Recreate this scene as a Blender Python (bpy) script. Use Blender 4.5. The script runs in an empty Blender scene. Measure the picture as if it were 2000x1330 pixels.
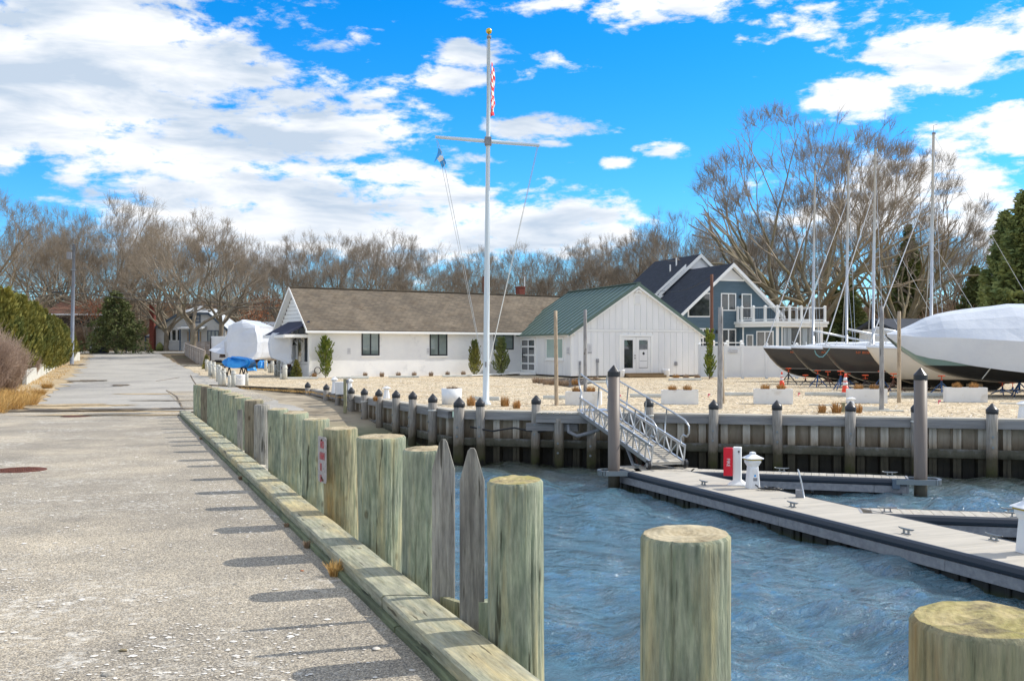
import bpy, math, random
import numpy as np
from mathutils import Vector, Matrix, noise

sc = bpy.context.scene
COL = sc.collection
R = math.radians
random.seed(7)

# ---------------------------------------------------------------- camera
cam = bpy.data.cameras.new('camera')
cam.lens = 36; cam.sensor_width = 36; cam.shift_y = 0.009
cam.clip_start = 0.1; cam.clip_end = 5000
camo = bpy.data.objects.new('camera', cam)
camo.location = (0, 0, 1.6); camo.rotation_euler = (R(90), 0, 0)
COL.objects.link(camo); sc.camera = camo

# ---------------------------------------------------------------- light
SUN_AZ = math.atan2(0.95, 0.31)       # clockwise from +Y
SUN_EL = R(42)
sun = bpy.data.lights.new('sun', 'SUN')
sun.energy = 3.35; sun.angle = R(0.55); sun.color = (1.0, 0.94, 0.84)
suno = bpy.data.objects.new('sun', sun)
sd = Vector((math.sin(SUN_AZ)*math.cos(SUN_EL), math.cos(SUN_AZ)*math.cos(SUN_EL), math.sin(SUN_EL)))
suno.rotation_euler = (-sd).to_track_quat('-Z', 'Y').to_euler()
suno.location = sd*60
COL.objects.link(suno)
sc.view_settings.view_transform = 'Standard'
sc.view_settings.look = 'None'
sc.view_settings.exposure = 0.42
sc.view_settings.gamma = 1
sc.view_settings.use_curve_mapping = False
sc.render.engine = 'CYCLES'
sc.cycles.max_bounces = 6
sc.cycles.transparent_max_bounces = 8

def build_world():
    w = bpy.data.worlds.new("World"); sc.world = w; w.use_nodes = True
    nt = w.node_tree; N = nt.nodes; L = nt.links
    N.clear()
    def nd(t, **k):
        n = N.new(t)
        for a, b in k.items(): setattr(n, a, b)
        return n
    def math_(op, a, b=None, c=None, clamp=False):
        n = nd('ShaderNodeMath', operation=op, use_clamp=clamp)
        for i, v in enumerate((a, b, c)):
            if v is None: continue
            if isinstance(v, (int, float)): n.inputs[i].default_value = v
            else: L.new(v, n.inputs[i])
        return n.outputs[0]
    out = nd('ShaderNodeOutputWorld'); bg = nd('ShaderNodeBackground')
    L.new(bg.outputs[0], out.inputs[0])
    sky = nd('ShaderNodeTexSky', sky_type='NISHITA', sun_disc=False)
    sky.sun_elevation = SUN_EL; sky.sun_rotation = SUN_AZ
    sky.altitude = 0; sky.air_density = 1.0; sky.dust_density = 0.3; sky.ozone_density = 2.0
    hs = nd('ShaderNodeHueSaturation'); hs.inputs['Saturation'].default_value = 1.22
    hs.inputs['Value'].default_value = 1.2
    ti = nd('ShaderNodeMix', data_type='RGBA', blend_type='MULTIPLY'); ti.inputs['Factor'].default_value = 1
    ti.inputs['B'].default_value = (.51, .765, 1.02, 1)
    L.new(sky.outputs[0], ti.inputs['A']); L.new(ti.outputs['Result'], hs.inputs['Color'])
    tc = nd('ShaderNodeTexCoord'); sep = nd('ShaderNodeSeparateXYZ')
    L.new(tc.outputs['Generated'], sep.inputs[0])
    X, Y, Z = sep.outputs
    az = math_('ARCTAN2', X, Y)
    el = math_('ARCSINE', Z)
    # clouds: stretched noise on the sphere of directions
    def nz(scale, det, rough, off, zs, dist=0.0):
        mp = nd('ShaderNodeMapping'); mp.inputs['Scale'].default_value = (1, 1, zs)
        mp.inputs['Location'].default_value = off
        L.new(tc.outputs['Generated'], mp.inputs[0])
        n = nd('ShaderNodeTexNoise'); n.inputs['Scale'].default_value = scale
        n.inputs['Detail'].default_value = det; n.inputs['Roughness'].default_value = rough
        n.inputs['Distortion'].default_value = dist
        L.new(mp.outputs[0], n.inputs['Vector'])
        return n.outputs[0]
    n1 = nz(9.0, 9, .62, (3.1, 1.7, 0.4), 2.3, .25)
    n2 = nz(7.0, 5, .55, (7.7, 2.1, 3.3), 4.5, .3)
    n3 = nz(30.0, 6, .6, (1.7, 5.1, 3.3), 2.6, .2)
    blobs = [  # azimuth px, elevation px, radii, weight (in units of 1/2000 rad around straight ahead)
        (60, 130, 560, 230, 1.1), (330, 110, 260, 130, 1.0), (430, 270, 470, 130, 1.0), (560, 420, 520, 110, 1.05),
        (960, 445, 330, 80, 1.0), (1080, 425, 200, 55, .85),
        (905, 105, 95, 34, .80), (880, 155, 150, 34, .78), (1000, 250, 150, 42, .78), (930, 305, 60, 30, .6),
        (1060, 280, 60, 30, .7), (1110, 125, 95, 24, .62), (1060, 8, 170, 26, .75),
        (1330, 8, 230, 40, .85), (1570, 60, 110, 62, .80), (1700, 40, 95, 50, .75), (1850, 110, 235, 75, .88),
        (1680, 165, 110, 50, .85), (1305, 292, 52, 26, .85), (1215, 320, 44, 17, .7), (1165, 262, 45, 12, .5),
        (1965, 265, 125, 66, .92), (1930, 345, 95, 48, .70), (1720, 400, 330, 90, .78), (1320, 420, 30, 16, .5)]
    acc = None
    for (px, py, rx, ry, s) in blobs:
        u0 = math.atan((px-1000)/2000); v0 = math.atan((683-py)/2000*math.cos(u0))
        a = math_('MULTIPLY', math_('SUBTRACT', az, u0), 2000/rx)
        b = math_('MULTIPLY', math_('SUBTRACT', el, v0), 2000/ry)
        d = math_('ADD', math_('MULTIPLY', a, a), math_('MULTIPLY', b, b))
        f = math_('MULTIPLY', math_('SUBTRACT', 1.12, math_('MULTIPLY', math_('SQRT', d), .62)), s, clamp=True)
        acc = f if acc is None else math_('MAXIMUM', acc, f)
    # outside the view: partly cloudy, cover raised to add white fill light
    side = math_('MULTIPLY', math_('SUBTRACT', math_('ABSOLUTE', az), .52), 6.0, clamp=True)
    high = math_('MULTIPLY', math_('SUBTRACT', el, .36), 6.0, clamp=True)
    acc = math_('MAXIMUM', acc, math_('MULTIPLY', math_('MAXIMUM', side, high), .74))
    den = math_('ADD', math_('MULTIPLY', acc, .92), math_('MULTIPLY', math_('SUBTRACT', n1, .5), 1.55))
    den = math_('ADD', den, math_('MULTIPLY', math_('SUBTRACT', n3, .5), 1.05))
    mr = nd('ShaderNodeMapRange', interpolation_type='SMOOTHSTEP')
    mr.inputs['From Min'].default_value = .43; mr.inputs['From Max'].default_value = .75
    L.new(den, mr.inputs['Value'])
    low = math_('MULTIPLY', el, 30.0, clamp=True)
    dens = mr.outputs[0]
    cr = nd('ShaderNodeValToRGB')
    cr.color_ramp.elements[0].position = .38; cr.color_ramp.elements[0].color = (.52, .62, .75, 1)
    cr.color_ramp.elements[1].position = .60; cr.color_ramp.elements[1].color = (.97, .98, 1.0, 1)
    sh = math_('ADD', n2, math_('MULTIPLY', math_('SUBTRACT', den, .75), -.10))
    sh = math_('ADD', sh, math_('MULTIPLY', math_('SUBTRACT', n3, .5), .12))
    # the right hand clouds are thinner and whiter than the bank on the left
    sh = math_('ADD', sh, math_('MULTIPLY', math_('ADD', az, .05), .35, clamp=True))
    L.new(sh, cr.inputs[0])
    csc = nd('ShaderNodeVectorMath', operation='SCALE'); csc.inputs['Scale'].default_value = CLOUD
    L.new(cr.outputs[0], csc.inputs[0])
    mx = nd('ShaderNodeMix', data_type='RGBA')
    L.new(dens, mx.inputs['Factor'])
    L.new(hs.outputs[0], mx.inputs['A']); L.new(csc.outputs[0], mx.inputs['B'])
    L.new(mx.outputs['Result'], bg.inputs[0])
    bg.inputs[1].default_value = .13
CLOUD = 6.5
build_world()

# ---------------------------------------------------------------- projection helpers (photo pixel -> place)
H = 683.0
def GP(px, py, z=0.0):
    Y = 2000*(1.6-z)/(py-H); return ((px-1000)/2000*Y, Y)
def XA(px, Y): return (px-1000)/2000*Y
def ZA(py, Y): return 1.6-(py-H)*Y/2000
def ground_y(by, gf):
    """distance at which sloping ground gf(Y) is seen at pixel row by (first crossing)"""
    Y = 8.0
    while Y < 200 and H+2000*(1.6-gf(Y))/Y > by: Y += .25
    return Y
def lerp(a, b, t): return a+(b-a)*t
def interp(x, pts):
    if x <= pts[0][0]: return pts[0][1]
    for (a, b), (c, d) in zip(pts, pts[1:]):
        if x <= c: return b+(d-b)*(x-a)/(c-a)
    return pts[-1][1]
def sstep(t):
    t = max(0., min(1., t)); return t*t*(3-2*t)
ORD = ['first', 'second', 'third', 'fourth', 'fifth', 'sixth', 'seventh', 'eighth', 'ninth', 'tenth', 'eleventh', 'twelfth',
       'thirteenth', 'fourteenth', 'fifteenth', 'sixteenth', 'seventeenth', 'eighteenth', 'nineteenth', 'twentieth',
       'twenty-first', 'twenty-second', 'twenty-third', 'twenty-fourth', 'twenty-fifth', 'twenty-sixth', 'twenty-seventh',
       'twenty-eighth', 'twenty-ninth', 'thirtieth']

# ---------------------------------------------------------------- materials
def S(r, g, b):
    f = lambda c: (c/255/12.92) if c/255 <= .04045 else ((c/255+.055)/1.055)**2.4
    return (f(r), f(g), f(b), 1)
def lin(v): return (v[0], v[1], v[2], 1) if len(v) == 3 else v

def mat(name, c1, c2=None, scale=4., stretch=(1, 1, 1), rough=.7, bump=0., bscale=None, metal=0., lo=.35, hi=.65,
        detail=6, c3=None, s3=1.0, a3=(.5, .7), spec=.5, var=0., st3=(1, 1, 1), world=False, coat=0., bdist=.02, extra=None):
    m = bpy.data.materials.new(name); m.use_nodes = True
    nt = m.node_tree; N = nt.nodes; L = nt.links
    b = N['Principled BSDF']
    b.inputs['Roughness'].default_value = rough; b.inputs['Metallic'].default_value = metal
    b.inputs['Specular IOR Level'].default_value = spec
    if coat: b.inputs['Coat Weight'].default_value = coat
    tc = N.new('ShaderNodeTexCoord'); oi = N.new('ShaderNodeObjectInfo'); geo = N.new('ShaderNodeNewGeometry')
    add = N.new('ShaderNodeVectorMath'); add.operation = 'ADD'
    rs = N.new('ShaderNodeMath'); rs.operation = 'MULTIPLY'; rs.inputs[1].default_value = 37.0
    L.new(oi.outputs['Random'], rs.inputs[0]); L.new(rs.outputs[0], add.inputs[1])
    L.new(geo.outputs['Position'] if world else tc.outputs['Object'], add.inputs[0])
    if world: L.remove(add.inputs[1].links[0])
    def mapping(s):
        mp = N.new('ShaderNodeMapping'); mp.inputs['Scale'].default_value = s
        L.new(add.outputs[0], mp.inputs[0]); return mp.outputs[0]
    def noise_(sca, det, st, ro=.6):
        n = N.new('ShaderNodeTexNoise'); n.inputs['Scale'].default_value = sca; n.inputs['Detail'].default_value = det
        n.inputs['Roughness'].default_value = ro
        L.new(mapping(st), n.inputs['Vector']); return n.outputs[0]
    col = None
    if c2 is None:
        b.inputs['Base Color'].default_value = lin(c1)
        rgb = N.new('ShaderNodeRGB'); rgb.outputs[0].default_value = lin(c1); col = rgb.outputs[0]
    else:
        cr = N.new('ShaderNodeValToRGB')
        cr.color_ramp.elements[0].position = lo; cr.color_ramp.elements[0].color = lin(c1)
        cr.color_ramp.elements[1].position = hi; cr.color_ramp.elements[1].color = lin(c2)
        L.new(noise_(scale, detail, stretch), cr.inputs[0]); col = cr.outputs[0]
    if c3 is not None:
        cr = N.new('ShaderNodeValToRGB')
        cr.color_ramp.elements[0].position = a3[0]; cr.color_ramp.elements[0].color = (0, 0, 0, 1)
        cr.color_ramp.elements[1].position = a3[1]; cr.color_ramp.elements[1].color = (1, 1, 1, 1)
        L.new(noise_(s3, 6, st3, .65), cr.inputs[0])
        mx = N.new('ShaderNodeMix'); mx.data_type = 'RGBA'
        L.new(cr.outputs[0], mx.inputs['Factor']); L.new(col, mx.inputs['A']); mx.inputs['B'].default_value = lin(c3)
        col = mx.outputs['Result']
    if var:
        h = N.new('ShaderNodeHueSaturation')
        mr = N.new('ShaderNodeMapRange'); mr.inputs['To Min'].default_value = 1-var; mr.inputs['To Max'].default_value = 1+var
        L.new(oi.outputs['Random'], mr.inputs[0]); L.new(mr.outputs[0], h.inputs['Value']); L.new(col, h.inputs['Color'])
        col = h.outputs[0]
    if extra: col = extra(nt, col, mapping, noise_, geo, tc)
    L.new(col, b.inputs['Base Color'])
    if bump:
        bm = N.new('ShaderNodeBump'); bm.inputs['Strength'].default_value = bump; bm.inputs['Distance'].default_value = bdist
        L.new(noise_(bscale or scale*3, 6, stretch), bm.inputs['Height']); L.new(bm.outputs[0], b.inputs['Normal'])
    return m

def zstain(levels, wob=.12, ws=5.):
    """a tide line: colours by real height over the water, with a ragged edge"""
    def f(nt, col, mapping, noise_, geo, tc):
        N = nt.nodes; L = nt.links
        sp = N.new('ShaderNodeSeparateXYZ'); L.new(geo.outputs['Position'], sp.inputs[0])
        mp = N.new('ShaderNodeMapping'); mp.inputs['Scale'].default_value = (1, 1, .5); L.new(geo.outputs['Position'], mp.inputs[0])
        n = N.new('ShaderNodeTexNoise'); n.inputs['Scale'].default_value = ws; n.inputs['Detail'].default_value = 7
        n.inputs['Roughness'].default_value = .7; L.new(mp.outputs[0], n.inputs['Vector'])
        m1 = N.new('ShaderNodeMath'); m1.operation = 'SUBTRACT'; m1.inputs[1].default_value = .5; L.new(n.outputs[0], m1.inputs[0])
        m2 = N.new('ShaderNodeMath'); m2.operation = 'MULTIPLY_ADD'; m2.inputs[1].default_value = wob*4
        L.new(m1.outputs[0], m2.inputs[0]); L.new(sp.outputs[2], m2.inputs[2])
        for (z0, z1, c, amt) in levels:
            mr = N.new('ShaderNodeMapRange'); mr.inputs['From Min'].default_value = z1; mr.inputs['From Max'].default_value = z0
            mr.inputs['To Min'].default_value = 0; mr.inputs['To Max'].default_value = amt
            L.new(m2.outputs[0], mr.inputs[0])
            mx = N.new('ShaderNodeMix'); mx.data_type = 'RGBA'; mx.inputs['B'].default_value = lin(c)
            L.new(mr.outputs[0], mx.inputs['Factor']); L.new(col, mx.inputs['A']); col = mx.outputs['Result']
        return col
    return f
TIDE = zstain([(-.75, -.60, S(70, 66, 40), .8), (-.95, -.80, S(38, 38, 22), .9), (-1.28, -1.12, S(22, 20, 16), .95)])
TIDEP = zstain([(-.72, -.5, S(120, 105, 85), .6), (-.92, -.74, S(62, 58, 32), .85), (-1.22, -1.05, S(60, 62, 26), .9), (-1.35, -1.22, S(22, 20, 16), .95)])

def timber(ax):
    """sawn or round timber: fibres, drying cracks and knots running along one axis"""
    st = (lambda k, l: (k, k, l)) if ax == 'z' else ((lambda k, l: (k, l, k)) if ax == 'y' else (lambda k, l: (l, k, k)))
    def f(nt, col, mapping, noise_, geo, tc):
        N = nt.nodes; L = nt.links
        def mul(col, n, e, amt=1.):
            cr = N.new('ShaderNodeValToRGB')
            while len(cr.color_ramp.elements) < len(e): cr.color_ramp.elements.new(.5)
            for i, (p, c) in enumerate(e): cr.color_ramp.elements[i].position = p; cr.color_ramp.elements[i].color = (*c, 1)
            L.new(n, cr.inputs[0])
            mx = N.new('ShaderNodeMix'); mx.data_type = 'RGBA'; mx.blend_type = 'MULTIPLY'; mx.inputs['Factor'].default_value = amt
            L.new(col, mx.inputs['A']); L.new(cr.outputs[0], mx.inputs['B']); return mx.outputs['Result']
        col = mul(col, noise_(1, 6, st(48, 5.5), .72), [(.30, (.62, .62, .58)), (.5, (1, 1, 1)), (.70, (1.28, 1.26, 1.20))])
        col = mul(col, noise_(1, 4, st(21, 1.9), .5), [(.325, (.22, .21, .17)), (.36, (1, 1, 1))], .9)
        col = mul(col, noise_(1, 4, st(5, 2.6), .6), [(.34, (.78, .78, .80)), (.62, (1.1, 1.1, 1.06))])
        v = N.new('ShaderNodeTexVoronoi'); v.inputs['Scale'].default_value = 1; L.new(mapping(st(4.2, 2.4)), v.inputs['Vector'])
        col = mul(col, v.outputs['Distance'], [(.05, (.35, .28, .2)), (.11, (1, 1, 1))], .8)
        return col
    return f
grainx = timber('z'); grainy = timber('y')
def rings(nt, col, mapping, noise_, geo, tc):
    N = nt.nodes; L = nt.links
    wv = N.new('ShaderNodeTexWave'); wv.wave_type = 'RINGS'; wv.rings_direction = 'Z'
    wv.inputs['Scale'].default_value = 14; wv.inputs['Distortion'].default_value = 3; wv.inputs['Detail'].default_value = 3
    L.new(tc.outputs['Object'], wv.inputs[0])
    cr = N.new('ShaderNodeValToRGB'); cr.color_ramp.elements[0].color = (.55, .5, .42, 1); cr.color_ramp.elements[1].color = (1, 1, 1, 1)
    L.new(wv.outputs[0], cr.inputs[0])
    mx = N.new('ShaderNodeMix'); mx.data_type = 'RGBA'; mx.blend_type = 'MULTIPLY'; mx.inputs['Factor'].default_value = .38
    L.new(col, mx.inputs['A']); L.new(cr.outputs[0], mx.inputs['B'])
    return mx.outputs['Result']
def cells(scale, tints, amt=1., jit=None):
    """small stones: one tint for each voronoi cell"""
    def f(nt, col, mapping, noise_, geo, tc):
        N = nt.nodes; L = nt.links
        v = N.new('ShaderNodeTexVoronoi'); v.inputs['Scale'].default_value = scale
        L.new(geo.outputs['Position'], v.inputs['Vector'])
        sp = N.new('ShaderNodeSeparateColor'); L.new(v.outputs['Color'], sp.inputs[0])
        cr = N.new('ShaderNodeValToRGB'); cr.color_ramp.interpolation = 'CONSTANT'
        while len(cr.color_ramp.elements) < len(tints): cr.color_ramp.elements.new(.5)
        for i, (p, c) in enumerate(tints):
            cr.color_ramp.elements[i].position = p; cr.color_ramp.elements[i].color = lin(c)
        L.new(sp.outputs[0], cr.inputs[0])
        mx = N.new('ShaderNodeMix'); mx.data_type = 'RGBA'; mx.blend_type = 'MULTIPLY'; mx.inputs['Factor'].default_value = amt
        L.new(col, mx.inputs['A']); L.new(cr.outputs[0], mx.inputs['B'])
        return mx.outputs['Result']
    return f

# ---------------------------------------------------------------- mesh building
class MB:
    def __init__(s): s.v = []; s.f = []
    def add(s, vs, fs):
        o = len(s.v); s.v += [tuple(p) for p in vs]; s.f += [tuple(i+o for i in f) for f in fs]; return s
    def bx(s, x0, x1, y0, y1, z0, z1, M=None):
        vs = [Vector(p) for p in ((x0, y0, z0), (x1, y0, z0), (x1, y1, z0), (x0, y1, z0), (x0, y0, z1), (x1, y0, z1), (x1, y1, z1), (x0, y1, z1))]
        if M: vs = [M @ p for p in vs]
        return s.add(vs, [(0, 3, 2, 1), (4, 5, 6, 7), (0, 1, 5, 4), (1, 2, 6, 5), (2, 3, 7, 6), (3, 0, 4, 7)])
    def prism(s, pts, off, cap=True):
        n = len(pts); off = Vector(off); a = [Vector(p) for p in pts]; b = [p+off for p in a]
        fs = [(i, (i+1) % n, n+(i+1) % n, n+i) for i in range(n)]
        if cap: fs += [tuple(range(n-1, -1, -1)), tuple(range(n, 2*n))]
        return s.add(a+b, fs)
    def beam(s, p0, p1, w, h, up=(0, 0, 1)):
        p0 = Vector(p0); p1 = Vector(p1); d = (p1-p0).normalized(); up = Vector(up)
        if abs(d.dot(up)) > .98: up = Vector((0, 1, 0))
        sd_ = d.cross(up).normalized()*w/2; u = sd_.cross(d).normalized()*h/2
        vs = [p0-sd_-u, p0+sd_-u, p0+sd_+u, p0-sd_+u, p1-sd_-u, p1+sd_-u, p1+sd_+u, p1-sd_+u]
        return s.add(vs, [(0, 1, 2, 3), (7, 6, 5, 4), (0, 4, 5, 1), (1, 5, 6, 2), (2, 6, 7, 3), (3, 7, 4, 0)])
    def path(s, pts, r, n=8, cap=True):
        P = [Vector(p) for p in pts]; rr = r if isinstance(r, (list, tuple)) else [r]*len(P)
        rings_ = []; up = None
        for i, p in enumerate(P):
            d = (P[min(i+1, len(P)-1)]-P[max(i-1, 0)]).normalized()
            if up is None: up = Vector((0, 0, 1)) if abs(d.z) < .9 else Vector((0, 1, 0))
            sd_ = d.cross(up).normalized(); u = sd_.cross(d).normalized(); up = u
            rings_.append([p+(sd_*math.cos(a)+u*math.sin(a))*rr[i] for a in [2*math.pi*k/n for k in range(n)]])
        vs = [q for r_ in rings_ for q in r_]
        fs = [(i*n+k, i*n+(k+1) % n, (i+1)*n+(k+1) % n, (i+1)*n+k) for i in range(len(P)-1) for k in range(n)]
        if cap: fs += [tuple(range(n)), tuple((len(P)-1)*n+k for k in range(n-1, -1, -1))]
        return s.add(vs, fs)
    def lathe(s, prof, n=16, c=(0, 0, 0), square=False):
        vs = []; fs = []
        for (r, z) in prof:
            for k in range(n):
                a = 2*math.pi*(k+.5)/n
                vs.append((c[0]+r*math.cos(a), c[1]+r*math.sin(a), c[2]+z))
        m = len(prof)
        fs = [(i*n+k, i*n+(k+1) % n, (i+1)*n+(k+1) % n, (i+1)*n+k) for i in range(m-1) for k in range(n)]
        fs += [tuple(range(n-1, -1, -1)), tuple((m-1)*n+k for k in range(n))]
        return s.add(vs, fs)
    def loft(s, rings_, closed=True, cap=True):
        n = len(rings_[0]); vs = [p for r_ in rings_ for p in r_]
        k1 = n if closed else n-1
        fs = [(i*n+k, i*n+(k+1) % n, (i+1)*n+(k+1) % n, (i+1)*n+k) for i in range(len(rings_)-1) for k in range(k1)]
        if cap and closed: fs += [tuple(range(n-1, -1, -1)), tuple((len(rings_)-1)*n+k for k in range(n))]
        return s.add(vs, fs)
    def mesh(s, name, m=None, smooth=False):
        me = bpy.data.meshes.new(name); me.from_pydata(s.v, [], s.f)
        if m: me.materials.append(m)
        if smooth: me.shade_smooth()
        me.update(); return me
    def build(s, name, m, parent=None, smooth=False, bevel=0, loc=None):
        return put(name, s.mesh(name, m, smooth), parent, loc=loc, bevel=bevel)

def put(name, me, parent=None, loc=None, rz=None, M=None, bevel=0, scale=None):
    o = bpy.data.objects.new(name, me); COL.objects.link(o)
    if parent is not None: o.parent = parent
    if M is not None: o.matrix_basis = M
    if loc is not None: o.location = loc
    if rz is not None: o.rotation_euler = (0, 0, rz)
    if scale is not None: o.scale = (scale,)*3 if isinstance(scale, (int, float)) else scale
    if bevel:
        b = o.modifiers.new('bevel', 'BEVEL'); b.width = bevel; b.segments = 2; b.limit_method = 'ANGLE'; b.angle_limit = R(40)
    return o
def np_mesh(name, v, f, m, smooth=False):
    v = np.asarray(v, np.float32); f = np.asarray(f, np.int32); k = f.shape[1]
    me = bpy.data.meshes.new(name)
    me.vertices.add(len(v)); me.vertices.foreach_set('co', v.ravel())
    me.loops.add(f.size); me.loops.foreach_set('vertex_index', f.ravel())
    me.polygons.add(len(f)); me.polygons.foreach_set('loop_start', np.arange(len(f), dtype=np.int32)*k)
    if smooth: me.polygons.foreach_set('use_smooth', np.ones(len(f), bool))
    me.update(calc_edges=True)
    if m: me.materials.append(m)
    return me
def tag(o, label, cat, group=None, kind=None):
    if label: o['label'] = label
    if cat: o['category'] = cat
    if group: o['group'] = group
    if kind: o['kind'] = kind
    return o
def thing(name, label, cat, loc=(0, 0, 0), rz=0, group=None):
    o = bpy.data.objects.new(name, None); COL.objects.link(o); o.empty_display_size = .2
    o.location = loc; o.rotation_euler = (0, 0, rz)
    return tag(o, label, cat, group)
def struct(o): o['kind'] = 'structure'; return o
def kids(o): return [c for c in bpy.data.objects if c.parent == o]
CH = {}
def copy_thing(src, loc, rz=0, label=None, scale=None, group=None, name=None):
    """a copy of a thing with copies of its parts and sub-parts, sharing their meshes"""
    def rec(o, par):
        c = o.copy(); COL.objects.link(c)
        if par is not None: c.parent = par
        for k in children_of(o): rec(k, c)
        return c
    def children_of(o):
        if o.name not in CH: CH[o.name] = kids(o)
        return CH[o.name]
    r = rec(src, None)
    r.location = loc; r.rotation_euler = (0, 0, rz)
    if scale is not None: r.scale = (scale,)*3 if isinstance(scale, (int, float)) else scale
    if label: r['label'] = label
    if group: r['group'] = group
    return r
def text_part(txt, size, m, parent, M, name='lettering', ext=.002, align='CENTER'):
    cu = bpy.data.curves.new(name, 'FONT'); cu.body = txt; cu.size = size; cu.extrude = ext
    cu.align_x = align; cu.align_y = 'CENTER'; cu.resolution_u = 3
    t = bpy.data.objects.new(name, cu); COL.objects.link(t)
    bpy.context.view_layer.update()
    me = bpy.data.meshes.new_from_object(t.evaluated_get(bpy.context.evaluated_depsgraph_get()))
    bpy.data.objects.remove(t)
    me.materials.clear(); me.materials.append(m)
    return put(name, me, parent, M=M)
def zband(nt, col, tc, bands):
    N = nt.nodes; L = nt.links
    sp = N.new('ShaderNodeSeparateXYZ'); L.new(tc.outputs['Object'], sp.inputs[0])
    cr = N.new('ShaderNodeValToRGB'); cr.color_ramp.interpolation = 'CONSTANT'
    mr = N.new('ShaderNodeMath'); mr.operation = 'MULTIPLY'; mr.inputs[1].default_value = .5; L.new(sp.outputs[2], mr.inputs[0])
    e = cr.color_ramp.elements; e[0].position = 0; e[0].color = lin(bands[0][1]); e[1].position = bands[0][0]/2+.0; e[1].color = lin(bands[1][1])
    x = e.new(bands[1][0]/2); x.color = lin(bands[2][1])
    L.new(mr.outputs[0], cr.inputs[0]); return cr.outputs[0]

# ---------------------------------------------------------------- palette
m_white = mat('white_paint', S(240, 240, 238), S(228, 229, 228), scale=1.2, rough=.55, bump=.05, bscale=30)
m_stucco = mat('white_block', S(242, 242, 240), S(232, 232, 232), scale=.9, rough=.8, bump=.25, bscale=22, c3=S(190, 192, 196), s3=.8, a3=(.62, .8))
m_board = mat('white_boards', S(240, 240, 238), S(228, 229, 230), scale=1.5, stretch=(1, 1, .2), rough=.6, bump=.08, bscale=20, var=.03)
m_trim = mat('white_trim', S(243, 243, 240), rough=.5)
m_vinyl = mat('white_vinyl', S(238, 238, 237), S(228, 228, 229), scale=.7, rough=.4)
m_green = mat('green_metal', S(96, 116, 106), S(86, 106, 97), scale=1.5, rough=.5, metal=.0, var=.05)
m_shingle = None
def shingles(nt, col, mapping, noise_, geo, tc):
    N = nt.nodes; L = nt.links
    b = N.new('ShaderNodeTexBrick'); b.inputs['Scale'].default_value = 1.0
    b.inputs['Color1'].default_value = (.68, .68, .68, 1); b.inputs['Color2'].default_value = (1.08, 1.06, 1.0, 1)
    b.inputs['Mortar'].default_value = (.45, .43, .4, 1); b.inputs['Mortar Size'].default_value = .012
    b.inputs['Brick Width'].default_value = .32; b.inputs['Row Height'].default_value = .14; b.inputs['Bias'].default_value = -.1
    sp = N.new('ShaderNodeSeparateXYZ'); L.new(tc.outputs['Object'], sp.inputs[0])
    a1 = N.new('ShaderNodeMath'); a1.operation = 'ADD'; L.new(sp.outputs[0], a1.inputs[0]); L.new(sp.outputs[1], a1.inputs[1])
    a2 = N.new('ShaderNodeMath'); a2.operation = 'MULTIPLY'; a2.inputs[1].default_value = 2.0; L.new(sp.outputs[2], a2.inputs[0])
    cb = N.new('ShaderNodeCombineXYZ'); L.new(a1.outputs[0], cb.inputs[0]); L.new(a2.outputs[0], cb.inputs[1])
    L.new(cb.outputs[0], b.inputs['Vector'])
    mx = N.new('ShaderNodeMix'); mx.data_type = 'RGBA'; mx.blend_type = 'MULTIPLY'; mx.inputs['Factor'].default_value = 1
    L.new(col, mx.inputs['A']); L.new(b.outputs[0], mx.inputs['B'])
    return mx.outputs['Result']
m_shingle = mat('brown_shingles', S(128, 117, 103), S(104, 95, 84), scale=.6, rough=.9, c3=S(104, 92, 78), s3=1.6, a3=(.5, .72), extra=shingles)
m_navy = mat('dark_shingles', S(40, 48, 62), S(50, 58, 74), scale=3, rough=.85, extra=shingles)
m_navy2 = mat('dark_blue_shingles', S(48, 54, 78), S(42, 48, 70), scale=3, rough=.85)
m_blue = mat('slate_blue_siding', S(88, 110, 124), S(80, 102, 116), scale=1.5, rough=.6)
m_glass = mat('window_glass', (.13, .17, .16), (.20, .25, .235), scale=.8, rough=.04, spec=1.0, coat=.5)
m_glassd = mat('dark_glass', (.02, .025, .03), (.07, .08, .085), scale=1.3, rough=.03, spec=1.0, coat=.6)
m_glassg = mat('pale_green_glass', S(170, 192, 184), S(160, 182, 176), scale=.8, rough=.08, spec=.8)
m_curtain = mat('curtain', S(190, 200, 206), S(140, 150, 158), scale=6, stretch=(4, 1, .1), rough=.8)
m_black = mat('black_metal', (.018, .018, .02), rough=.4)
m_frame = mat('black_frame', S(34, 38, 42), rough=.45)
m_gravel = mat('pale_gravel', S(210, 197, 173), S(184, 172, 149), scale=1.4, rough=.95, world=True, bump=.9, bscale=22, bdist=.02,
               c3=S(186, 166, 134), s3=.35, a3=(.45, .75),
               extra=cells(15, [(0, (.34, .32, .30)), (.14, (1.0, .97, .92)), (.45, (.80, .76, .70)), (.62, (1.3, 1.27, 1.2)), (.88, (.52, .47, .40))]))
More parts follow.
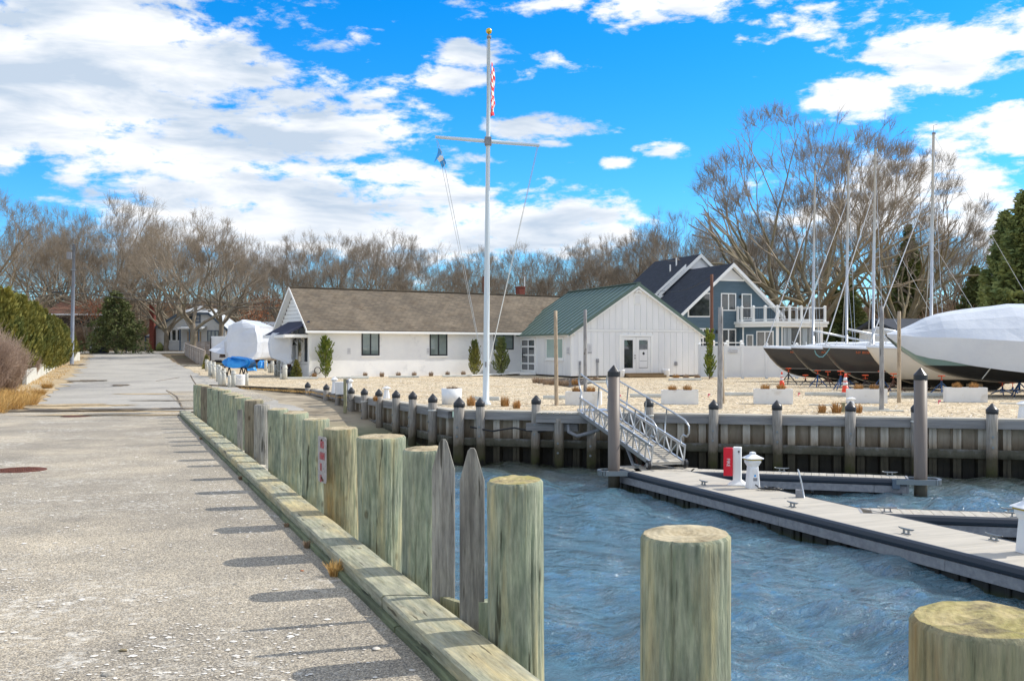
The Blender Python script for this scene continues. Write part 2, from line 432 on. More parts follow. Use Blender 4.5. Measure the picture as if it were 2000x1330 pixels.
def shellpatch(nt, col, mapping, noise_, geo, tc):
    N = nt.nodes; L = nt.links
    col = cells(135, [(0, (.42, .42, .44)), (.2, (.78, .77, .75)), (.42, (1.05, 1.0, .92)), (.62, (1.38, 1.34, 1.25)), (.8, (.62, .58, .52)), (.93, (1.7, 1.66, 1.6))])(nt, col, mapping, noise_, geo, tc)
    # crushed shell worn into the surface
    def shell(scale, a, b, k):
        n = noise_(scale, 8, (1, 1, 1), .75)
        cr = N.new('ShaderNodeValToRGB'); cr.color_ramp.elements[0].position = a; cr.color_ramp.elements[1].position = b
        L.new(n, cr.inputs[0]); return cr.outputs[0]
    a = shell(13, .50, .62, 1); b = shell(.6, .49, .64, 1)
    mu = N.new('ShaderNodeMath'); mu.operation = 'MULTIPLY'; L.new(a, mu.inputs[0]); L.new(b, mu.inputs[1])
    mx = N.new('ShaderNodeMix'); mx.data_type = 'RGBA'; mx.inputs['B'].default_value = S(228, 224, 214)
    m3 = N.new('ShaderNodeMath'); m3.operation = 'MULTIPLY'; m3.inputs[1].default_value = .85; L.new(mu.outputs[0], m3.inputs[0])
    L.new(m3.outputs[0], mx.inputs['Factor']); L.new(col, mx.inputs['A'])
    return mx.outputs['Result']
m_pave = mat('exposed_aggregate', S(166, 159, 146), S(142, 136, 126), scale=.7, rough=.92, world=True, bump=1.0, bscale=70, bdist=.006,
             c3=S(192, 182, 164), s3=.45, a3=(.48, .72), extra=shellpatch)
m_asph = mat('old_asphalt', S(176, 171, 162), S(156, 152, 144), scale=.35, rough=.9, world=True, bump=.4, bscale=30,
             c3=S(124, 122, 120), s3=.22, st3=(1, .35, 1), a3=(.52, .7),
             extra=cells(40, [(0, (.8, .8, .8)), (.3, (1, 1, 1)), (.8, (1.1, 1.1, 1.08))]))
m_sand = mat('sandy_verge', S(196, 178, 146), S(168, 148, 116), scale=.8, rough=.95, world=True, bump=.6, bscale=14, c3=S(120, 100, 72), s3=.6, a3=(.5, .75),
             extra=cells(30, [(0, (.75, .72, .68)), (.3, (1, 1, 1)), (.75, (1.15, 1.12, 1.05))]))
m_leaf_floor = mat('leaf_litter', S(120, 102, 78), S(88, 74, 52), scale=.5, rough=.95, world=True, c3=S(92, 92, 52), s3=.15, a3=(.5, .7))
m_ramp = mat('ramp_concrete', S(172, 160, 138), S(146, 134, 114), scale=.5, rough=.9, world=True, bump=.4, bscale=20, c3=S(104, 94, 78), s3=.7, a3=(.5, .72),
             extra=zstain([(-1.0, -.72, S(76, 92, 48), .8), (-1.45, -1.15, S(48, 44, 34), .95)], wob=.06, ws=1.2))
m_dirt = mat('dark_grit', S(92, 82, 68), S(70, 62, 52), scale=2, rough=.95, world=True, c3=S(150, 132, 104), s3=1.5, a3=(.5, .62))
m_wood_g = mat('green_treated_timber', S(164, 168, 146), S(116, 127, 106), scale=10, stretch=(4.5, 4.5, .6), rough=.85, bump=.8, bscale=14, lo=.32, hi=.68,
               c3=S(186, 176, 136), s3=4, st3=(3, 3, .3), a3=(.5, .72), var=.1, extra=grainx, bdist=.012)
m_wood_y = mat('yellow_green_timber', S(174, 168, 136), S(122, 126, 98), scale=10, stretch=(4.5, 4.5, .3), rough=.85, bump=.8, bscale=14,
               c3=S(150, 122, 74), s3=1.8, st3=(1.6, 1.6, .3), a3=(.54, .7), var=.06, extra=grainx, bdist=.012)
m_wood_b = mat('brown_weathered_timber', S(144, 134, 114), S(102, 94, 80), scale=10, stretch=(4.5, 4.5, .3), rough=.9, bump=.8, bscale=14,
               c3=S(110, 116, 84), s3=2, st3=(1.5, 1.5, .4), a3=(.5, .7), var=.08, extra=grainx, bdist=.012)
m_wood_gray = mat('grey_weathered_timber', S(166, 162, 154), S(122, 118, 112), scale=10, stretch=(5, 5, .25), rough=.9, bump=.7, bscale=14, var=.08, extra=grainx, bdist=.012)
m_endgrain = mat('sawn_end_grain', S(198, 186, 156), S(164, 148, 116), scale=7, rough=.9, bump=.5, bscale=40, c3=S(96, 86, 60), s3=5, a3=(.55, .75), extra=rings)
m_lichen = mat('lichened_end_grain', S(190, 174, 130), S(150, 142, 82), scale=9, rough=.92, bump=.6, bscale=40, c3=S(82, 74, 60), s3=7, a3=(.55, .7), extra=rings)
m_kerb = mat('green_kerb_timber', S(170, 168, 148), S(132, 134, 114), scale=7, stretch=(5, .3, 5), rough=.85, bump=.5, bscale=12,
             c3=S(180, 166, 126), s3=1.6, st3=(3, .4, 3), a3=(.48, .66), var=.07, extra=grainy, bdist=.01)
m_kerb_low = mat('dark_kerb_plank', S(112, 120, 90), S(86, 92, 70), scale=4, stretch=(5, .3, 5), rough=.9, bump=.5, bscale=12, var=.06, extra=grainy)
m_post = mat('grey_post_timber', S(168, 162, 154), S(128, 124, 118), scale=9, stretch=(3, 3, .3), rough=.9, bump=.5, bscale=26, c3=S(160, 150, 134), s3=2, a3=(.55, .7), st3=(1, 1, .3), var=.05, extra=TIDEP)
m_wale = mat('grey_wale_timber', S(154, 153, 152), S(122, 121, 122), scale=3, stretch=(.25, 3, 3), rough=.9, bump=.4, bscale=16, var=.05, extra=TIDE)
m_capwood = mat('bleached_cap_timber', S(196, 190, 178), S(176, 170, 158), scale=3, stretch=(.3, 3, 3), rough=.9, bump=.3, bscale=16, var=.04)
m_sheet = mat('vinyl_sheet_pile', S(216, 210, 198), S(190, 184, 172), scale=1.5, stretch=(2, 2, .5), rough=.6, c3=S(150, 138, 120), s3=1.4, st3=(2, 2, .25), a3=(.5, .75),
              extra=zstain([(-.62, -.40, S(150, 130, 102), .6), (-.80, -.62, S(78, 70, 44), .85), (-1.05, -.85, S(58, 54, 38), .8), (-1.36, -1.2, S(24, 22, 18), .95)], wob=.10), var=.05)
m_plastic = mat('black_plastic', (.02, .021, .024), rough=.35)
m_pilew = mat('brown_pile_sleeve', S(120, 110, 102), S(108, 98, 92), scale=3, stretch=(2, 2, .3), rough=.5,
              extra=zstain([(-1.05, -.92, S(66, 62, 44), .8), (-1.3, -1.15, S(40, 40, 26), .95)], wob=.06))
m_deck = mat('grey_composite_deck', S(188, 181, 168), S(168, 162, 150), scale=3, stretch=(4, .3, 1), rough=.75, bump=.25, bscale=12, c3=S(150, 147, 140), s3=1.2, a3=(.55, .75), var=.04)
m_fascia = mat('grey_fascia_board', S(150, 152, 156), S(128, 130, 136), scale=3, stretch=(4, .4, 4), rough=.85, bump=.3, bscale=14)
m_rubber = mat('blue_black_rub_rail', S(44, 52, 64), rough=.45)
m_float = mat('black_float', S(18, 19, 22), S(26, 27, 24), scale=3, rough=.5, extra=zstain([(-1.42, -1.3, S(46, 60, 16), .85)], wob=.03))
m_alu = mat('aluminium', S(196, 200, 204), S(180, 184, 188), scale=3, rough=.35, metal=.75, var=.03)
m_galv = mat('galvanised_steel', S(140, 146, 150), rough=.4, metal=.8)
m_red = mat('red_plastic', (.72, .01, .03), rough=.35)
m_orange = mat('orange_red_cone', (.85, .06, .02), rough=.45)
m_reflect = mat('reflective_collar', S(226, 226, 226), rough=.4)
m_gold = mat('gold_ball', (.75, .5, .08), rough=.25, metal=1.)
m_yellow = mat('yellow_band', S(176, 152, 50), rough=.5)
m_polew = mat('white_pole_paint', S(214, 224, 230), rough=.35)
m_rope = mat('white_rope', S(206, 206, 200), rough=.8)
m_flagred = mat('flag_red', (.7, .03, .04), rough=.7); m_flagw = mat('flag_white', S(232, 230, 226), rough=.7)
m_flagblue = mat('flag_blue', S(70, 160, 225), rough=.7)
m_tan = mat('dry_grass', S(204, 160, 100), S(160, 112, 60), scale=20, rough=.9, var=.08)
m_tan2 = mat('yellow_dry_grass', S(206, 172, 108), S(176, 136, 76), scale=20, rough=.9)
m_brownbush = mat('brown_twigs', S(170, 146, 120), S(136, 114, 94), scale=3, rough=.9)
m_bark = mat('grey_bark', S(146, 135, 118), S(112, 103, 89), scale=1.5, rough=.95, c3=S(130, 126, 100), s3=.6, a3=(.5, .8), var=.12)
m_twig = mat('brown_twig_crown', S(160, 147, 130), S(134, 122, 106), scale=.5, rough=.95, var=.14)
m_barkr = mat('olive_bark', S(150, 138, 112), S(114, 104, 82), scale=1.2, rough=.95, c3=S(128, 110, 58), s3=.8, a3=(.55, .7))
m_cedar = mat('cedar_foliage', S(84, 96, 44), S(150, 142, 66), scale=.9, rough=.8, var=.12, c3=S(130, 112, 48), s3=2., a3=(.58, .72))
m_spruce = mat('dark_spruce_foliage', S(90, 106, 62), S(134, 138, 76), scale=.8, rough=.85, var=.15, c3=S(104, 96, 50), s3=1.1, a3=(.56, .74))
m_yew = mat('yellow_green_yew', S(84, 108, 40), S(140, 148, 56), scale=3, rough=.75, var=.1, c3=S(140, 110, 50), s3=5, a3=(.6, .72))
m_rust = mat('rust_leaves', S(168, 104, 66), S(132, 82, 52), scale=2, rough=.85)
m_wrap = mat('white_shrink_wrap', S(214, 219, 226), S(202, 208, 218), scale=.8, rough=.32, bump=.35, bscale=1.6, bdist=.09)
m_tarp = mat('blue_tarp', S(50, 160, 236), S(30, 130, 216), scale=3, rough=.35, bump=.6, bscale=5, bdist=.05)
m_hull = mat('black_hull', (.03, .028, .026), (.045, .04, .036), scale=1, rough=.22, extra=lambda nt, col, mp, ns, g, tc: zband(nt, col, tc, [(.64, (.012, .012, .012)), (.665, (.45, .43, .40)), (.675, (.05, .045, .042))]))
m_bottomp = mat('black_bottom_paint', (.014, .014, .014), (.03, .028, .026), scale=2, rough=.6, c3=(.12, .10, .08), s3=2.5, a3=(.62, .75))
m_cream = mat('cream_gelcoat', S(226, 218, 202), rough=.3)
m_planter = mat('chalky_planter', S(234, 233, 230), S(222, 221, 218), scale=1.3, rough=.6, c3=S(196, 188, 174), s3=2.2, a3=(.55, .78))
m_teal = mat('teal_hull', S(88, 118, 118), rough=.35)
m_gelw = mat('white_gelcoat', S(230, 232, 234), rough=.3)
m_bluepaint = mat('blue_stand_paint', S(28, 76, 128), rough=.45)
m_rustpaint = mat('rusty_stand', S(92, 62, 48), rough=.7)
m_darkstand = mat('dark_stand', S(50, 44, 48), rough=.6)
m_pad = mat('orange_stand_pad', S(214, 84, 34), rough=.6)
m_cedard = mat('dark_cedar_foliage', S(66, 80, 44), S(100, 106, 56), scale=.8, rough=.85, c3=S(110, 96, 52), s3=1.1, a3=(.56, .74))
m_brick = mat('red_brick', S(128, 66, 54), S(104, 54, 44), scale=6, rough=.9)
m_conc = mat('painted_concrete', S(206, 206, 198), S(186, 186, 178), scale=2, rough=.9, bump=.3, bscale=12, c3=S(150, 140, 120), s3=2, a3=(.6, .75))
m_fencew = mat('grey_slat_timber', S(176, 164, 154), S(150, 140, 130), scale=2, stretch=(.3, 2, 2), rough=.9, var=.07)
m_house = mat('grey_house_siding', S(226, 226, 222), S(214, 214, 212), scale=1, rough=.7)
m_tanwall = mat('tan_garage', S(196, 172, 142), S(184, 160, 130), scale=1, rough=.8)
m_bluetrim = mat('blue_grey_trim', S(84, 100, 116), rough=.6)
m_paleroof = mat('pale_roof', S(196, 202, 208), S(178, 186, 194), scale=1, rough=.8)
m_brownroof = mat('red_brown_roof', S(138, 98, 80), S(118, 84, 70), scale=1, rough=.9)
m_dkbrown = mat('dark_brown_wall', S(84, 74, 66), S(70, 62, 56), scale=1, rough=.9)
m_shellm = mat('bleached_shell', S(232, 228, 220), S(196, 188, 176), scale=8, rough=.6, var=.1)
m_mulch = mat('dark_mulch', S(52, 46, 42), S(36, 32, 30), scale=6, rough=.95, world=True)
m_stepw = mat('brown_step_timber', S(138, 116, 86), S(110, 92, 66), scale=3, stretch=(.3, 3, 3), rough=.9, c3=S(80, 84, 44), s3=2, a3=(.6, .75))
m_sign = mat('sign_plate', S(214, 214, 216), rough=.5)
m_signold = mat('rusted_sign_plate', S(176, 170, 168), S(150, 146, 146), scale=30, rough=.6, c3=S(110, 116, 112), s3=45, a3=(.6, .64))
m_signtext = mat('grey_print', S(120, 122, 128), rough=.7)
m_redtext = mat('faded_red_print', S(188, 92, 98), rough=.7)
m_orangetext = mat('orange_print', S(206, 104, 52), rough=.6)
m_rustm = mat('rust', S(110, 60, 40), S(80, 44, 34), scale=20, rough=.9)
m_tealrope = mat('teal_rope', S(120, 170, 176), rough=.8)

# ---------------------------------------------------------------- lie of the land
K = -.3785                                   # the street, the near bulkhead and the docks all run this way
def XROW(Y): return 1.9+K*Y                  # line of the near pilings
def gz(Y): return interp(Y, [(-12, .30), (0, .17), (25, -.105), (36, -.11), (50, 0), (62, .06), (90, .5), (118, 1.15), (130, 1.5), (200, 2.3), (420, 5)])
def XR(Y): return -1.5-.454*(Y-27)           # ramp wall
def XF(Y): return -1.5+3.626*(27-Y)          # far bulkhead
def yardz(Y): return sstep((Y-76)/34)*gz(Y)
def landz(X, Y):
    t = sstep((X-(5.4-.39*Y)-1.0)/7)
    return gz(Y)*(1-t)+yardz(Y)*t if Y > 40 else gz(Y)*(1-t)
def sheet(name, xl, xr, ys, nx, zf, m, dz=0., kind='structure', xp=1.0):
    v = []; f = []
    for Y in ys:
        a = xl(Y); b = xr(Y)
        for i in range(nx+1):
            X = a+(b-a)*(i/nx)**xp; v.append((X, Y, zf(X, Y)+dz))
    n = nx+1
    for j in range(len(ys)-1):
        for i in range(nx): f.append((j*n+i, j*n+i+1, (j+1)*n+i+1, (j+1)*n+i))
    o = put(name, np_mesh(name, v, f, m, True)); o['kind'] = kind; return o
rng = lambda a, b, n: [a+(b-a)*i/n for i in range(n+1)]
def jag(f, amp, sc_, seed=0.):
    return lambda Y: f(Y)+amp*noise.noise(Vector((Y*sc_, seed, 1.3)))

sheet('pavement', lambda Y: -90, lambda Y: 1.62+K*Y, rng(-12, 28, 40), 24, lambda X, Y: gz(Y), m_pave)
sheet('ground', lambda Y: -260, lambda Y: 1.75+K*Y, rng(28, 46, 30), 60, lambda X, Y: gz(Y), m_sand, -.004, xp=.6)
def edge(Y): return XR(Y) if Y <= 41.2 else XR(41.2)-1.13*(Y-41.2)
def rampz(X, Y):
    zr = interp(Y, [(20, -3.0), (25, -1.8), (27, -1.5), (28.5, -1.25), (30, -1.05), (32.5, -.84), (35.4, -.5), (38, -.32), (41, -.22), (46, -.02)])
    if Y < 27.6: return zr
    l = XROW(Y)-.15; r = XR(Y); t = sstep((X-l)/(r-l)*1.25)
    return gz(Y)+(zr-gz(Y))*t
sheet('ramp', lambda Y: 1.75+K*Y, lambda Y: edge(max(Y, 27))-(.02 if Y < 41.2 else -.05), rng(20, 27.6, 10)+rng(27.61, 41.2, 26)+rng(41.4, 46, 12), 20, rampz, m_ramp, -.002)
sheet('yard_gravel', lambda Y: (edge(Y) if Y >= 27 else XF(Y))+(.12 if Y < 41.2 else 0), lambda Y: 90, rng(15, 26.99, 16)+[27]+rng(27.5, 41.2, 14)+rng(41.4, 46, 8), 20, lambda X, Y: .004, m_gravel)
mb = MB(); mb.beam((edge(41.2)+.1, 41.1, -.10), (edge(46.2), 46.2, -.10), .16, .26)
tag(mb.build('gravel_edging', m_dirt), 'low dark timber edging between the ramp head and the pale gravel', 'edging')
ROADL = lambda Y: -2.3-.39*Y
ROADR = lambda Y: 5.4-.39*Y
FARY = rng(46, 75, 20)+rng(77, 130, 30)+rng(135, 230, 20)+rng(250, 700, 10)
sheet('yard_gravel', ROADR, lambda Y: 110, rng(46, 84, 30), 40, landz, m_gravel, 0., xp=1.6)
sheet('ground', lambda Y: -500, ROADR, FARY[:21]+[y for y in FARY if 75 < y <= 130], 60, lambda X, Y: gz(Y), m_sand, 0., xp=.4)
sheet('ground', lambda Y: 5.4-.39*Y, lambda Y: 500, [84]+[y for y in FARY if 84 < y <= 130], 70, landz, m_leaf_floor, -.0, xp=1.7)
sheet('ground', lambda Y: -700, lambda Y: 700, [y for y in FARY if y >= 130], 80, landz, m_leaf_floor, -.002)
# old road up to the cross street, edges crumbling into the sand
sheet('road', jag(ROADL, .9, .45), jag(ROADR, .35, .6, 4.), rng(28.6, 119, 140), 8, lambda X, Y: gz(Y), m_asph, .012)
sheet('road', lambda Y: -160, lambda Y: 40, rng(119, 126, 6), 50, lambda X, Y: landz(X, Y), m_asph, .020)
# worn approach beside the near pilings, a little darker
sheet('pavement', lambda Y: 5.6-.39*Y if Y > 35 else 5.6-.39*Y-(35-Y)*.35, lambda Y: 1.7+K*Y, rng(28.0, 41, 16), 4, lambda X, Y: gz(Y), m_pave, .018)

def patch(name, cx, cy, rx, ry, seed, m, dz=.024, zf=None, kind='stuff', rot=0., n=60):
    """ragged film of grit lying on the ground"""
    vs = [(cx, cy, (zf or (lambda X, Y: gz(Y)))(cx, cy)+dz)]; fs = []
    for k in range(n):
        a = 2*math.pi*k/n
        r = 1+.55*noise.noise(Vector((math.cos(a)*2.1+seed, math.sin(a)*2.1, seed)))+.35*noise.noise(Vector((math.cos(a)*7+seed, math.sin(a)*7, seed)))
        x = rx*math.cos(a)*r; y = ry*math.sin(a)*r
        X = cx+x*math.cos(rot)-y*math.sin(rot); Y = cy+x*math.sin(rot)+y*math.cos(rot)
        vs.append((X, Y, (zf or (lambda X, Y: gz(Y)))(X, Y)+dz))
    fs = [(0, 1+k, 1+(k+1) % n) for k in range(n)]
    me = bpy.data.meshes.new(name); me.from_pydata(vs, [], fs); me.materials.append(m)
    o = put(name, me); o['kind'] = kind; return o
for (px, py, rx, ry, sd_, m_) in [(150, 801, 2.1, .35, 1.1, m_dirt), (260, 797, 1.6, .5, 2.3, m_asph), (350, 799, 1.8, .28, 3.7, m_dirt), (470, 806, .1, .1, 5, m_dirt),
                             (60, 803, 1.4, .3, 6.1, m_dirt), (290, 771, 1.3, .35, 7.7, m_sand), (330, 783, 1.2, .25, 8.2, m_dirt), (120, 792, 2.2, .8, 9.9, m_sand),
                             (60, 795, 2.8, .9, 4.4, m_sand), (200, 811, 2.4, .25, 5.5, m_sand)]:
    x, y = GP(px, py, -.1); patch('grit_patch', x, y, rx, ry, sd_, m_, .022 if m_ is m_sand else .027)
for (px, py, rx, ry, sd_) in [(170, 745, .9, 1.2, 11.1), (150, 722, .6, 1.5, 12.3), (235, 752, .4, .8, 13.1)]:
    x, y = GP(px, py, 0.); patch('grit_patch', x, y, rx, ry, sd_, m_dirt, .03, rot=.3)
# cracks across the road
for i, pts in enumerate([[(372, 735), (378, 745), (384, 752), (390, 757)], [(352, 722), (360, 724), (368, 722)], [(305, 745), (330, 742), (350, 739)], [(325, 760), (345, 770), (356, 790)]]):
    P = []
    for (px, py) in pts:
        x, y = GP(px, py, gz(50)); P.append(Vector((x, y, gz(y)+.02)))
    mb = MB()
    for a, b in zip(P, P[1:]): mb.beam(a, b, .05, .012)
    o = mb.build('road_crack', m_dirt); o['kind'] = 'stuff'

# ---------------------------------------------------------------- water
def build_water():
    rs = np.random.RandomState(3)
    xs = np.concatenate([np.arange(-10, 16, .075), np.linspace(16, 40, 90)[0:], np.linspace(41, 160, 20)])
    ys = np.concatenate([np.linspace(-60, 0, 16)[:-1], np.arange(0, 28.4, .075)])
    X, Y = np.meshgrid(xs, ys)
    Hh = np.zeros_like(X)
    for i in range(70):
        lam = .22*(13 ** rs.rand()); k = 2*math.pi/lam
        th = R(205)+rs.randn()*.55
        ph = rs.rand()*6.28; amp = .0098*lam**.85*(1.0 if lam > .5 else .8)
        warp = .5*np.sin(X*.31+i)+.4*np.cos(Y*.27+i*1.7)
        s = np.sin(k*(X*math.cos(th)+Y*math.sin(th))+ph+warp)
        Hh += amp*(s+.3*s*s)
    gust = .62+.38*np.sin(X*.35+Y*.21+1)*np.cos(X*.13-Y*.4)
    Hh *= gust*1.15
    Hh[:, xs > 38] *= .2
    V = np.stack([X, Y, Hh-1.42], -1).reshape(-1, 3)
    ny, nx = X.shape
    idx = np.arange(ny*nx).reshape(ny, nx)
    F = np.stack([idx[:-1, :-1], idx[:-1, 1:], idx[1:, 1:], idx[1:, :-1]], -1).reshape(-1, 4)
    # leave out what lies under the ground left of the near bulkhead
    cx = V[F[:, 0], 0]; cy = V[F[:, 0], 1]
    keep = cx > (1.2+K*cy)
    m = bpy.data.materials.new('harbour_water'); m.use_nodes = True
    nt = m.node_tree; N = nt.nodes; L = nt.links; b = N['Principled BSDF']
    b.inputs['Roughness'].default_value = .05; b.inputs['IOR'].default_value = 1.85; b.inputs['Specular IOR Level'].default_value = 1.0
    geo = N.new('ShaderNodeNewGeometry')
    def nn(sx, sy, sc_, det, ro=.6):
        mp = N.new('ShaderNodeMapping'); mp.inputs['Scale'].default_value = (sx, sy, 1); mp.inputs['Rotation'].default_value = (0, 0, R(25))
        L.new(geo.outputs['Position'], mp.inputs[0])
        n = N.new('ShaderNodeTexNoise'); n.inputs['Scale'].default_value = sc_; n.inputs['Detail'].default_value = det; n.inputs['Roughness'].default_value = ro
        n.inputs['Distortion'].default_value = .6
        L.new(mp.outputs[0], n.inputs['Vector']); return n.outputs[0]
    cr = N.new('ShaderNodeValToRGB'); cr.color_ramp.elements[0].position = .3; cr.color_ramp.elements[0].color = (.018, .066, .086, 1)
    cr.color_ramp.elements[1].position = .7; cr.color_ramp.elements[1].color = (.066, .205, .29, 1)
    L.new(nn(1, 2.6, 1.3, 7, .68), cr.inputs[0]); 
    # dark green reflection of the far bulkhead, painted into the water colour
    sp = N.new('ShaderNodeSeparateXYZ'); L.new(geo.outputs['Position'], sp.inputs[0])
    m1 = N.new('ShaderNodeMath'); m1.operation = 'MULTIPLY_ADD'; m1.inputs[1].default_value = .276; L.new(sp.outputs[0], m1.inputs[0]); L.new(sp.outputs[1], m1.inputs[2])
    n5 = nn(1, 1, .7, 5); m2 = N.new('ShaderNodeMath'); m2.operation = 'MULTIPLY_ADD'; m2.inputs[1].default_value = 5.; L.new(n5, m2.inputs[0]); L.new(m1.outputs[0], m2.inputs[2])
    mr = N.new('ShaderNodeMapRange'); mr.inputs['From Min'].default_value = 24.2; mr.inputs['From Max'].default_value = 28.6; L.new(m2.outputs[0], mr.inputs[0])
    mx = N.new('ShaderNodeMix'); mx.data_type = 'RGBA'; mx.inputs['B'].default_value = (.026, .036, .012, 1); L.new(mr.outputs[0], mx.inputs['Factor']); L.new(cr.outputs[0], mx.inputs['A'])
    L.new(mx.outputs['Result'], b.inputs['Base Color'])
    b1 = N.new('ShaderNodeBump'); b1.inputs['Strength'].default_value = 1.0; b1.inputs['Distance'].default_value = .085
    def ridge(x):
        a = N.new('ShaderNodeMath'); a.operation = 'MULTIPLY_ADD'; a.inputs[1].default_value = 2; a.inputs[2].default_value = -1; L.new(x, a.inputs[0])
        c = N.new('ShaderNodeMath'); c.operation = 'ABSOLUTE'; L.new(a.outputs[0], c.inputs[0])
        d = N.new('ShaderNodeMath'); d.operation = 'SUBTRACT'; d.inputs[0].default_value = 1; L.new(c.outputs[0], d.inputs[1]); return d.outputs[0]
    L.new(ridge(nn(1, 2.4, 2.8, 5, .6)), b1.inputs['Height'])
    b2 = N.new('ShaderNodeBump'); b2.inputs['Strength'].default_value = .8; b2.inputs['Distance'].default_value = .022
    L.new(nn(1, 1.8, 26, 4), b2.inputs['Height']); L.new(b1.outputs[0], b2.inputs['Normal'])
    L.new(b2.outputs[0], b.inputs['Normal'])
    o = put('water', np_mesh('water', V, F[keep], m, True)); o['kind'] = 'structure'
build_water()

m_palesand = mat('pale_sand_film', S(206, 198, 180), S(178, 170, 152), scale=14, rough=.95, world=True, bump=.4, bscale=60, bdist=.004)
# shell fragments and pebbles strewn on the pavement
for k, (px, py, rx, ry) in enumerate([(592, 1003, .10, .34), (548, 945, .12, .35), (520, 905, .10, .4), (478, 868, .12, .5), (440, 845, .14, .7)]):
    x, y = GP(px-14, py, .08); patch('sand_patch', x, y, rx, ry, 20.3+k*1.7, m_palesand, .012, rot=math.atan(-K))
def stones():
    rs = np.random.RandomState(4); n = 9000
    Y = 24+rs.rand(n)**.8*33; xl = np.where(Y >= 27, -1.5-.454*(Y-27), -1.5+3.626*(27-Y))+.5; X = xl+rs.rand(n)*(Y*.52-xl)
    s = .010+.022*rs.rand(n)**2; a = rs.rand(n)*6.28; V = []
    for k in range(3): V.append(np.stack([X+s*np.cos(a+k*2.09), Y+s*np.sin(a+k*2.09), np.zeros(n)+.001], 1))
    V.append(np.stack([X, Y, s*.9], 1)); V = np.stack(V, 1).reshape(-1, 3); b = np.arange(n)[:, None]*4
    F = np.concatenate([b+[0, 1, 3], b+[1, 2, 3], b+[2, 0, 3]]); m = n*3//2
    for q, mm in ((0, m_shellm), (1, m_stepw)):
        me = np_mesh('gravel_stones', V, F[q::2], mm); tag(put('gravel_stones', me), 'loose '+('pale', 'brown')[q]+' stones scattered over the gravel yard', 'gravel', kind='stuff')
stones()
def shells():
    rs = random.Random(5)
    V = []; F = []
    def one(x, y, s, hgt, n=6):
        z = gz(y)+.003; a0 = rs.random()*6.28; el = .5+rs.random()*.5; o = len(V)
        tilt = (rs.random()-.5)*.5
        V.append((x, y, z+hgt))
        for k in range(n):
            a = a0+6.283*k/n; r = s*(.8+.4*rs.random()); dx = r*math.cos(a); dy = r*math.sin(a)*el
            V.append((x+dx, y+dy, z+abs(tilt*dx)*.6))
        for k in range(n): F.append((o, o+1+k, o+1+(k+1) % n))
    c = 0
    while c < 3400:
        y = 2.6+rs.random()**1.7*13; x = 1.2+K*y-rs.random()*(y*.62)
        d = noise.noise(Vector((x*.5, y*.5, 3)))+.5*noise.noise(Vector((x*2, y*2, 5)))
        edge = (1.3+K*y)-x
        if d < .12 and rs.random() > .05 and not (edge < .25 and rs.random() < .3): continue
        s = rs.choice([.004, .006, .008, .01, .013, .022 if rs.random() < .25 else .01])
        one(x, y, s, s*.35); c += 1
    me = np_mesh('shell_fragments', V, F, m_shellm, True)
    o = put('shell_fragments', me); tag(o, 'bleached shell fragments strewn across the grey pavement', 'shells', kind='stuff')
shells()
# ---------------------------------------------------------------- near pilings
def piling(name, label, X, Y, r, ztop, seed, m, mtop, lean=(0, 0), zbot=-2.3, flare=0., cut=0.):
    t = thing(name, label, 'piling', (X, Y, 0), 0, 'timber pilings of the near bulkhead')
    big = Y < 8; n = 168 if big else 44; nz_ = 44 if big else 16; zs = [zbot, -1.0]+[lerp(-.5, ztop-.012, i/nz_) for i in range(nz_+1)]+[ztop]
    rc = random.Random(int(seed*10)); cks = [(rc.uniform(3.2, 6.2), rc.uniform(-.4, ztop-.3), rc.uniform(.3, .8), rc.uniform(.010, .022)) for _ in range(5)]
    V = []; F = []
    for j, z in enumerate(zs):
        for k in range(n):
            a = 2*math.pi*k/n
            rr = r*(1+.020*noise.noise(Vector((math.cos(a)*1.6+seed, math.sin(a)*1.6, z*.7)))
                    + .022*noise.noise(Vector((math.cos(a)*9+seed, math.sin(a)*9, z*.9+seed))))
            if big:
                rr += .0026*noise.noise(Vector((a*13+seed, seed, z*1.6)))+.0010*noise.noise(Vector((a*34, seed, z*3.)))
                for (a0, zc_, hl, dp) in cks:
                    aa = a0+.06*noise.noise(Vector((z*2, a0, seed))); q_ = abs(a-aa)/.022; w_ = abs(z-zc_)/hl
                    if q_ < 2 and w_ < 1: rr -= dp*math.exp(-q_*q_)*(1-w_*w_)
            rr += flare*(z-0)*(1 if z > 0 else 0)
            if j == len(zs)-1: rr -= .010
            zz = z+(cut*math.cos(a-1.) if j >= len(zs)-2 else 0)
            V.append((rr*math.cos(a)+lean[0]*z, rr*math.sin(a)+lean[1]*z, zz))
    for j in range(len(zs)-1):
        for k in range(n): F.append((j*n+k, j*n+(k+1) % n, (j+1)*n+(k+1) % n, (j+1)*n+k))
    put('shaft', np_mesh('shaft', V, F, m, True), t)
    # sawn top: a shallow uneven dome
    V2 = []; F2 = []
    V2.append((lean[0]*ztop, lean[1]*ztop, 0)); nr = 6
    for q in range(1, nr+1):
        for k in range(n):
            x, y, zt = V[(len(zs)-1)*n+k]
            f = q/nr
            V2.append((lean[0]*ztop+(x-lean[0]*ztop)*f, lean[1]*ztop+(y-lean[1]*ztop)*f, (zt-ztop)*f+(0 if q == nr else .004+.010*noise.noise(Vector((x*f*20+seed, y*f*20, seed))))))
    for k in range(n): F2.append((0, 1+k, 1+(k+1) % n, 0))
    Ft = [(0, 1+k, 1+(k+1) % n) for k in range(n)]
    Fq = [(1+(q-1)*n+k, 1+q*n+k, 1+q*n+(k+1) % n, 1+(q-1)*n+(k+1) % n) for q in range(1, nr) for k in range(n)]
    me = bpy.data.meshes.new('top_face'); me.from_pydata(V2, [], Ft+Fq); me.materials.append(mtop); me.shade_smooth()
    put('top_face', me, t, loc=(0, 0, ztop))
    return t
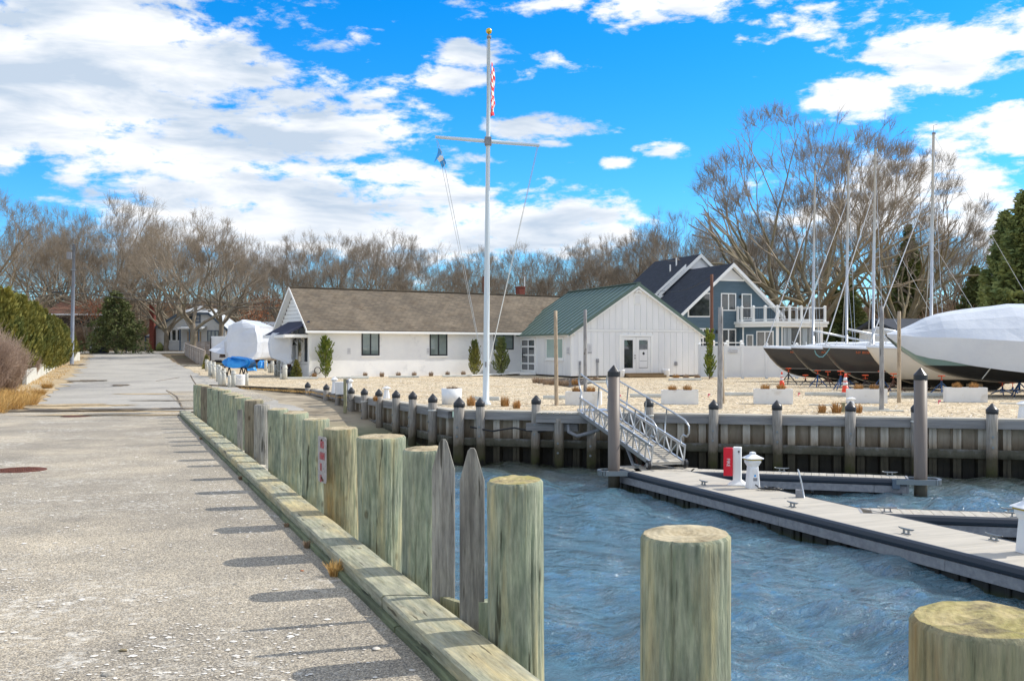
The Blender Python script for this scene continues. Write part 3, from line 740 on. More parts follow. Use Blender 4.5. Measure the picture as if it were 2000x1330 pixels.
# (left edge px, width px, top y, material, top material, label)
PIL = [
 (378, 22, 751, 'g', 'e', 'farthest green timber piling, at the road end of the row'),
 (385, 22, 752, 'g', 'e', 'second farthest green timber piling of the near row'),
 (393, 21, 754, 'b', 'e', 'small grey brown piling near the far end of the row'),
 (405, 24, 757, 'g', 'e', 'fourth piling from the road end, green timber'),
 (413, 26, 760, 'g', 'e', 'fifth piling from the road end, green timber'),
 (425, 27, 762, 'g', 'e', 'sixth piling from the road end, green timber'),
 (434, 30, 768, 'g', 'e', 'seventh piling from the road end, green timber'),
 (443, 32, 771, 'g', 'e', 'eighth piling from the road end, green timber'),
 (458, 34, 776, 'g', 'e', 'green piling just beyond the two short grey boards'),
 (478, 36, 781, 'b', 'e', 'brown knotted piling just this side of the two short grey boards'),
 (496, 30, 790, 'w', 'w', 'dark grey weathered piling between a brown and a green one'),
 (524, 40, 799, 'g', 'e', 'green piling to the right of the dark grey weathered one'),
 (552, 50, 806, 'b2', 'e', 'mottled green piling with ragged right edge, two left of the metal sign'),
 (590, 52, 818, 'g', 'e', 'pale green piling directly behind the rusty metal sign'),
 (633, 67, 836, 'y', 'y', 'yellow streaked piling carrying the rusty metal sign'),
 (702, 84, 852, 'g', 'e', 'thick green piling that widens to its top, right of the sign piling'),
 (785, 84, 876, 'g2', 'y', 'green piling half hidden by the grey pointed pickets'),
 (955, 108, 937, 'g', 'l', 'tall green piling with mossy yellow top, right of the pickets'),
 (1252, 173, 1041, 'g', 'p', 'large pale green piling standing alone in front of the water'),
 (1782, 262, 1208, 'y', 'l', 'nearest piling with yellow lichen top, bottom right corner of the view'),
]
PM = {'g': m_wood_g, 'g2': m_wood_g, 'b': m_wood_b, 'b2': m_wood_g, 'w': m_wood_gray, 'y': m_wood_y}
PT = {'e': m_endgrain, 'w': m_wood_gray, 'y': m_endgrain, 'l': m_lichen, 'p': m_endgrain}
for i, (lf, w, ty, pm, pt, lab) in enumerate(PIL):
    c = lf+w/2; Y = 2000*1.9/(c-243); X = XROW(Y); r = w*Y/2000/2
    piling('timber_piling', lab, X, Y, r, ZA(ty, Y)+.0, 3.7*i+1, PM[pm], PT[pt],
           lean=((.0, 0), (.006, 0), (-.008, 0))[i % 3], flare=.022 if i == 15 else 0, cut=.006)

# ---------------------------------------------------------------- kerb timbers laid along the pavement edge
def kz(Y): return .286-.011*Y
kt = thing('timber_kerb', 'long green treated timber kerb running along the pavement edge', 'kerb')
rk = random.Random(4)
ka = math.atan(-K); kt.rotation_euler.z = ka
kin = lambda p: (p[0]*math.cos(ka)+p[1]*math.sin(ka), -p[0]*math.sin(ka)+p[1]*math.cos(ka), p[2])
y = 2.0; j = 0
nrm = Vector((.935, .354, 0))
while y < 27.0:
    y1 = min(27.4, y+(3.4+rk.random()*1.6)); g = .012
    mb = MB(); rows = []; ns = 16
    dzj = (rk.random()-.5)*.02
    for q in range(ns+1):
        Y = lerp(y+g, y1-g, q/ns); w_ = .012*noise.noise(Vector((Y*1.3, j, 0)))
        xl = 1.455+K*Y+w_; xr = 1.735+K*Y+.01*noise.noise(Vector((Y*1.7, 9, j))); z = kz(Y)+dzj+.006*noise.noise(Vector((Y*2, j, 4)))
        rows.append([(xl, Y, z-.075), (xl-.004, Y, z-.012), (xl+.012, Y, z), (xl+.09, Y, z+.004), (xl+.19, Y, z+.002), (xr-.012, Y, z), (xr, Y, z-.012), (xr, Y, z-.15), (xl, Y, z-.15)])
    mb.loft([[kin(p) for p in r] for r in rows])
    mb.build('timber', m_kerb, kt)
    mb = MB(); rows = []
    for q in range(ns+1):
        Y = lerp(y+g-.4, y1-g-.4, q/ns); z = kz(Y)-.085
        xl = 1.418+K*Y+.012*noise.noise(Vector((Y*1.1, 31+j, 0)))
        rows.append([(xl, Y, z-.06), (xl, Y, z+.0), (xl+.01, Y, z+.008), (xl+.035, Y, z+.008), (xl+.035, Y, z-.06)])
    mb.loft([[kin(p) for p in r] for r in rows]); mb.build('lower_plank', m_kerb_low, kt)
    y = y1; j += 1
# sheet wall under the kerb down to the water
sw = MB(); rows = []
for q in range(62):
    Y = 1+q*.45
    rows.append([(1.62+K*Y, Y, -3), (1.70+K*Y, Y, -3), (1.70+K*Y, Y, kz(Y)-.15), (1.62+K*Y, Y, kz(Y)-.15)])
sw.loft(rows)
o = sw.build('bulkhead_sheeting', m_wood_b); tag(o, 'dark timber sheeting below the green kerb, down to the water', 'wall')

# two grey pickets left from a fence, nailed to a short rail
Yp = 2000*1.80/(869-243); Yq = 2000*1.80/(925-243)
pf = thing('picket_fence_remnant', 'two grey weathered pointed pickets on a short rail between green pilings', 'fence', (1.80+K*Yp, Yp, 0))
def picket(px, Y, top, lean, w=.128, th=.022):
    X = XA(px, Y)-pf.location.x; y0 = Y-pf.location.y; z1 = ZA(top, Y)
    prof = [(-w/2, 0), (w/2, 0), (w/2, z1-.17), (w*.16, z1-.015), (w*.08, z1), (-w*.08, z1), (-w*.18, z1-.015), (-w/2, z1-.17)]
    mb = MB(); mb.prism([(X+a+lean*b, y0-.0, b+.0) for a, b in prof], (0, th, 0))
    return mb.build('picket', m_wood_gray, pf, bevel=.003)
picket(866, Yp, 858, .0); picket(922, Yq, 875, .0)
mb = MB(); mb.beam((-.02, .02, .17), (.30, -.38, .17), .035, .09); mb.build('rail', m_wood_y, pf)
mb = MB(); mb.bx(.205, .265, -.48, -.40, -.05, .30); mb.build('block', m_wood_g, pf)
# two short grey boards further along the row
Yb = 2000*1.86/(472-243)
bb = thing('short_grey_boards', 'two short grey boards standing between far pilings', 'fence', (1.86+K*Yb, Yb, 0))
for k, (px, ty) in enumerate(((469, 800), (475, 803))):
    mb = MB(); x = XA(px, Yb)-bb.location.x; mb.bx(x-.04, x+.04, k*.03-.02, k*.03+.005, -.2, ZA(ty, Yb)); mb.build('board', m_wood_gray, bb)

# rusted sign plate screwed to the sign piling, print mostly flaked away
i = 14; c = PIL[i][0]+PIL[i][1]/2; Ys = 2000*1.9/(c-243); Xs = XROW(Ys); rr = PIL[i][1]*Ys/4000
sg = thing('metal_sign', 'rusty pale metal sign with flaked red lettering, screwed to a piling', 'sign', (Xs-rr*.84, Ys-rr*.84, 0), R(-62))
z0 = ZA(938, Ys); z1 = ZA(850, Ys)-.0
def rrect(x0, x1, z0, z1, r, y, n=5):
    pts = []
    for cx, cz, a0 in ((x1-r, z0+r, -90), (x1-r, z1-r, 0), (x0+r, z1-r, 90), (x0+r, z0+r, 180)):
        for k in range(n+1): a = R(a0+90*k/n); pts.append((cx+r*math.cos(a), y, cz+r*math.sin(a)))
    return pts
mb = MB(); mb.prism(rrect(-.115, .115, z0, z1, .025, -.02), (0, .004, 0)); mb.build('plate', m_signold, sg)
for k, tx in enumerate(('NO', 'HAN', 'TI', 'U')):
    M = Matrix.Translation((-.028 if k > 1 else .01, -.0225, z1-.072-k*.098)) @ Matrix.Rotation(R(90), 4, 'X') @ Matrix.Diagonal((1.0, 1.5, 1, 1))
    text_part(tx, .062, m_redtext, sg, M)
mb = MB()
for zz in (z1-.03, z0+.04): mb.lathe([(.008, 0), (.008, .006)], 8, (0, 0, 0))
for q, zz in enumerate((z1-.03, z0+.04)):
    m2 = MB(); m2.prism([(.009*math.cos(a), -.028, zz+.009*math.sin(a)) for a in [k*math.pi/4 for k in range(8)]], (0, .01, 0)); m2.build('screw', m_rustm, sg)
m2 = MB(); m2.prism([(-.02, -.0215, z0+.02), (.03, -.0215, z0+.008), (.05, -.0215, z0+.022), (.02, -.0215, z0+.035), (0, -.0215, z0+.05)], (0, .001, 0)); m2.build('rust_stain', m_rustm, sg)

# manhole cover
mx_, my_ = GP(38, 917, .03)
mc = thing('manhole_cover', 'round rust brown manhole cover in the pavement at the left', 'manhole cover', (mx_, my_, gz(my_)))
mb = MB(); mb.lathe([(.33, -.02), (.33, .008), (.30, .008)], 28); mb.build('rim', m_rustm, mc)
mb = MB(); mb.lathe([(.285, -.02), (.285, .011)], 28)
for k in range(-4, 5):
    for l in range(-4, 5):
        if (k*k+l*l)*.0036 < .06: mb.bx(k*.06-.02, k*.06+.02, l*.06-.02, l*.06+.02, .0112, .016)
mb.build('lid', m_rustm, mc)
mx2, my2 = GP(148, 812, -.09)
mc2 = thing('drain_cover', 'small brown cover near the seam between old and new pavement', 'manhole cover', (mx2, my2, gz(my2)))
mb = MB(); mb.lathe([(.34, -.02), (.34, .006)], 24); mb.build('lid', m_rustm, mc2)
mb = MB(); mb.lathe([(.38, -.03), (.38, .003)], 24); mb.build('rim', m_dirt, mc2)

# tufts of dead grass growing from the kerb joint
def tuft_mesh(name, n, r, h, seed, m, spread=.6, w=.01, base=.3, up=1.):
    rs = np.random.RandomState(seed)
    V = []; F = []
    for k in range(n):
        a = rs.rand()*6.283; q = r*base*math.sqrt(rs.rand()); x = q*math.cos(a); y = q*math.sin(a)
        b = a+rs.randn()*.4; s = r*(1-base)*rs.rand()*spread; hh = h*(.65+.4*rs.rand())*up*(1-.42*(q/(r*base+1e-6))**2 if base > .4 else 1)
        mx_, my_ = x+s*.45*math.cos(b), y+s*.45*math.sin(b); ex, ey = x+s*math.cos(b), y+s*math.sin(b)
        px_, py_ = -math.sin(b+rs.rand()*3)*w, math.cos(b+rs.rand()*3)*w
        o = len(V)
        V += [(x-px_, y-py_, -.01), (x+px_, y+py_, -.01), (mx_+px_*.8, my_+py_*.8, hh*.6), (mx_-px_*.8, my_-py_*.8, hh*.6), (ex+px_*.3, ey+py_*.3, hh), (ex-px_*.3, ey-py_*.3, hh)]
        F += [(o, o+1, o+2, o+3), (o+3, o+2, o+4, o+5)]
    return np_mesh(name, V, F, m)
for q, (px, py, s) in enumerate([(648, 1080, .9), (600, 1026, .45), (470, 905, .4), (393, 820, .4), (560, 985, .3)]):
    Yt = 2000*1.40/(px-243+0) if q else 2000*1.38/(px-243)
    o = put('grass_tuft', tuft_mesh('grass_tuft', 120, .09*s+.02, .12*s, 40+q, m_tan2 if q == 0 else m_brownbush, 1.0, .0025), loc=(1.40+K*Yt, Yt, gz(Yt)))
    tag(o, ['small yellow grass tuft at the foot of the timber kerb', 'low dead weed against the kerb beside the sign piling', 'dead weed by the kerb half way along the row',
            'dead weed at the far end of the kerb', 'tiny dead weed by the kerb beyond the yellow tuft'][q], 'grass tuft')
# a few loose stones and shells
rs_ = random.Random(9)
for q, (px, py, s, lab, mm) in enumerate([(735, 1265, .03, 'pale flat shell beside the kerb, larger of two', m_shellm), (617, 1150, .018, 'small grey stone in the shadow of a piling', m_wood_gray),
        (805, 1308, .018, 'small white shell close to the kerb', m_shellm), (240, 1268, .028, 'round tan pebble on the shell strewn pavement', m_endgrain),
        (210, 1318, .032, 'grey upturned clam shell at the bottom of the view', m_wood_gray), (575, 1200, .016, 'white shell chip on bare pavement', m_shellm),
        (865, 1295, .022, 'dark mussel shell leaning on the kerb', m_plastic), (460, 1135, .016, 'grey pebble left of the piling shadows', m_wood_gray), (590, 1107, .02, 'brown leaf lying by a piling shadow', m_rust)]):
    x, y_ = GP(px, py, .12)
    mb = MB(); mb.lathe([(s*.5, -.004), (s, .002), (s*.9, s*.25), (s*.5, s*.42), (s*.1, s*.46)], 10)
    o = mb.build('pebble', mm, smooth=True, loc=(x, y_, gz(y_))); o.scale = (1, .7, .8); o.rotation_euler = (.1, .1, rs_.random()*3)
    tag(o, lab, 'pebble')
# ---------------------------------------------------------------- far bulkheads: sheet piles, wales, posts with black cone caps
m_pan = mat('shaded_stained_sheet_pan', S(188, 176, 158), S(158, 146, 128), scale=1.5, stretch=(2, 2, .5), rough=.7, c3=S(128, 112, 92), s3=1.4, st3=(2, 2, .25), a3=(.5, .75),
            extra=zstain([(-.62, -.40, S(112, 92, 66), .6), (-.80, -.62, S(60, 54, 34), .85), (-1.05, -.85, S(34, 32, 22), .9), (-1.36, -1.2, S(20, 18, 14), .95)], wob=.10), var=.05)  # shade of the recesses put into a darker pan colour, plus tide stains
def corr_mesh(period, zt, zb, depth=.17):
    """one bay of corrugated vinyl sheet with an interlock rib"""
    P = [(0, 0), (period*.30, 0), (period*.40, depth), (period*.88, depth), (period*.98, 0), (period*1.0, 0)]
    mb = MB(); th = .014
    outer = [(x, y, zb) for x, y in P]; inner = [(x, y+th, zb) for x, y in reversed(P)]
    mb.prism(outer+inner, (0, 0, zt-zb))
    mb.bx(period*.135, period*.165, -.022, -.001, zb, zt)
    mb.bx(period*.63, period*.65, depth-.012, depth-.001, zb, zt)
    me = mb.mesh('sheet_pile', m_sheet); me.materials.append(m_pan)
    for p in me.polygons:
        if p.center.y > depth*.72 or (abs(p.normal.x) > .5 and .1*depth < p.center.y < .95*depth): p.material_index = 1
    return me
SHEET = corr_mesh(.53, -.21, -2.4)
def cap_mesh(r):
    mb = MB(); mb.lathe([(r*1.06, -.10), (r*1.10, -.09), (r*1.10, 0), (r*1.0, .012), (.012, r*1.15), (.001, r*1.16)], 16); return mb
def post(parent, x, y, r, zt, zb, seed, cap=True):
    mb = MB(); V = []; n = 16; zs = [zb, -1.2, -.7, -.2, zt]
    for z in zs:
        for k in range(n):
            a = 2*math.pi*k/n; q = r*(1+.05*noise.noise(Vector((math.cos(a)*2+seed, math.sin(a)*2, z*1.5))))
            V.append((q*math.cos(a), q*math.sin(a), z))
    F = [(i*n+k, i*n+(k+1) % n, (i+1)*n+(k+1) % n, (i+1)*n+k) for i in range(4) for k in range(n)]+[tuple(4*n+k for k in range(n))]
    me = bpy.data.meshes.new('post'); me.from_pydata(V, [], F); me.materials.append(m_post); me.shade_smooth()
    o = put('post', me, parent, loc=(x, y, 0)); o.rotation_euler = (.02*math.sin(seed*5), .016*math.cos(seed*3), 0)
    if int(seed*10) % 4 == 1:
        rb = MB(); rb.lathe([(r*1.05, zt-.34), (r*1.13, zt-.32), (r*1.05, zt-.30)], 16); rb.build('rope_band', m_rope, o, True)
    if cap:
        c = cap_mesh(r).build('post_cap', m_plastic, o, True, loc=(0, 0, zt-.0))
    for zb_ in ((zt-.62, zt-.86) if zb < -1 else (zt-.5,)):
        b = MB(); b.prism([(.028*math.cos(a), -r-.022, zb_+.028*math.sin(a)) for a in [q*math.pi/4 for q in range(8)]], (0, .04, 0)); b.build('bolt', m_galv, o)
    return o
def wallrun(name, label, P0, P1, posts, cap_w=.42, zb_post=-2.4, beam_f=(.0, .12), seedb=0, sheets=True, low=True, wale_front=.17):
    """local x runs along the wall, -y faces the water"""
    d = Vector((P1[0]-P0[0], P1[1]-P0[1], 0)); Lh = d.length; rz = math.atan2(d.y, d.x)
    t = thing(name, label, 'bulkhead', (P0[0], P0[1], 0), rz)
    n = int(Lh/.53)
    for i in range(n): put('sheet_pile', SHEET, t, loc=(i*.53, 0, 0))
    xs = [0]+sorted(posts)+[Lh]
    for a, b in zip(xs, xs[1:]):
        if b-a < .3: continue
        mb = MB(); mb.bx(a+.10, b-.10, -wale_front, -.03, -.215, -.022); mb.build('wale', m_wale, t, bevel=.008)
        if low:
            mb = MB(); mb.bx(a+.09, b-.09, -wale_front+.01, -.03, -.90, -.70); mb.build('lower_wale', m_wale, t, bevel=.008)
    # cap planks laid end to end
    x = 0; rr_ = random.Random(int(Lh*10))
    while x < Lh:
        x1 = min(Lh, x+2.4)
        for q in range(3):
            w = cap_w/3
            mb = MB(); mb.bx(x+.004, x1-.004, -.15+q*w+.004, -.15+(q+1)*w-.004, -.02, .018+.002*q); mb.build('cap_board', m_capwood, t)
        x = x1
    return t, rz
# main far wall
F0 = (-1.5, 27.0); F1 = (XF(21.6), 21.6)
rzF = math.atan2(F1[1]-F0[1], F1[0]-F0[0]); dF = Vector((math.cos(rzF), math.sin(rzF)))
def onF(px):      # distance along the wall seen at this pixel
    m_ = (px-1000)/2000; Y = (-1.5+3.626*27)/(m_+3.626); X = m_*Y
    return (Vector((X, Y))-Vector(F0)).dot(dF), X, Y
FP = [(902, 775, .14), (943, 776, .115), (1051, 771, .115), (1270, 776, .11), (1395, 780, .115), (1518, 781, .115), (1660, 783, .12), (1787, 785, .11), (1934, 787, .125)]
posF = [onF(p[0])[0] for p in FP]+[onF(2060)[0], onF(2180)[0]]
wallF, _ = wallrun('far_bulkhead', 'long grey corrugated bulkhead with bolted timber wale across the water', F0, F1, posF)
# the name must not carry a position word
wallF.name = 'sheet_pile_bulkhead'
for k, (px, ty, r) in enumerate(FP+[(2060, 789, .12), (2180, 791, .12)]):
    s, X, Y = onF(px); post(wallF, s, -.17-.06, r, ZA(ty, Y)-r*1.1, -2.4, k*3.1)
for px, ty in ((1099, 817), (1162, 822)):
    s, X, Y = onF(px); post(wallF, s, -.42, .12, ZA(ty, Y-.4), -2.4, px, cap=False)
# stepped out landing beam under the gangway head
sA = onF(1056)[0]; sB = onF(1172)[0]
mb = MB(); mb.bx(sA, sB, -.52, -.40, -.24, -.03); mb.build('landing_beam', m_wale, wallF, bevel=.008)
mb = MB(); mb.bx(sA-.3, sB-.5, -.36, -.24, -.46, -.27); mb.build('landing_beam', m_wale, wallF, bevel=.008)
for k in range(10):
    x = sA+(sB-sA)*k/10; mb = MB(); mb.bx(x+.01, x+(sB-sA)/10-.01, -.53, -.152, -.018, .02); mb.build('landing_board', m_capwood, wallF)
# pipe and cable hung under the landing
mb = MB(); s0 = onF(925)[0]; mb.path([(s0+i*.3, -.30, -.40-.10*math.sin(i*.8)**2) for i in range(8)], .022); mb.build('hanging_cable', m_plastic, wallF, True)
s0 = onF(1118)[0]; mb = MB(); mb.path([(s0, -.5, -.28), (s0+.02, -.55, -.45), (s0+.25, -.58, -.55), (s0+.6, -.62, -.45), (s0+.8, -.6, -.38)], .045, 10); mb.build('conduit', m_fascia, wallF, True)
# ramp wall
RP = [(650, 749, .12), (673, 752, .10), (700, 755, .12), (726, 757, .12), (755, 759, .12), (789, 761, .125), (822, 763, .125), (862, 768, .13)]
def onR(px):
    m_ = (px-1000)/2000; Y = (-1.5+.454*27)/(m_+.454); return m_*Y, Y
R0 = (XR(41.6), 41.6)
posR = []
for px, ty, r in RP:
    X, Y = onR(px); posR.append((Vector((X, Y))-Vector(R0)).length)
wallR, _ = wallrun('sheet_pile_bulkhead', 'grey sheet pile wall stepping down beside the concrete ramp, with capped posts', R0, (-1.5, 27.0), posR+[.35], cap_w=.30)
for k, (px, ty, r) in enumerate(RP):
    X, Y = onR(px); post(wallR, posR[k], -.25, r*.92, ZA(ty, Y)-r*1.1, -2.4, 50+k*2.3)
post(wallR, .35, -.25, .11, ZA(746, 41.2)-.12, -1.4, 77)

# ---------------------------------------------------------------- floating docks
DZ = -.95
dk = Vector((-.347, .938, 0)).normalized(); dn = Vector((.938, .347, 0))
def XL(Y): return 10.42-.37*Y
def dock(name, label, cat, A, B, w, planks, group=None, rail_both=True, floats=True, wood_end=True):
    """A and B: left hand edge at each end, w the width to the right of A->B direction rotated clockwise"""
    A = Vector((A[0], A[1], 0)); B = Vector((B[0], B[1], 0)); d = B-A; Lh = d.length; rz = math.atan2(d.y, d.x)
    t = thing(name, label, cat, (A.x, A.y, DZ), rz, group)
    # local: x along, y from 0 to -w (right of travel)
    if planks:
        n = int(Lh/.15)
        mb = MB(); mb.bx(.004, .146, -w+.03, -.03, -.03, .0); me = mb.mesh('plank', m_deck)
        for i in range(n): put('plank', me, t, loc=(i*.15, 0, .0015*(i % 3)))
    else:
        x = 0
        while x < Lh-.01:
            x1 = min(Lh, x+3.6); mb = MB(); mb.bx(x+.004, x1-.004, -w+.03, -.03, -.04, 0)
            mb.build('deck_panel', m_deck, t, bevel=.006); x = x1
    for yy in (0, -w):
        sgn = 1 if yy == 0 else -1
        mb = MB(); mb.prism([(0, yy+sgn*.0, -.135), (0, yy+sgn*.035, -.12), (0, yy+sgn*.05, -.075), (0, yy+sgn*.035, -.02), (0, yy+sgn*.0, .004), (0, yy-sgn*.026, .004), (0, yy-sgn*.026, -.135)], (Lh, 0, 0))
        mb.build('rub_rail', m_rubber, t)
        x = 0
        while x < Lh-.05:
            x1 = min(Lh, x+3.6); mb = MB(); y0, y1 = sorted((yy+sgn*.018, yy-sgn*.02)); mb.bx(x+.003, x1-.003, y0, y1, -.285, -.137)
            mb.build('fascia_board', m_fascia, t, bevel=.006); x = x1
    for xx in (0, Lh):
        sgn = -1 if xx == 0 else 1
        mb = MB(); x0, x1 = sorted((xx+sgn*.001, xx+sgn*.04)); mb.bx(x0, x1, -w, 0, -.285, .003); mb.build('end_board', m_fascia, t)
    x = .15
    while x < Lh-.5:
        x1 = min(Lh-.1, x+1.15); mb = MB(); mb.bx(x, x1-.06, -w+.05, -.05, -.60, -.286)
        for q in range(3): mb.bx(x+.12+q*.33, x+.2+q*.33, -w+.02, -.02, -.58, -.29)
        mb.build('float', m_float, t, bevel=.02); x = x1
    return t, rz
def loc2(t, x, y, z=0):     # dock local -> world
    return t.matrix_basis @ Vector((x, y, z))
Bd = (XL(3.0), 3.0); Ad = (XL(22.35), 22.35)
# travelling from the near end B to the gangway A, the water side edge is on the left
main, rzm = dock('floating_dock', 'long grey floating dock running from the gangway toward the lower right', 'dock', Bd, Ad, 1.22, False)
Lmain = (Vector(Ad)-Vector(Bd)).length
fa = (XL(22.0)+.6, 22.30); fb = (7.95, 20.72)
fing1, rz1 = dock('finger_dock', 'narrow planked finger dock below the far bulkhead', 'dock', (fa[0]+1.05, fa[1]-.33), fb, .55, True, 'finger docks')
fing2, rz2 = dock('finger_dock', 'narrow planked finger dock in the middle right of the basin', 'dock', (5.62, 16.56), (9.9, 15.55), .58, True, 'finger docks')
# small landing joining gangway foot, dock and finger
la = thing('dock_landing', 'small planked landing joining the long dock and the finger dock', 'dock', (XL(22.3)+1.25, 22.28, DZ), rz1)
for k in range(4):
    mb = MB(); mb.bx(.03+k*.15, .03+k*.15+.142, -.66, -.02, -.03, .003); mb.build('plank', m_deck, la)
mb = MB(); mb.bx(0, .66, -.70, -.67, -.28, .0); mb.build('fascia_board', m_fascia, la)
mb = MB(); mb.bx(.04, .6, -.6, -.05, -.58, -.05); mb.build('float', m_float, la)

# cleats
def cleat_proto():
    t = thing('dock_cleat', 'x', 'cleat')
    mb = MB()
    mb.path([(-.15, 0, .078), (-.10, 0, .068), (0, 0, .064), (.10, 0, .068), (.15, 0, .078)], [.008, .013, .016, .013, .008], 8); mb.build('horns', m_galv, t, True)
    mb = MB(); mb.bx(-.055, -.035, -.012, .012, 0, .064); mb.bx(.035, .055, -.012, .012, 0, .064); mb.bx(-.075, .075, -.022, .022, 0, .008); mb.build('base', m_galv, t)
    return t
cp = cleat_proto()
cl = [(1548, 990, 'm', 'left edge of the long dock, opposite the grey step'), (1770, 1043, 'm', 'left edge of the long dock, midway to the right frame edge'), (1941, 1055, 'm', 'right edge of the long dock near the nearer power pedestal'),
      (1444, 944, 'm', 'dock edge between the red box and the white pedestal'), (1374, 947, 'm', 'left edge of the dock in front of the red box'), (1244, 914, 'm', 'dock corner at the foot of the gangway'),
      (1527, 921, '1', 'left part of the planked finger dock under the far bulkhead'), (1738, 929, '1', 'right end of the planked finger dock by the brown pile'),
      (1733, 1000, '2', 'left part of the nearer planked finger dock'), (1975, 1002, '2', 'far edge at the right end of the nearer finger dock'), (1983, 1010, '2', 'near edge at the right end of the nearer finger dock')]
for k, (px, py, w, lab) in enumerate(cl):
    x, y_ = GP(px, py, DZ); rz = {'m': rzm, '1': rz1, '2': rz2}[w]
    lb = 'galvanised cleat on the '+lab
    if k == 0: cp.location = (x, y_, DZ+.004); cp.rotation_euler.z = rz; cp['label'] = lb; cp['group'] = 'dock cleats'
    else: copy_thing(cp, (x, y_, DZ+.004), rz, lb, group='dock cleats')

# brown sleeved guide piles with black caps and steel hoops
def guide_pile(label, px, Y, top, hoop_to):
    X = XA(px, Y); r = .125
    t = thing('guide_pile', label, 'pile', (X, Y, 0), 0, 'brown guide piles of the floating docks')
    mb = MB(); mb.lathe([(r, -3), (r, ZA(top, Y)-.14)], 28); mb.build('sleeve', m_pilew, t, True)
    cap_mesh(r*.98).build('pile_cap', m_plastic, t, False, loc=(0, 0, ZA(top, Y)-r*1.14))
    return t
def hoop(label, X, Y, dirv, L1):
    """flat steel loop reaching from the dock round the pile"""
    t = thing('pile_hoop', label, 'bracket', (X, Y, DZ-.05), math.atan2(dirv[1], dirv[0]))
    pts = []
    for a in range(-90, 91, 20): pts.append((L1+.12*math.cos(R(a)), .24*math.sin(R(a))))
    pts = [(-.25, -.24)]+pts+[(-.25, .24)]
    mb = MB()
    for a, b in zip(pts, pts[1:]): mb.beam((a[0], a[1], 0), (b[0], b[1], 0), .07, .10)
    mb.build('loop', m_galv, t)
    mb = MB(); mb.bx(-.32, -.18, -.27, .27, -.14, .05); mb.build('bracket_plate', m_bluetrim, t, bevel=.008)
    return t
guide_pile('brown guide pile with black cone cap beside the gangway', 1199, 21.75, 713, 0)
guide_pile('brown guide pile with black cone cap at the end of the finger dock', 1798, 20.25, 718, 0)
hoop('steel hoop holding the pile beside the gangway', XA(1199, 21.75)+.25, 21.75+.0, (-1, .0), .45)
hoop('steel hoop at the end of the finger dock round the right pile', XA(1798, 20.25)-.22, 20.35, (.94, -.2), .48)
# ---------------------------------------------------------------- gangway
def gangway():
    A = Vector((2.05, 25.75, .06)); B = Vector((3.32, 21.85, DZ+.16))
    d = B-A; Lg = d.length; rz = math.atan2(d.y, d.x); pitch = -math.asin(d.z/Lg)
    t = thing('gangway', 'aluminium gangway with looped handrails sloping from the bulkhead to the floating dock', 'gangway', A, 0)
    t.rotation_euler = (0, pitch, rz)
    W = .38
    mb = MB(); mb.bx(0, Lg, -W+.03, W-.03, -.03, 0)
    for k in range(int(Lg/.14)): mb.bx(k*.14, k*.14+.02, -W+.04, W-.04, .001, .012)
    mb.build('walkway', m_deck, t)
    for s in (-1, 1):
        y = s*W
        mb = MB(); mb.beam((0, y, -.03), (Lg, y, -.03), .045, .09); mb.build('bottom_chord', m_alu, t)
        mb = MB(); mb.beam((-.05, y, .34), (Lg, y, .34), .045, .055); mb.build('top_chord', m_alu, t)
        n = 13
        for k in range(n+1):
            x = Lg*k/n
            me = MB(); me.beam((x, y, .015), (x, y, .312), .028, .028, (1, 0, 0)); me.build('strut', m_alu, t)
            if k < n:
                me = MB(); me.beam((x+.02, y, .02) if k % 2 else (x+.02, y, .31), (x+Lg/n-.02, y, .31) if k % 2 else (x+Lg/n-.02, y, .02), .024, .024, (0, 1, 0)); me.build('diagonal', m_alu, t)
        pts = [(.05, y, .33), (.03, y, .50), (-.10, y, .60), (-.20, y, .72), (-.19, y, .86), (-.08, y, .93), (.1, y, .92)]
        pts += [(Lg*k/6, y, .90) for k in range(1, 6)]
        pts += [(Lg-.12, y, .88), (Lg+.08, y, .80), (Lg+.12, y, .66), (Lg+.04, y, .56), (Lg-.12, y, .55), (Lg-.22, y, .46), (Lg-.2, y, .35)]
        mb = MB(); mb.path(pts, .021, 8); mb.build('handrail', m_alu, t, True)
        for k in (1, 2, 3):
            x = Lg*k/4+.05; mb = MB(); mb.path([(x, y, .36), (x, y, .89)], .017, 8); mb.build('rail_post', m_alu, t, True)
        mb = MB(); mb.path([(Lg-.06, y*1.0-.03*0, -.10), (Lg-.06, y, -.04)], .02)
        V = MB()
        V.path([(Lg-.02, y+s*.03, -.06), (Lg-.02, y+s*.085, -.06)], .095, 18); V.build('wheel', m_plastic, t)
        V = MB(); V.path([(Lg-.02, y+s*.086, -.06), (Lg-.02, y+s*.093, -.06)], .055, 14); V.build('hub', m_alu, t)
    for x in (Lg*.25, Lg*.5, Lg*.75, Lg-.05):
        mb = MB(); mb.beam((x, -W, -.05), (x, W, -.05), .04, .05); mb.build('cross_bar', m_alu, t)
    mb = MB(); mb.bx(-.16, .04, -W, W, -.05, .02); mb.build('hinge_plate', m_alu, t)
    return t
gangway()
# hoses hanging down to the dock end beside the gangway
mb = MB(); mb.path([(2.62, 24.9, -.35), (2.68, 23.6, -.75), (2.72, 22.9, -1.0), (2.72, 22.5, -1.22), (2.70, 22.45, -.93)], .035, 10)
tag(mb.build('supply_hose', m_fascia, smooth=True), 'grey hose drooping under the gangway to the dock', 'hose')
mb = MB(); mb.path([(2.55, 25.3, -.25), (2.6, 24.9, -.5), (2.75, 24.3, -.55), (2.8, 23.6, -.8), (2.83, 22.9, -1.0), (2.88, 22.42, -.93)], .014, 8)
tag(mb.build('supply_hose', m_rustm, smooth=True), 'thin red brown hose hanging under the gangway', 'hose')

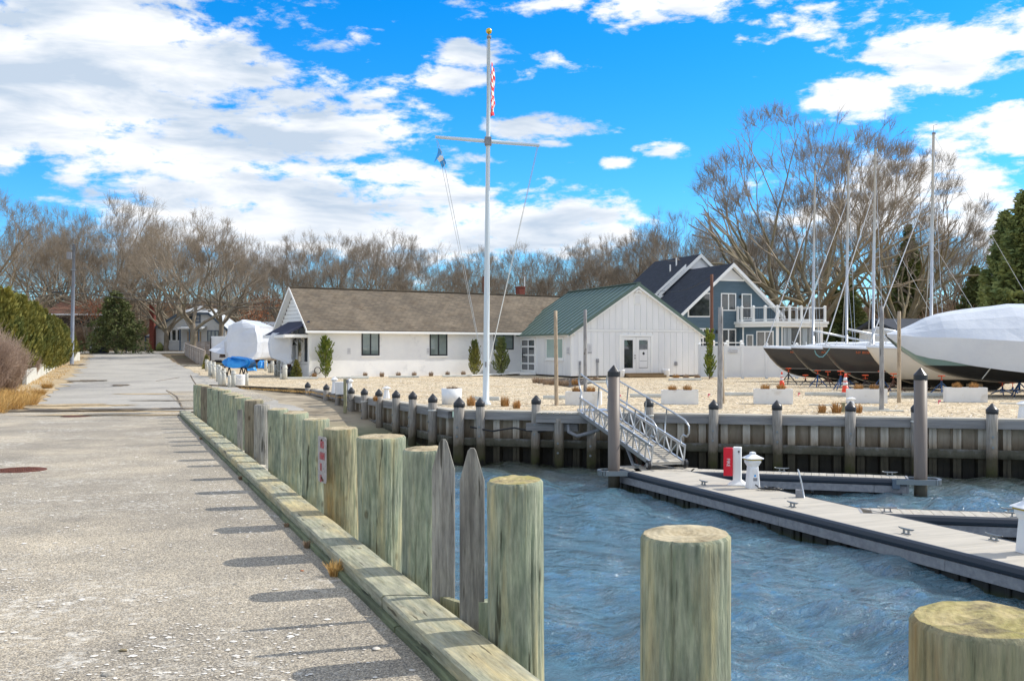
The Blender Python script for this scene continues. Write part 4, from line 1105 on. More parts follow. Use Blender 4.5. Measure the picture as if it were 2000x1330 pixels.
# red equipment box on a white post
def red_box():
    x, y = GP(1440, 947, DZ); t = thing('emergency_box', 'bright red box mounted on the side of a white square dock post', 'equipment box', (x, y, DZ+.003), R(-18))
    mb = MB(); s = .075
    mb.loft([[(-a, -a, z), (a, -a, z), (a, a, z), (-a, a, z)] for a, z in ((.17, 0), (.17, .02), (.10, .075), (s, .10), (s, .70))])
    mb.build('post', m_white, t, bevel=.006)
    mb = MB(); mb.loft([[(-s-.005, -s-.005, .70), (s+.005, -s-.005, .70), (s+.005, s+.005, .70), (-s-.005, s+.005, .70)], [(-s+.01, -s+.01, .715), (s-.01, -s+.01, .715), (s-.01, s-.01, .715), (-s+.01, s-.01, .715)]]); mb.build('post_cap', m_white, t)
    b = MB(); b.bx(-.235, -.078, -.105, .095, .19, .695); bo = b.build('red_box', m_red, t, bevel=.022)
    b = MB(); b.bx(-.245, -.075, -.118, -.100, .175, .705); b.build('red_door', m_red, t, bevel=.016)
    M = Matrix.Translation((-.155, -.1215, .43)) @ Matrix.Rotation(R(90), 4, 'X') @ Matrix.Rotation(R(-90), 4, 'Z')
    text_part('FIRE', .085, m_white, t, M)
    b = MB(); b.bx(.02, .05, -s-.008, -s+.001, .62, .65); b.bx(.03, .042, -s-.008, -s+.001, .595, .607); b.build('latch', m_black, t)
red_box()
# lighthouse shaped power pedestals
def pedestal(label, x, y, s=1.0, rz=0.):
    t = thing('power_pedestal', label, 'power pedestal', (x, y, DZ+.003), rz, 'white power pedestals')
    def oct_(a, z, c=.72): 
        b = a*c; return [(-b, -a, z), (b, -a, z), (a, -b, z), (a, b, z), (b, a, z), (-b, a, z), (-a, b, z), (-a, -b, z)]
    mb = MB(); mb.loft([oct_(.112, 0), oct_(.105, .12), (oct_(.085, .40)), oct_(.125, .475), oct_(.125, .52)]); mb.build('body', m_gelw, t)
    mb = MB(); mb.loft([oct_(.14, .52), oct_(.14, .545)]); mb.build('yellow_band', m_yellow, t)
    mb = MB(); mb.loft([oct_(.168, .545), oct_(.165, .555), oct_(.05, .62), oct_(.048, .655), oct_(.02, .668)]); mb.build('roof', m_gelw, t)
    mb = MB(); mb.bx(-.045, .045, -.102, -.085, .27, .37); mb.build('meter_cover', m_vinyl, t, bevel=.006)
    mb = MB(); mb.bx(-.04, .04, -.112, -.098, .14, .20); mb.build('socket_panel', m_fascia, t, bevel=.006)
    mb = MB(); mb.path([(0, -.10, .235), (0, -.096, .235)], .022, 14); mb.build('blue_sticker', m_flagblue, t)
    mb = MB(); mb.path([(.0, -.115, .07), (.0, -.15, .065), (.02, -.17, .04)], .012); mb.build('tap', m_black, t, True)
    t.scale = (s,)*3
    return t
x, y = GP(1470, 953, DZ); pedestal('white lighthouse shaped power pedestal beside the red box', x, y, 1.0, R(14))
x, y = GP(2008, 1079, DZ); pedestal('white power pedestal cut off by the right edge of the view', x, y, 1.04, R(10))
# coiled rope heap by the pedestal
mb = MB(); rr = random.Random(2)
pts = [(.13*math.cos(a*.8)*(1+.3*rr.random())+.02*a*.3, .09*math.sin(a*.8)*(1+.4*rr.random()), .015+.03*rr.random()) for a in range(34)]
mb.path(pts, .012, 6)
x, y = GP(1494, 957, DZ); o = mb.build('rope_coil', m_plastic, smooth=True, loc=(x, y, DZ+.006)); tag(o, 'small heap of dark rope beside the white pedestal', 'rope')
# grey step with leaning aluminium ladder rail
x, y = GP(1562, 971, DZ)
t = thing('dock_step', 'small grey plywood step with a slim ladder rail on the dock edge', 'step', (x, y, DZ+.003), rz1)
mb = MB(); mb.bx(-.07, .06, -.05, .05, 0, .13); mb.build('step_block', m_fascia, t, bevel=.004)
for yy in (-.05, .05):
    mb = MB(); mb.path([(.09, yy, -.1), (.03, yy, .25), (-.02, yy, .46), (-.03, yy*.3, .475)], .012, 8); mb.build('ladder_rail', m_alu, t, True)
for k in range(3):
    mb = MB(); mb.path([(.07-.03*k, -.05, .05+.11*k), (.07-.03*k, .05, .05+.11*k)], .009, 6); mb.build('rung', m_alu, t, True)

# ---------------------------------------------------------------- things standing in the yard
def pole(label, px, Y, top, wpx, m, name='wooden_pole', lean=0., tip=.86, base=0.):
    r = wpx*Y/4000; zt = ZA(top, Y); V = []; n = 14; zs = [base-.4, base]+[lerp(base, zt, i/9) for i in range(1, 10)]
    for z in zs:
        f = max(0, (z-base)/(zt-base))
        for k in range(n):
            a = 2*math.pi*k/n; q = r*(1-(1-tip)*f)*(1+.05*noise.noise(Vector((math.cos(a)*2+px, math.sin(a)*2, z*.9))))
            V.append((q*math.cos(a)+lean*f+.02*r*math.sin(z*2+px), q*math.sin(a), z))
    F = [(i*n+k, i*n+(k+1) % n, (i+1)*n+(k+1) % n, (i+1)*n+k) for i in range(len(zs)-1) for k in range(n)]+[tuple((len(zs)-1)*n+k for k in range(n))]
    me = bpy.data.meshes.new(name); me.from_pydata(V, [], F); me.materials.append(m); me.shade_smooth()
    o = put(name, me, loc=(XA(px, Y), Y, 0)); return tag(o, label, 'pole', 'bare wooden poles standing along the basin')
m_poletan = mat('sun_bleached_pole', S(184, 166, 144), S(158, 142, 122), scale=4, stretch=(2, 2, .25), rough=.9, bump=.4, bscale=20, extra=grainx)
m_poleg = mat('grey_pole', S(168, 166, 166), S(140, 138, 138), scale=4, stretch=(2, 2, .25), rough=.9, bump=.4, bscale=20, extra=grainx)
m_poler = mat('reddish_pole', S(122, 84, 70), S(100, 70, 58), scale=4, stretch=(2, 2, .25), rough=.9)
pole('tan wooden pole in front of the shed side window', 1087, 29.4, 607, 8.0, m_poletan, lean=-.03)
pole('dark tan wooden pole in front of the left end of the shed front', 1143, 29.8, 605, 7.6, m_poleg)
pole('thick grey wooden pole left of the sailboats', 1406, 27.6, 600, 11, m_poleg, lean=.02)
pole('slim reddish tan pole close behind the thick grey pole', 1412, 30.4, 602, 8, m_poletan, lean=-.08)
pole('dark red brown utility pole in front of the blue house', 1390, 58.5, 536, 7, m_poler)
pole('grey wooden pole in front of the sailboat bows, left of a pair', 1722, 26.75, 599, 9.4, m_poleg)
pole('tan wooden pole just left of the wrapped motor boat bow', 1756, 30.8, 608, 7.6, m_poletan)
# short square posts
def sqpost(label, px, by, ty, w, m, zb=0., name='square_post'):
    x, y = GP(px, by, zb); z1 = ZA(ty, y)
    t = thing(name, label, 'post', (x, y, 0)); 
    mb = MB(); mb.bx(-w/2, w/2, -w/2, w/2, zb-.2, z1); mb.build('shaft', m, t, bevel=.006)
    return t, z1
t, z1 = sqpost('short tan square post between dry grass tufts', 1647, 805, 786, .085, m_wood_y)
t, z1 = sqpost('yellow square post with outlet box at the ramp wall', 674, 795, 740, .10, m_wood_y, -.35)
mb = MB(); mb.bx(.052, .13, -.06, .04, z1-.14, z1-.02); mb.build('outlet_box', m_fascia, t, bevel=.006)
mb = MB(); mb.path([(.09, -.07, z1-.14), (.10, -.10, z1-.5), (.16, -.10, z1-.75), (.3, -.08, z1-.7)], .012); mb.build('cable', m_plastic, t, True)

# small white lighthouse lamps and bin behind the ramp wall
def mini_light(label, px, by, ty):
    x, y = GP(px, by, 0.); h = ZA(ty, y)
    t = thing('white_lamp_post', label, 'lamp post', (x, y, 0), R(20), 'small white lighthouse lamps')
    mb = MB(); mb.lathe([(.12, 0), (.11, h*.15), (.075, h*.7), (.11, h*.78), (.11, h*.82)], 8); mb.build('body', m_gelw, t)
    mb = MB(); mb.lathe([(.14, h*.82), (.14, h*.86), (.05, h*.96), (.05, h)], 8); mb.build('roof', m_gelw, t)
mini_light('small white lighthouse lamp left of a white bin, behind the ramp wall', 653, 768, 736)
mini_light('small white lighthouse lamp with orange sticker, right of the white bin', 683, 771, 739)
mini_light('small white lighthouse lamp just showing above a capped post', 755, 778, 754)
mini_light('white lighthouse lamp behind the post by the short tan post', 1662, 798, 775)
mini_light('white box lamp at the far right edge behind the bulkhead', 1997, 817, 783)
x, y = GP(667, 770, 0); mb = MB(); mb.lathe([(.21, 0), (.25, .42), (.26, .44)], 16)
tag(mb.build('white_bin', m_gelw, smooth=False, loc=(x, y, 0)), 'white bin between two small lighthouse lamps', 'bin')
x, y = GP(684, 769.5, 0); mb = MB(); mb.bx(-.06, .06, -.2, -.17, .08, .25); tag(mb.build('orange_jug', m_pad, loc=(x, y, 0)), 'small orange jug by the right white lamp', 'jug')

# white concrete wheel stops
def stop_mesh(L_):
    mb = MB(); mb.loft([[(x, -.075, 0), (x, -.075, .05), (x, -.045, .12), (x, .045, .12), (x, .075, .05), (x, .075, 0)] for x in (-L_/2, L_/2)]); return mb
ST = [(1083, 779.5, 1105-1062, 'left of the first rectangular planter'), (1264, 776, 1297-1232, 'between the first two rectangular planters'), (1166, 748, 42, 'in front of the left part of the shed front'),
      (1338, 743, 64, 'in front of the right end of the shed'), (1446, 773, 64, 'between the second and third rectangular planters'), (1618, 773, 86, 'between the orange cone and the fourth planter'),
      (1789, 773.5, 96, 'between the two rightmost planters'), (703, 738.3, 34, 'below the left window of the long white building'), (789, 737.6, 58, 'half way along the long white building'),
      (893, 736.2, 56, 'left of the dark evergreens by the long building'), (948, 782, 54, 'just left of the flagpole foot'), (590, 740.6, 60, 'below the corner of the long white building'), (688, 739.6, 62, 'below the bushy evergreen of the long building')]
for k, (px, py, w, lab) in enumerate(ST):
    x, y = GP(px, py, 0.); L_ = w*y/2000/(.97)
    o = stop_mesh(L_).build('wheel_stop', m_conc, loc=(x, y, .003), bevel=.012); o.rotation_euler.z = R(-8 if py > 770 else (10 if k < 4 else 12))
    tag(o, 'white concrete wheel stop '+lab, 'wheel stop', 'white wheel stops on the gravel')

# planters
def grass_clump(name, label, loc, r, h, seed, group, m=m_tan, up=1.):
    o = put(name, tuft_mesh(name, 150, r, h, seed, m, .9, .007, .55, up), loc=loc); return tag(o, label, 'grass clump', group)
PL = [(1141, 791.5, 70, 765, 'leftmost, behind the gangway head'), (1330, 790, 72, 762, 'second from left, in front of the shed right end'), (1513, 789.5, 74, 760, 'third from left, below the first cone'),
      (1697, 788, 74, 760, 'fourth from left, right of the second cone'), (1891, 786, 76, 757, 'rightmost, under the wrapped motor boat')]
for k, (px, py, w, ty, lab) in enumerate(PL):
    x, y = GP(px, py, 0.); W = w*y/2000; h = ZA(ty, y); rz = R(-10)
    t = thing('rectangular_planter', 'white rectangular planter, '+lab, 'planter', (x, y+.2, 0), rz, 'white rectangular planters on the gravel')
    mb = MB(); D = .42; a = .03
    out = [[(-W/2, -D/2, z), (W/2, -D/2, z), (W/2, D/2, z), (-W/2, D/2, z)] for z in (0.003, h)]
    inn = [[(-W/2+a, -D/2+a, z), (W/2-a, -D/2+a, z), (W/2-a, D/2-a, z), (-W/2+a, D/2-a, z)] for z in (h, h-.08)]
    mb.loft(out+inn); mb.build('box', m_planter, t, bevel=.008)
    mb = MB(); mb.bx(-W/2+a, W/2-a, -D/2+a, D/2-a, h-.12, h-.05); mb.build('soil', m_mulch, t)
    for q, dx in enumerate((-.22, .22)):
        cxy = t.matrix_basis @ Vector((dx*W/1.08*(1.0), 0, 0))
        grass_clump('dry_grass_clump', ('left' if q == 0 else 'right')+' dry grass clump in the planter '+lab.split(',')[0], (cxy.x, cxy.y, h-.05), .20, .23, 100+k*2+q, 'trimmed dry grasses in planters')
x, y = GP(881, 791, 0.)
t = thing('round_planter', 'round white planter with sparse dead grass, left of the flagpole', 'planter', (x, y+.3, 0))
h = .47; mb = MB(); mb.lathe([(.285, .003), (.30, h), (.275, h), (.27, h-.07)], 32); mb.build('pot', m_gelw, t, True)
mb = MB(); mb.lathe([(.27, h-.09), (.27, h-.05)], 24); mb.build('soil', m_mulch, t)
grass_clump('dry_grass_clump', 'sparse pinkish dead grass in the round white planter', (x, y+.3, h-.06), .26, .16, 9, None, m_brownbush)
for k, (px, py, s, lab) in enumerate([(920, 792, .95, 'reddish dry grass clump behind the capped post left of the flagpole'), (986, 793, 1.0, 'leaning tan grass clump just right of the flagpole foot'), (1009, 797, .8, 'smaller tan grass clump second to the right of the flagpole'),
         (1605, 806, .75, 'round tan grass clump left of the short tan post'), (1634, 806, .95, 'taller tan grass clump touching the short tan post'), (1675, 806, .8, 'tan grass clump right of the capped post near the short tan post'),
         (733, 782, .5, 'thin tan grass sprig behind a ramp wall post')]):
    x, y = GP(px, py, 0.01); grass_clump('dry_grass_clump', lab, (x, y, 0), .20*s, .34*s, 200+k, 'dry grasses along the bulkhead cap')
for k, px in enumerate((614, 713, 746, 778, 809, 842, 874, 905)):
    y = 2000*1.6/(739.5-H+(-.4 if k > 5 else 0)) ; y = 57.7+(px-603)*.0182; x = XA(px, y)
    grass_clump('brown_grass_clump', 'small brown grass clump, %s from the left along the long white wall' % ORD[k], (x, y, 0), .22, .34, 300+k, 'small grass clumps along the long white wall', m_brownbush if k else m_tan)
for k, (px, py) in enumerate([(1046, 748), (1056, 749), (1067, 751), (1078, 752), (1092, 753), (1104, 754), (1123, 752), (1156, 747), (1165, 746), (1320, 741), (1340, 741), (1362, 741)]):
    x, y = GP(px, py, 0.0); grass_clump('brown_grass_clump', 'small brown grass clump, %s from the left at the shed foot' % ORD[k], (x, y, 0), .26, .34, 330+k, 'small grass clumps at the shed foot', m_tan if k in (6, 9) else m_brownbush)
# mulch beds
for pts, z in (([(1036, 741), (1060, 748), (1112, 757), (1160, 748), (1200, 741), (1116, 738)], .006),):
    P = [(*GP(px, py, 0.), z) for px, py in pts]; mb = MB(); mb.add(P, [tuple(range(len(P)))]); o = mb.build('mulch_bed', m_mulch); o['kind'] = 'stuff'
# white stepping boards on the gravel behind the short post
for k, (px, py, w) in enumerate([(1610, 792, 56), (1700, 797, 48), (1722, 803, 80), (1700, 800, 70), (1975, 789, 40)]):
    x, y = GP(px, py, 0.); L_ = w*y/2000; mb = MB(); mb.bx(-L_/2, L_/2, -.07, .07, 0.002, .035)
    o = mb.build('white_board', m_conc, loc=(x, y, 0)); o.rotation_euler.z = R(-14); tag(o, 'flat white board on the gravel, '+['left of the short tan post', 'right of the short tan post, farther', 'at the grey pole foot', 'right of the short tan post, middle one', 'near the far right edge'][k], 'board')

# cones
def cone(label, px, py, hpx):
    x, y = GP(px, py, 0.); h = hpx*y/2000; s = h/.72
    t = thing('traffic_cone', label, 'traffic cone', (x, y, 0), R(12), 'orange traffic cones')
    mb = MB(); mb.bx(-.18*s, .18*s, -.18*s, .18*s, .002, .03); mb.build('base', m_orange, t, bevel=.01)
    r = lambda z: (.135-.105*z/.72)*s
    for nm, a, b, mm, e in (('lower_cone', .03, .33, m_orange, 0), ('collar', .33, .44, m_reflect, .002), ('middle_band', .44, .48, m_orange, 0), ('collar', .48, .60, m_reflect, .002), ('tip', .60, .72, m_orange, 0)):
        mb = MB(); mb.lathe([(r(a)+e, a*s), (r(b)+e, b*s)], 24); mb.build(nm, mm, t, True)
cone('orange traffic cone with white collars, left one by the first sailboat', 1527, 757, 31)
cone('orange traffic cone with white collars, nearer one left of the fourth planter', 1651, 772, 42)
for k, (px, py) in enumerate([(1209, 778), (1383, 776), (1559, 774), (1833, 789)]):
    x, y = GP(px, py, 0.); mb = MB(); mb.bx(-.012, .012, 0, .002, 0, .12); mb.bx(0, .07, 0, .002, .07, .12)
    tag(mb.build('marker_flag', mat('pink_marker', (.8, .12, .2)) if k == 0 else bpy.data.materials['pink_marker'], loc=(x, y, 0)), 'tiny pink marker flag in the gravel, %s from the left' % ORD[k], 'marker flag', 'pink marker flags')

# ---------------------------------------------------------------- flagpole
def flagpole():
    X, Y = XA(949, 29.6), 29.6; top = ZA(74, Y); lx = XA(955, Y)-X
    t = thing('flagpole', 'tall white flagpole with yardarm and gold ball at the bulkhead', 'flagpole', (X, Y, 0))
    def c(z): return (lx*z/top, 0, z)
    mb = MB(); mb.path([c(z) for z in (0, 1, 3, 6, 8, top)], [.092, .09, .082, .068, .058, .040], 20); mb.build('pole', m_polew, t, True)
    mb = MB(); mb.lathe([(.16, 0), (.15, .05), (.10, .10), (.095, .16)], 20); mb.build('base_collar', m_polew, t, True)
    tp = c(top)
    mb = MB(); mb.lathe([(.065, -.03), (.065, .05), (.02, .06), (.018, .11)], 16, tp); mb.build('truck', m_fascia, t, True)
    mb = MB(); R_ = .088; mb.lathe([(R_*math.sin(a)+.0001, -R_*math.cos(a)) for a in [math.pi*k/12 for k in range(13)]], 20, (tp[0], 0, top+.185)); mb.build('ball', m_gold, t, True)
    za = ZA(276.5, Y); ca = Vector(c(za)); d = Vector((.955, .30, 0)).normalized()
    mb = MB(); mb.path([ca-d*1.56+Vector((0, 0, .03)), ca, ca+d*1.56-Vector((0, 0, .03))], [.045, .058, .045], 12); mb.build('yardarm', m_polew, t, True)
    mb = MB(); mb.bx(ca.x-.10, ca.x+.10, -.10, .10, za-.12, za+.12); mb.build('yardarm_bracket', m_fascia, t, bevel=.01)
    e1 = ca-d*1.5; e2 = ca+d*1.5
    foot = Vector(c(1.15))+Vector((-.03, -.09, 0))
    mb = MB(); mb.path([e1-Vector((0, 0, .06)), lerp(e1, foot, .08)+Vector((.04, 0, -.0)), foot+Vector((-.05, 0, 0))], .008, 5)
    mb.path([e1-Vector((.03, 0, .06)), foot+Vector((-.09, 0, .1))], .006, 5); mb.build('halyard', m_rope, t, True)
    mb = MB(); mb.path([e2-Vector((0, 0, .06)), foot+Vector((.10, 0, .0))], .008, 5); mb.path([e2-Vector((-.03, 0, .06)), foot+Vector((.13, 0, .1))], .006, 5); mb.build('halyard', m_rope, t, True)
    mb = MB(); mb.path([(lx-.06, -.02, top-.1), (.03, -.11, 4), (0.05, -.12, 1.2)], .006, 5); mb.build('halyard', m_rope, t, True)
    mb = MB(); mb.bx(-.02, .02, -.13, -.085, 1.1, 1.25); mb.build('cleat', m_fascia, t)
    # striped flag blown away from us, seen nearly edge on
    zt, zb = ZA(122, Y), ZA(213, Y); n = 13
    f = thing('striped_flag', 'red and white striped flag blowing edge on near the top of the flagpole', 'flag', (X+c(zt)[0]+.06, Y, 0))
    for k in range(n):
        z0 = lerp(zb, zt, k/n); z1 = lerp(zb, zt, (k+1)/n); m_ = 22; V = []; F = []
        for q in range(m_+1):
            s = q/m_
            for z in (z0, z1):
                h = (z-zb)/(zt-zb)
                x = .02+.02*s+.055*math.sin(s*11+h*7)*s**.4+.03*math.sin(h*13+s*4)*s; yy = 1.15*s
                V.append((x, yy, z-.02*s+.05*math.sin(s*9+h*3)*s)); V.append((x+.004, yy+.001, z-.02*s+.05*math.sin(s*9+h*3)*s))
        for q in range(m_):
            a = q*4; F += [(a, a+4, a+6, a+2), (a+1, a+3, a+7, a+5)]
        me = bpy.data.meshes.new('stripe'); me.from_pydata(V, [], F); me.materials.append(m_flagred if k % 2 == 0 else m_flagw); me.shade_smooth()
        put('stripe', me, f)
    # blue pennant at the left yardarm
    w = e1-Vector((0, 0, .06)); g = thing('blue_pennant', 'small blue and white pennant fluttering below the left yardarm', 'flag', (X+w.x+.03, Y+w.y, 0))
    z0 = w.z-.22
    for (pts, mm, nm) in (([(.0, 0, 0), (.10, .02, -.10), (.05, .05, -.22), (-.02, 0, -.30), (-.13, -.02, -.42), (-.04, .02, -.18)], m_flagblue, 'blue_field'),
                          ([(.05, .04, -.24), (.17, .0, -.30), (.22, .05, -.42), (.10, .09, -.56), (.05, .02, -.44), (.0, 0, -.34)], m_flagblue, 'blue_field'),
                          ([(.045, .03, -.19), (.15, .0, -.26), (.13, .02, -.34), (.02, .02, -.40), (-.04, -.0, -.31), (.0, .01, -.26)], m_flagw, 'white_field')):
        mb = MB(); mb.prism([(x*1.0, y-.012*(nm == 'white_field'), z0+z) for x, y, z in pts], (.0, .008, 0)); mb.build(nm, mm, g)
flagpole()
# ---------------------------------------------------------------- buildings: local x along the front, y into the depth
RZ = math.atan2(.346, .938)
DU = Vector((math.cos(RZ), math.sin(RZ))); DV = Vector((-math.sin(RZ), math.cos(RZ)))
def U(O, px, v=0.):
    """distance along a front (set back by v) at which it is seen at pixel column px"""
    m_ = (px-1000)/2000; ox = O[0]+DV.x*v; oy = O[1]+DV.y*v
    return (m_*oy-ox)/(DU.x-m_*DU.y)
def Yat(O, u, v=0.): return O[1]+DU.y*u+DV.y*v
def Zf(O, px, py, v=0.):
    return ZA(py, Yat(O, U(O, px, v), v))
def box(x0, x1, y0, y1, z0, z1): return MB().bx(x0, x1, y0, y1, z0, z1)
def bpart(name, m, par, *b, bevel=0): return box(*b).build(name, m, par, bevel=bevel)
def window(par, u0, u1, z0, z1, y=0., fw=.06, fm=None, gm=None, mull=1, sill=True, out=.03, rows=0, side=False, curtain=False, name='window'):
    """side=False: plane facing -y at y; side=True: plane facing -x at x=y, u runs along +y"""
    fm = fm or m_frame; gm = gm or m_glass
    T = (lambda x0, x1, a, b, z0, z1: (x0, x1, y-b, y-a, z0, z1)) if not side else (lambda x0, x1, a, b, z0, z1: (y-b, y-a, x0, x1, z0, z1))
    mb = MB(); e = out
    for b in ((u0, u1, -.04, e, z1-fw, z1), (u0, u1, -.04, e, z0, z0+fw), (u0, u0+fw, -.04, e, z0+fw, z1-fw), (u1-fw, u1, -.04, e, z0+fw, z1-fw)): mb.bx(*T(*b))
    for k in range(mull):
        c = lerp(u0, u1, (k+1)/(mull+1)); mb.bx(*T(c-fw*.5, c+fw*.5, -.04, e-.004, z0+fw, z1-fw))
    for k in range(rows):
        c = lerp(z0, z1, (k+1)/(rows+1)); mb.bx(*T(u0+fw, u1-fw, -.04, e-.008, c-fw*.35, c+fw*.35))
    w = mb.build(name, fm, par)
    if fm is m_trim and gm is m_glassd and sill is False:
        mk = MB(); g_ = fw+.035; o2 = out-.012
        for b in ((u0+fw, u1-fw, -.02, o2, z1-g_, z1-fw), (u0+fw, u1-fw, -.02, o2, z0+fw, z0+g_), (u0+fw, u0+g_, -.02, o2, z0+g_, z1-g_), (u1-g_, u1-fw, -.02, o2, z0+g_, z1-g_)): mk.bx(*T(*b))
        mk.build('sash', m_frame, w)
    edges = [u0+fw*.5]+[lerp(u0, u1, (k+1)/(mull+1)) for k in range(mull)]+[u1-fw*.5]
    for a, b in zip(edges, edges[1:]): box(*T(a, b, -.015, .004, z0+fw*.5, z1-fw*.5)).build('pane', gm, w)
    if sill: box(*T(u0-.05, u1+.05, -.04, e+.04, z0-.07, z0-.002)).build('sill', m_trim, w)
    return w
def gable_pts(x0, x1, xr, ze0, ze1, zr, y): return [(x0, y, 0), (x1, y, 0), (x1, y, ze1), (xr, y, zr), (x0, y, ze0)]
def slab(name, m, par, a, b, c, d, th=.07, bevel=0):
    """roof plane a-b-c-d with thickness going down"""
    a, b, c, d = map(Vector, (a, b, c, d)); n = (b-a).cross(d-a).normalized()
    if n.z < 0: n = -n
    return MB().prism([a, b, c, d], -n*th).build(name, m, par, bevel=bevel)

# ---- long white building
RZL = R(33); DU_, DV_ = DU, DV
DU = Vector((math.cos(RZL), math.sin(RZL))); DV = Vector((-math.sin(RZL), math.cos(RZL)))
OL = (-11.5, 58.2)
L = thing('long_white_building', 'long low white painted building with brown shingle roof', 'building', (OL[0], OL[1], 0), RZL)
LL = 21.5; D = 4.9; ze = 2.92; zr = 5.16
MB().prism([(0.0, 0, -.3), (LL, 0, -.3), (LL, 0, ze), (0, 0, ze)], (0, .25, 0)).build('wall', m_stucco, L)
bpart('wall', m_stucco, L, 0, LL, D-.25, D, -.3, ze)
MB().prism([(.9, .25, -.3), (.9, D-.25, -.3), (.9, D-.25, ze), (.9, .25, ze)], (.2, 0, 0)).build('wall', m_stucco, L)
MB().prism([(LL-.2, .25, -.3), (LL-.2, D-.25, -.3), (LL-.2, D-.25, ze), (LL-.2, D/2, zr-.15), (LL-.2, .25, ze)], (.2, 0, 0)).build('wall', m_stucco, L)
# gable end in white boards above the porch
for k in range(9):
    z0 = ze+.1+k*.22; hw = (D/2)*(1-(z0+.2-ze)/(zr-ze))
    if hw > .1: bpart('gable_board', m_trim, L, .02, .06, D/2-hw, D/2+hw, z0, z0+.205)
ov = .35; sl = (zr-ze)/(D/2)
slab('roof', m_shingle, L, (-.30, -ov, ze-ov*sl+.12), (LL+.3, -ov, ze-ov*sl+.12), (LL+.3, D/2, zr+.12), (-.30, D/2, zr+.12), .12)
slab('roof', m_shingle, L, (-.30, D+ov, ze-ov*sl+.12), (LL+.3, D+ov, ze-ov*sl+.12), (LL+.3, D/2, zr+.12), (-.30, D/2, zr+.12), .12)
MB().beam((-.31, D/2, zr+.135), (LL+.3, D/2, zr+.135), .22, .05).build('ridge_cap', m_shingle, L)
for s in (0, 1):
    y0, y1 = (-ov, D/2) if s == 0 else (D+ov, D/2)
    MB().prism([(-.33, y0, ze-ov*sl-.06), (-.33, y1, zr-.04), (-.33, y1, zr+.13), (-.33, y0, ze-ov*sl+.12)], (.03, 0, 0)).build('rake_board', m_trim, L)
    MB().prism([(-.295, y0, ze-ov*sl-.03), (-.295, y1, zr-.02), (-.295, y1, zr-.06), (-.295, y0, ze-ov*sl-.07)], (.31, 0, 0)).build('soffit', m_trim, L)
bpart('gutter', m_trim, L, -.4, LL+.3, -ov-.10, -ov-.005, ze-ov*sl-.06, ze-ov*sl+.07, bevel=.01)
bpart('soffit', m_trim, L, 0, LL, -ov, -.002, ze-ov*sl-.05, ze-ov*sl-.02)
for (a, b, t0, b0) in ((706, 741, 646, 694.5), (839, 873.5, 647.5, 695), (964, 1003, 650, 683)):
    u0, u1 = U(OL, a), U(OL, b); window(L, u0, u1, Zf(OL, a, b0), Zf(OL, a, t0), fm=m_frame, gm=m_glass, fw=.08)
# the recessed side: pilasters, two tall windows, a door, under a little dark blue porch roof
bpart('pilaster', m_trim, L, -.01, .10, -.02, .30, -.3, ze-.1)
bpart('side_base', m_stucco, L, .0, .89, .25, 2.3, -.3, .75)
window(L, .45, 1.15, .85, 2.55, y=.12, side=True, fw=.06, fm=m_white, gm=m_glassd, mull=0)
window(L, 1.45, 2.15, .85, 2.55, y=.12, side=True, fw=.06, fm=m_white, gm=m_glassd, mull=0)
bpart('side_panel', m_trim, L, .12, .2, .25, .45, .76, ze-.1); bpart('side_panel', m_trim, L, .12, .2, 1.15, 1.45, .76, ze-.1); bpart('side_panel', m_trim, L, .12, .2, 2.15, 2.3, .0, ze-.1)
window(L, 2.3, 3.0, .02, 2.15, y=.14, side=True, fw=.12, fm=m_white, gm=m_glassg, mull=1, rows=3, sill=False, name='door')
bpart('side_panel', m_trim, L, .14, .22, 3.0, D-.3, -.2, ze-.1)
slab('porch_roof', m_navy2, L, (-1.45, .1, 2.45), (-1.45, 3.4, 2.45), (.02, 3.4, 3.25), (.02, .1, 3.25), .10)
MB().prism([(-1.50, .05, 2.30), (.02, .05, 2.30), (.02, .05, 2.47), (-1.50, .05, 2.46)], (0, .04, 0)).build('porch_trim', m_trim, L)
bpart('porch_ceiling', m_trim, L, -1.45, .02, .10, 3.4, 2.28, 2.33)
bpart('porch_fascia', m_trim, L, -1.53, -1.46, .05, 3.45, 2.27, 2.44)
for k, y in enumerate((1.3, 2.25)):
    mb = MB(); mb.path([(.12, y, 2.05), (-.10, y, 2.25), (-.30, y, 2.28), (-.45, y, 2.15), (-.46, y, 2.02)], .018, 8); g = mb.build('goose_neck_lamp', m_black, L, True)
    mb = MB(); mb.lathe([(.21, 1.86), (.20, 1.88), (.09, 1.97), (.05, 2.05)], 16, (-.46, y, 0)); mb.build('lamp_shade', m_black, g, True)
MB().path([(-.06, -.06, 2.7), (-.06, -.06, 0)], .035, 6).build('downpipe', m_trim, L)
# chimney, vent, antenna
uc = U(OL, 1017, D/2+.4); Yc = Yat(OL, uc, D/2+.4)
ch = bpart('chimney', m_brick, L, uc-.22, uc+.22, D/2+.2, D/2+.7, zr-.3, ZA(562, Yc)); bpart('chimney_cap', m_brick, ch, uc-.25, uc+.25, D/2+.17, D/2+.73, ZA(562, Yc), ZA(560, Yc)); bpart('flashing', m_bluetrim, ch, uc-.25, uc+.25, D/2+.1, D/2+.73, zr, ZA(577, Yc))
MB().path([(uc+.32, D/2+.4, zr), (uc+.32, D/2+.4, ZA(540, Yc))], .03, 6).build('vent_pipe', m_white, L)
for (px, u_, h_) in ((678, None, 52), (833, None, 52)):
    u = U(OL, px+18-18); Yc = Yat(OL, u); z0, z1 = ZA(692, Yc), ZA(680, Yc)
    s = bpart('wall_plaque', m_sign, L, u-.0, u+.22, -.015, -.001, z0, z1)
    for q in range(3): bpart('print', m_signtext, s, u+.03, u+.19, -.018, -.016, z1-.08-q*.09, z1-.06-q*.09)
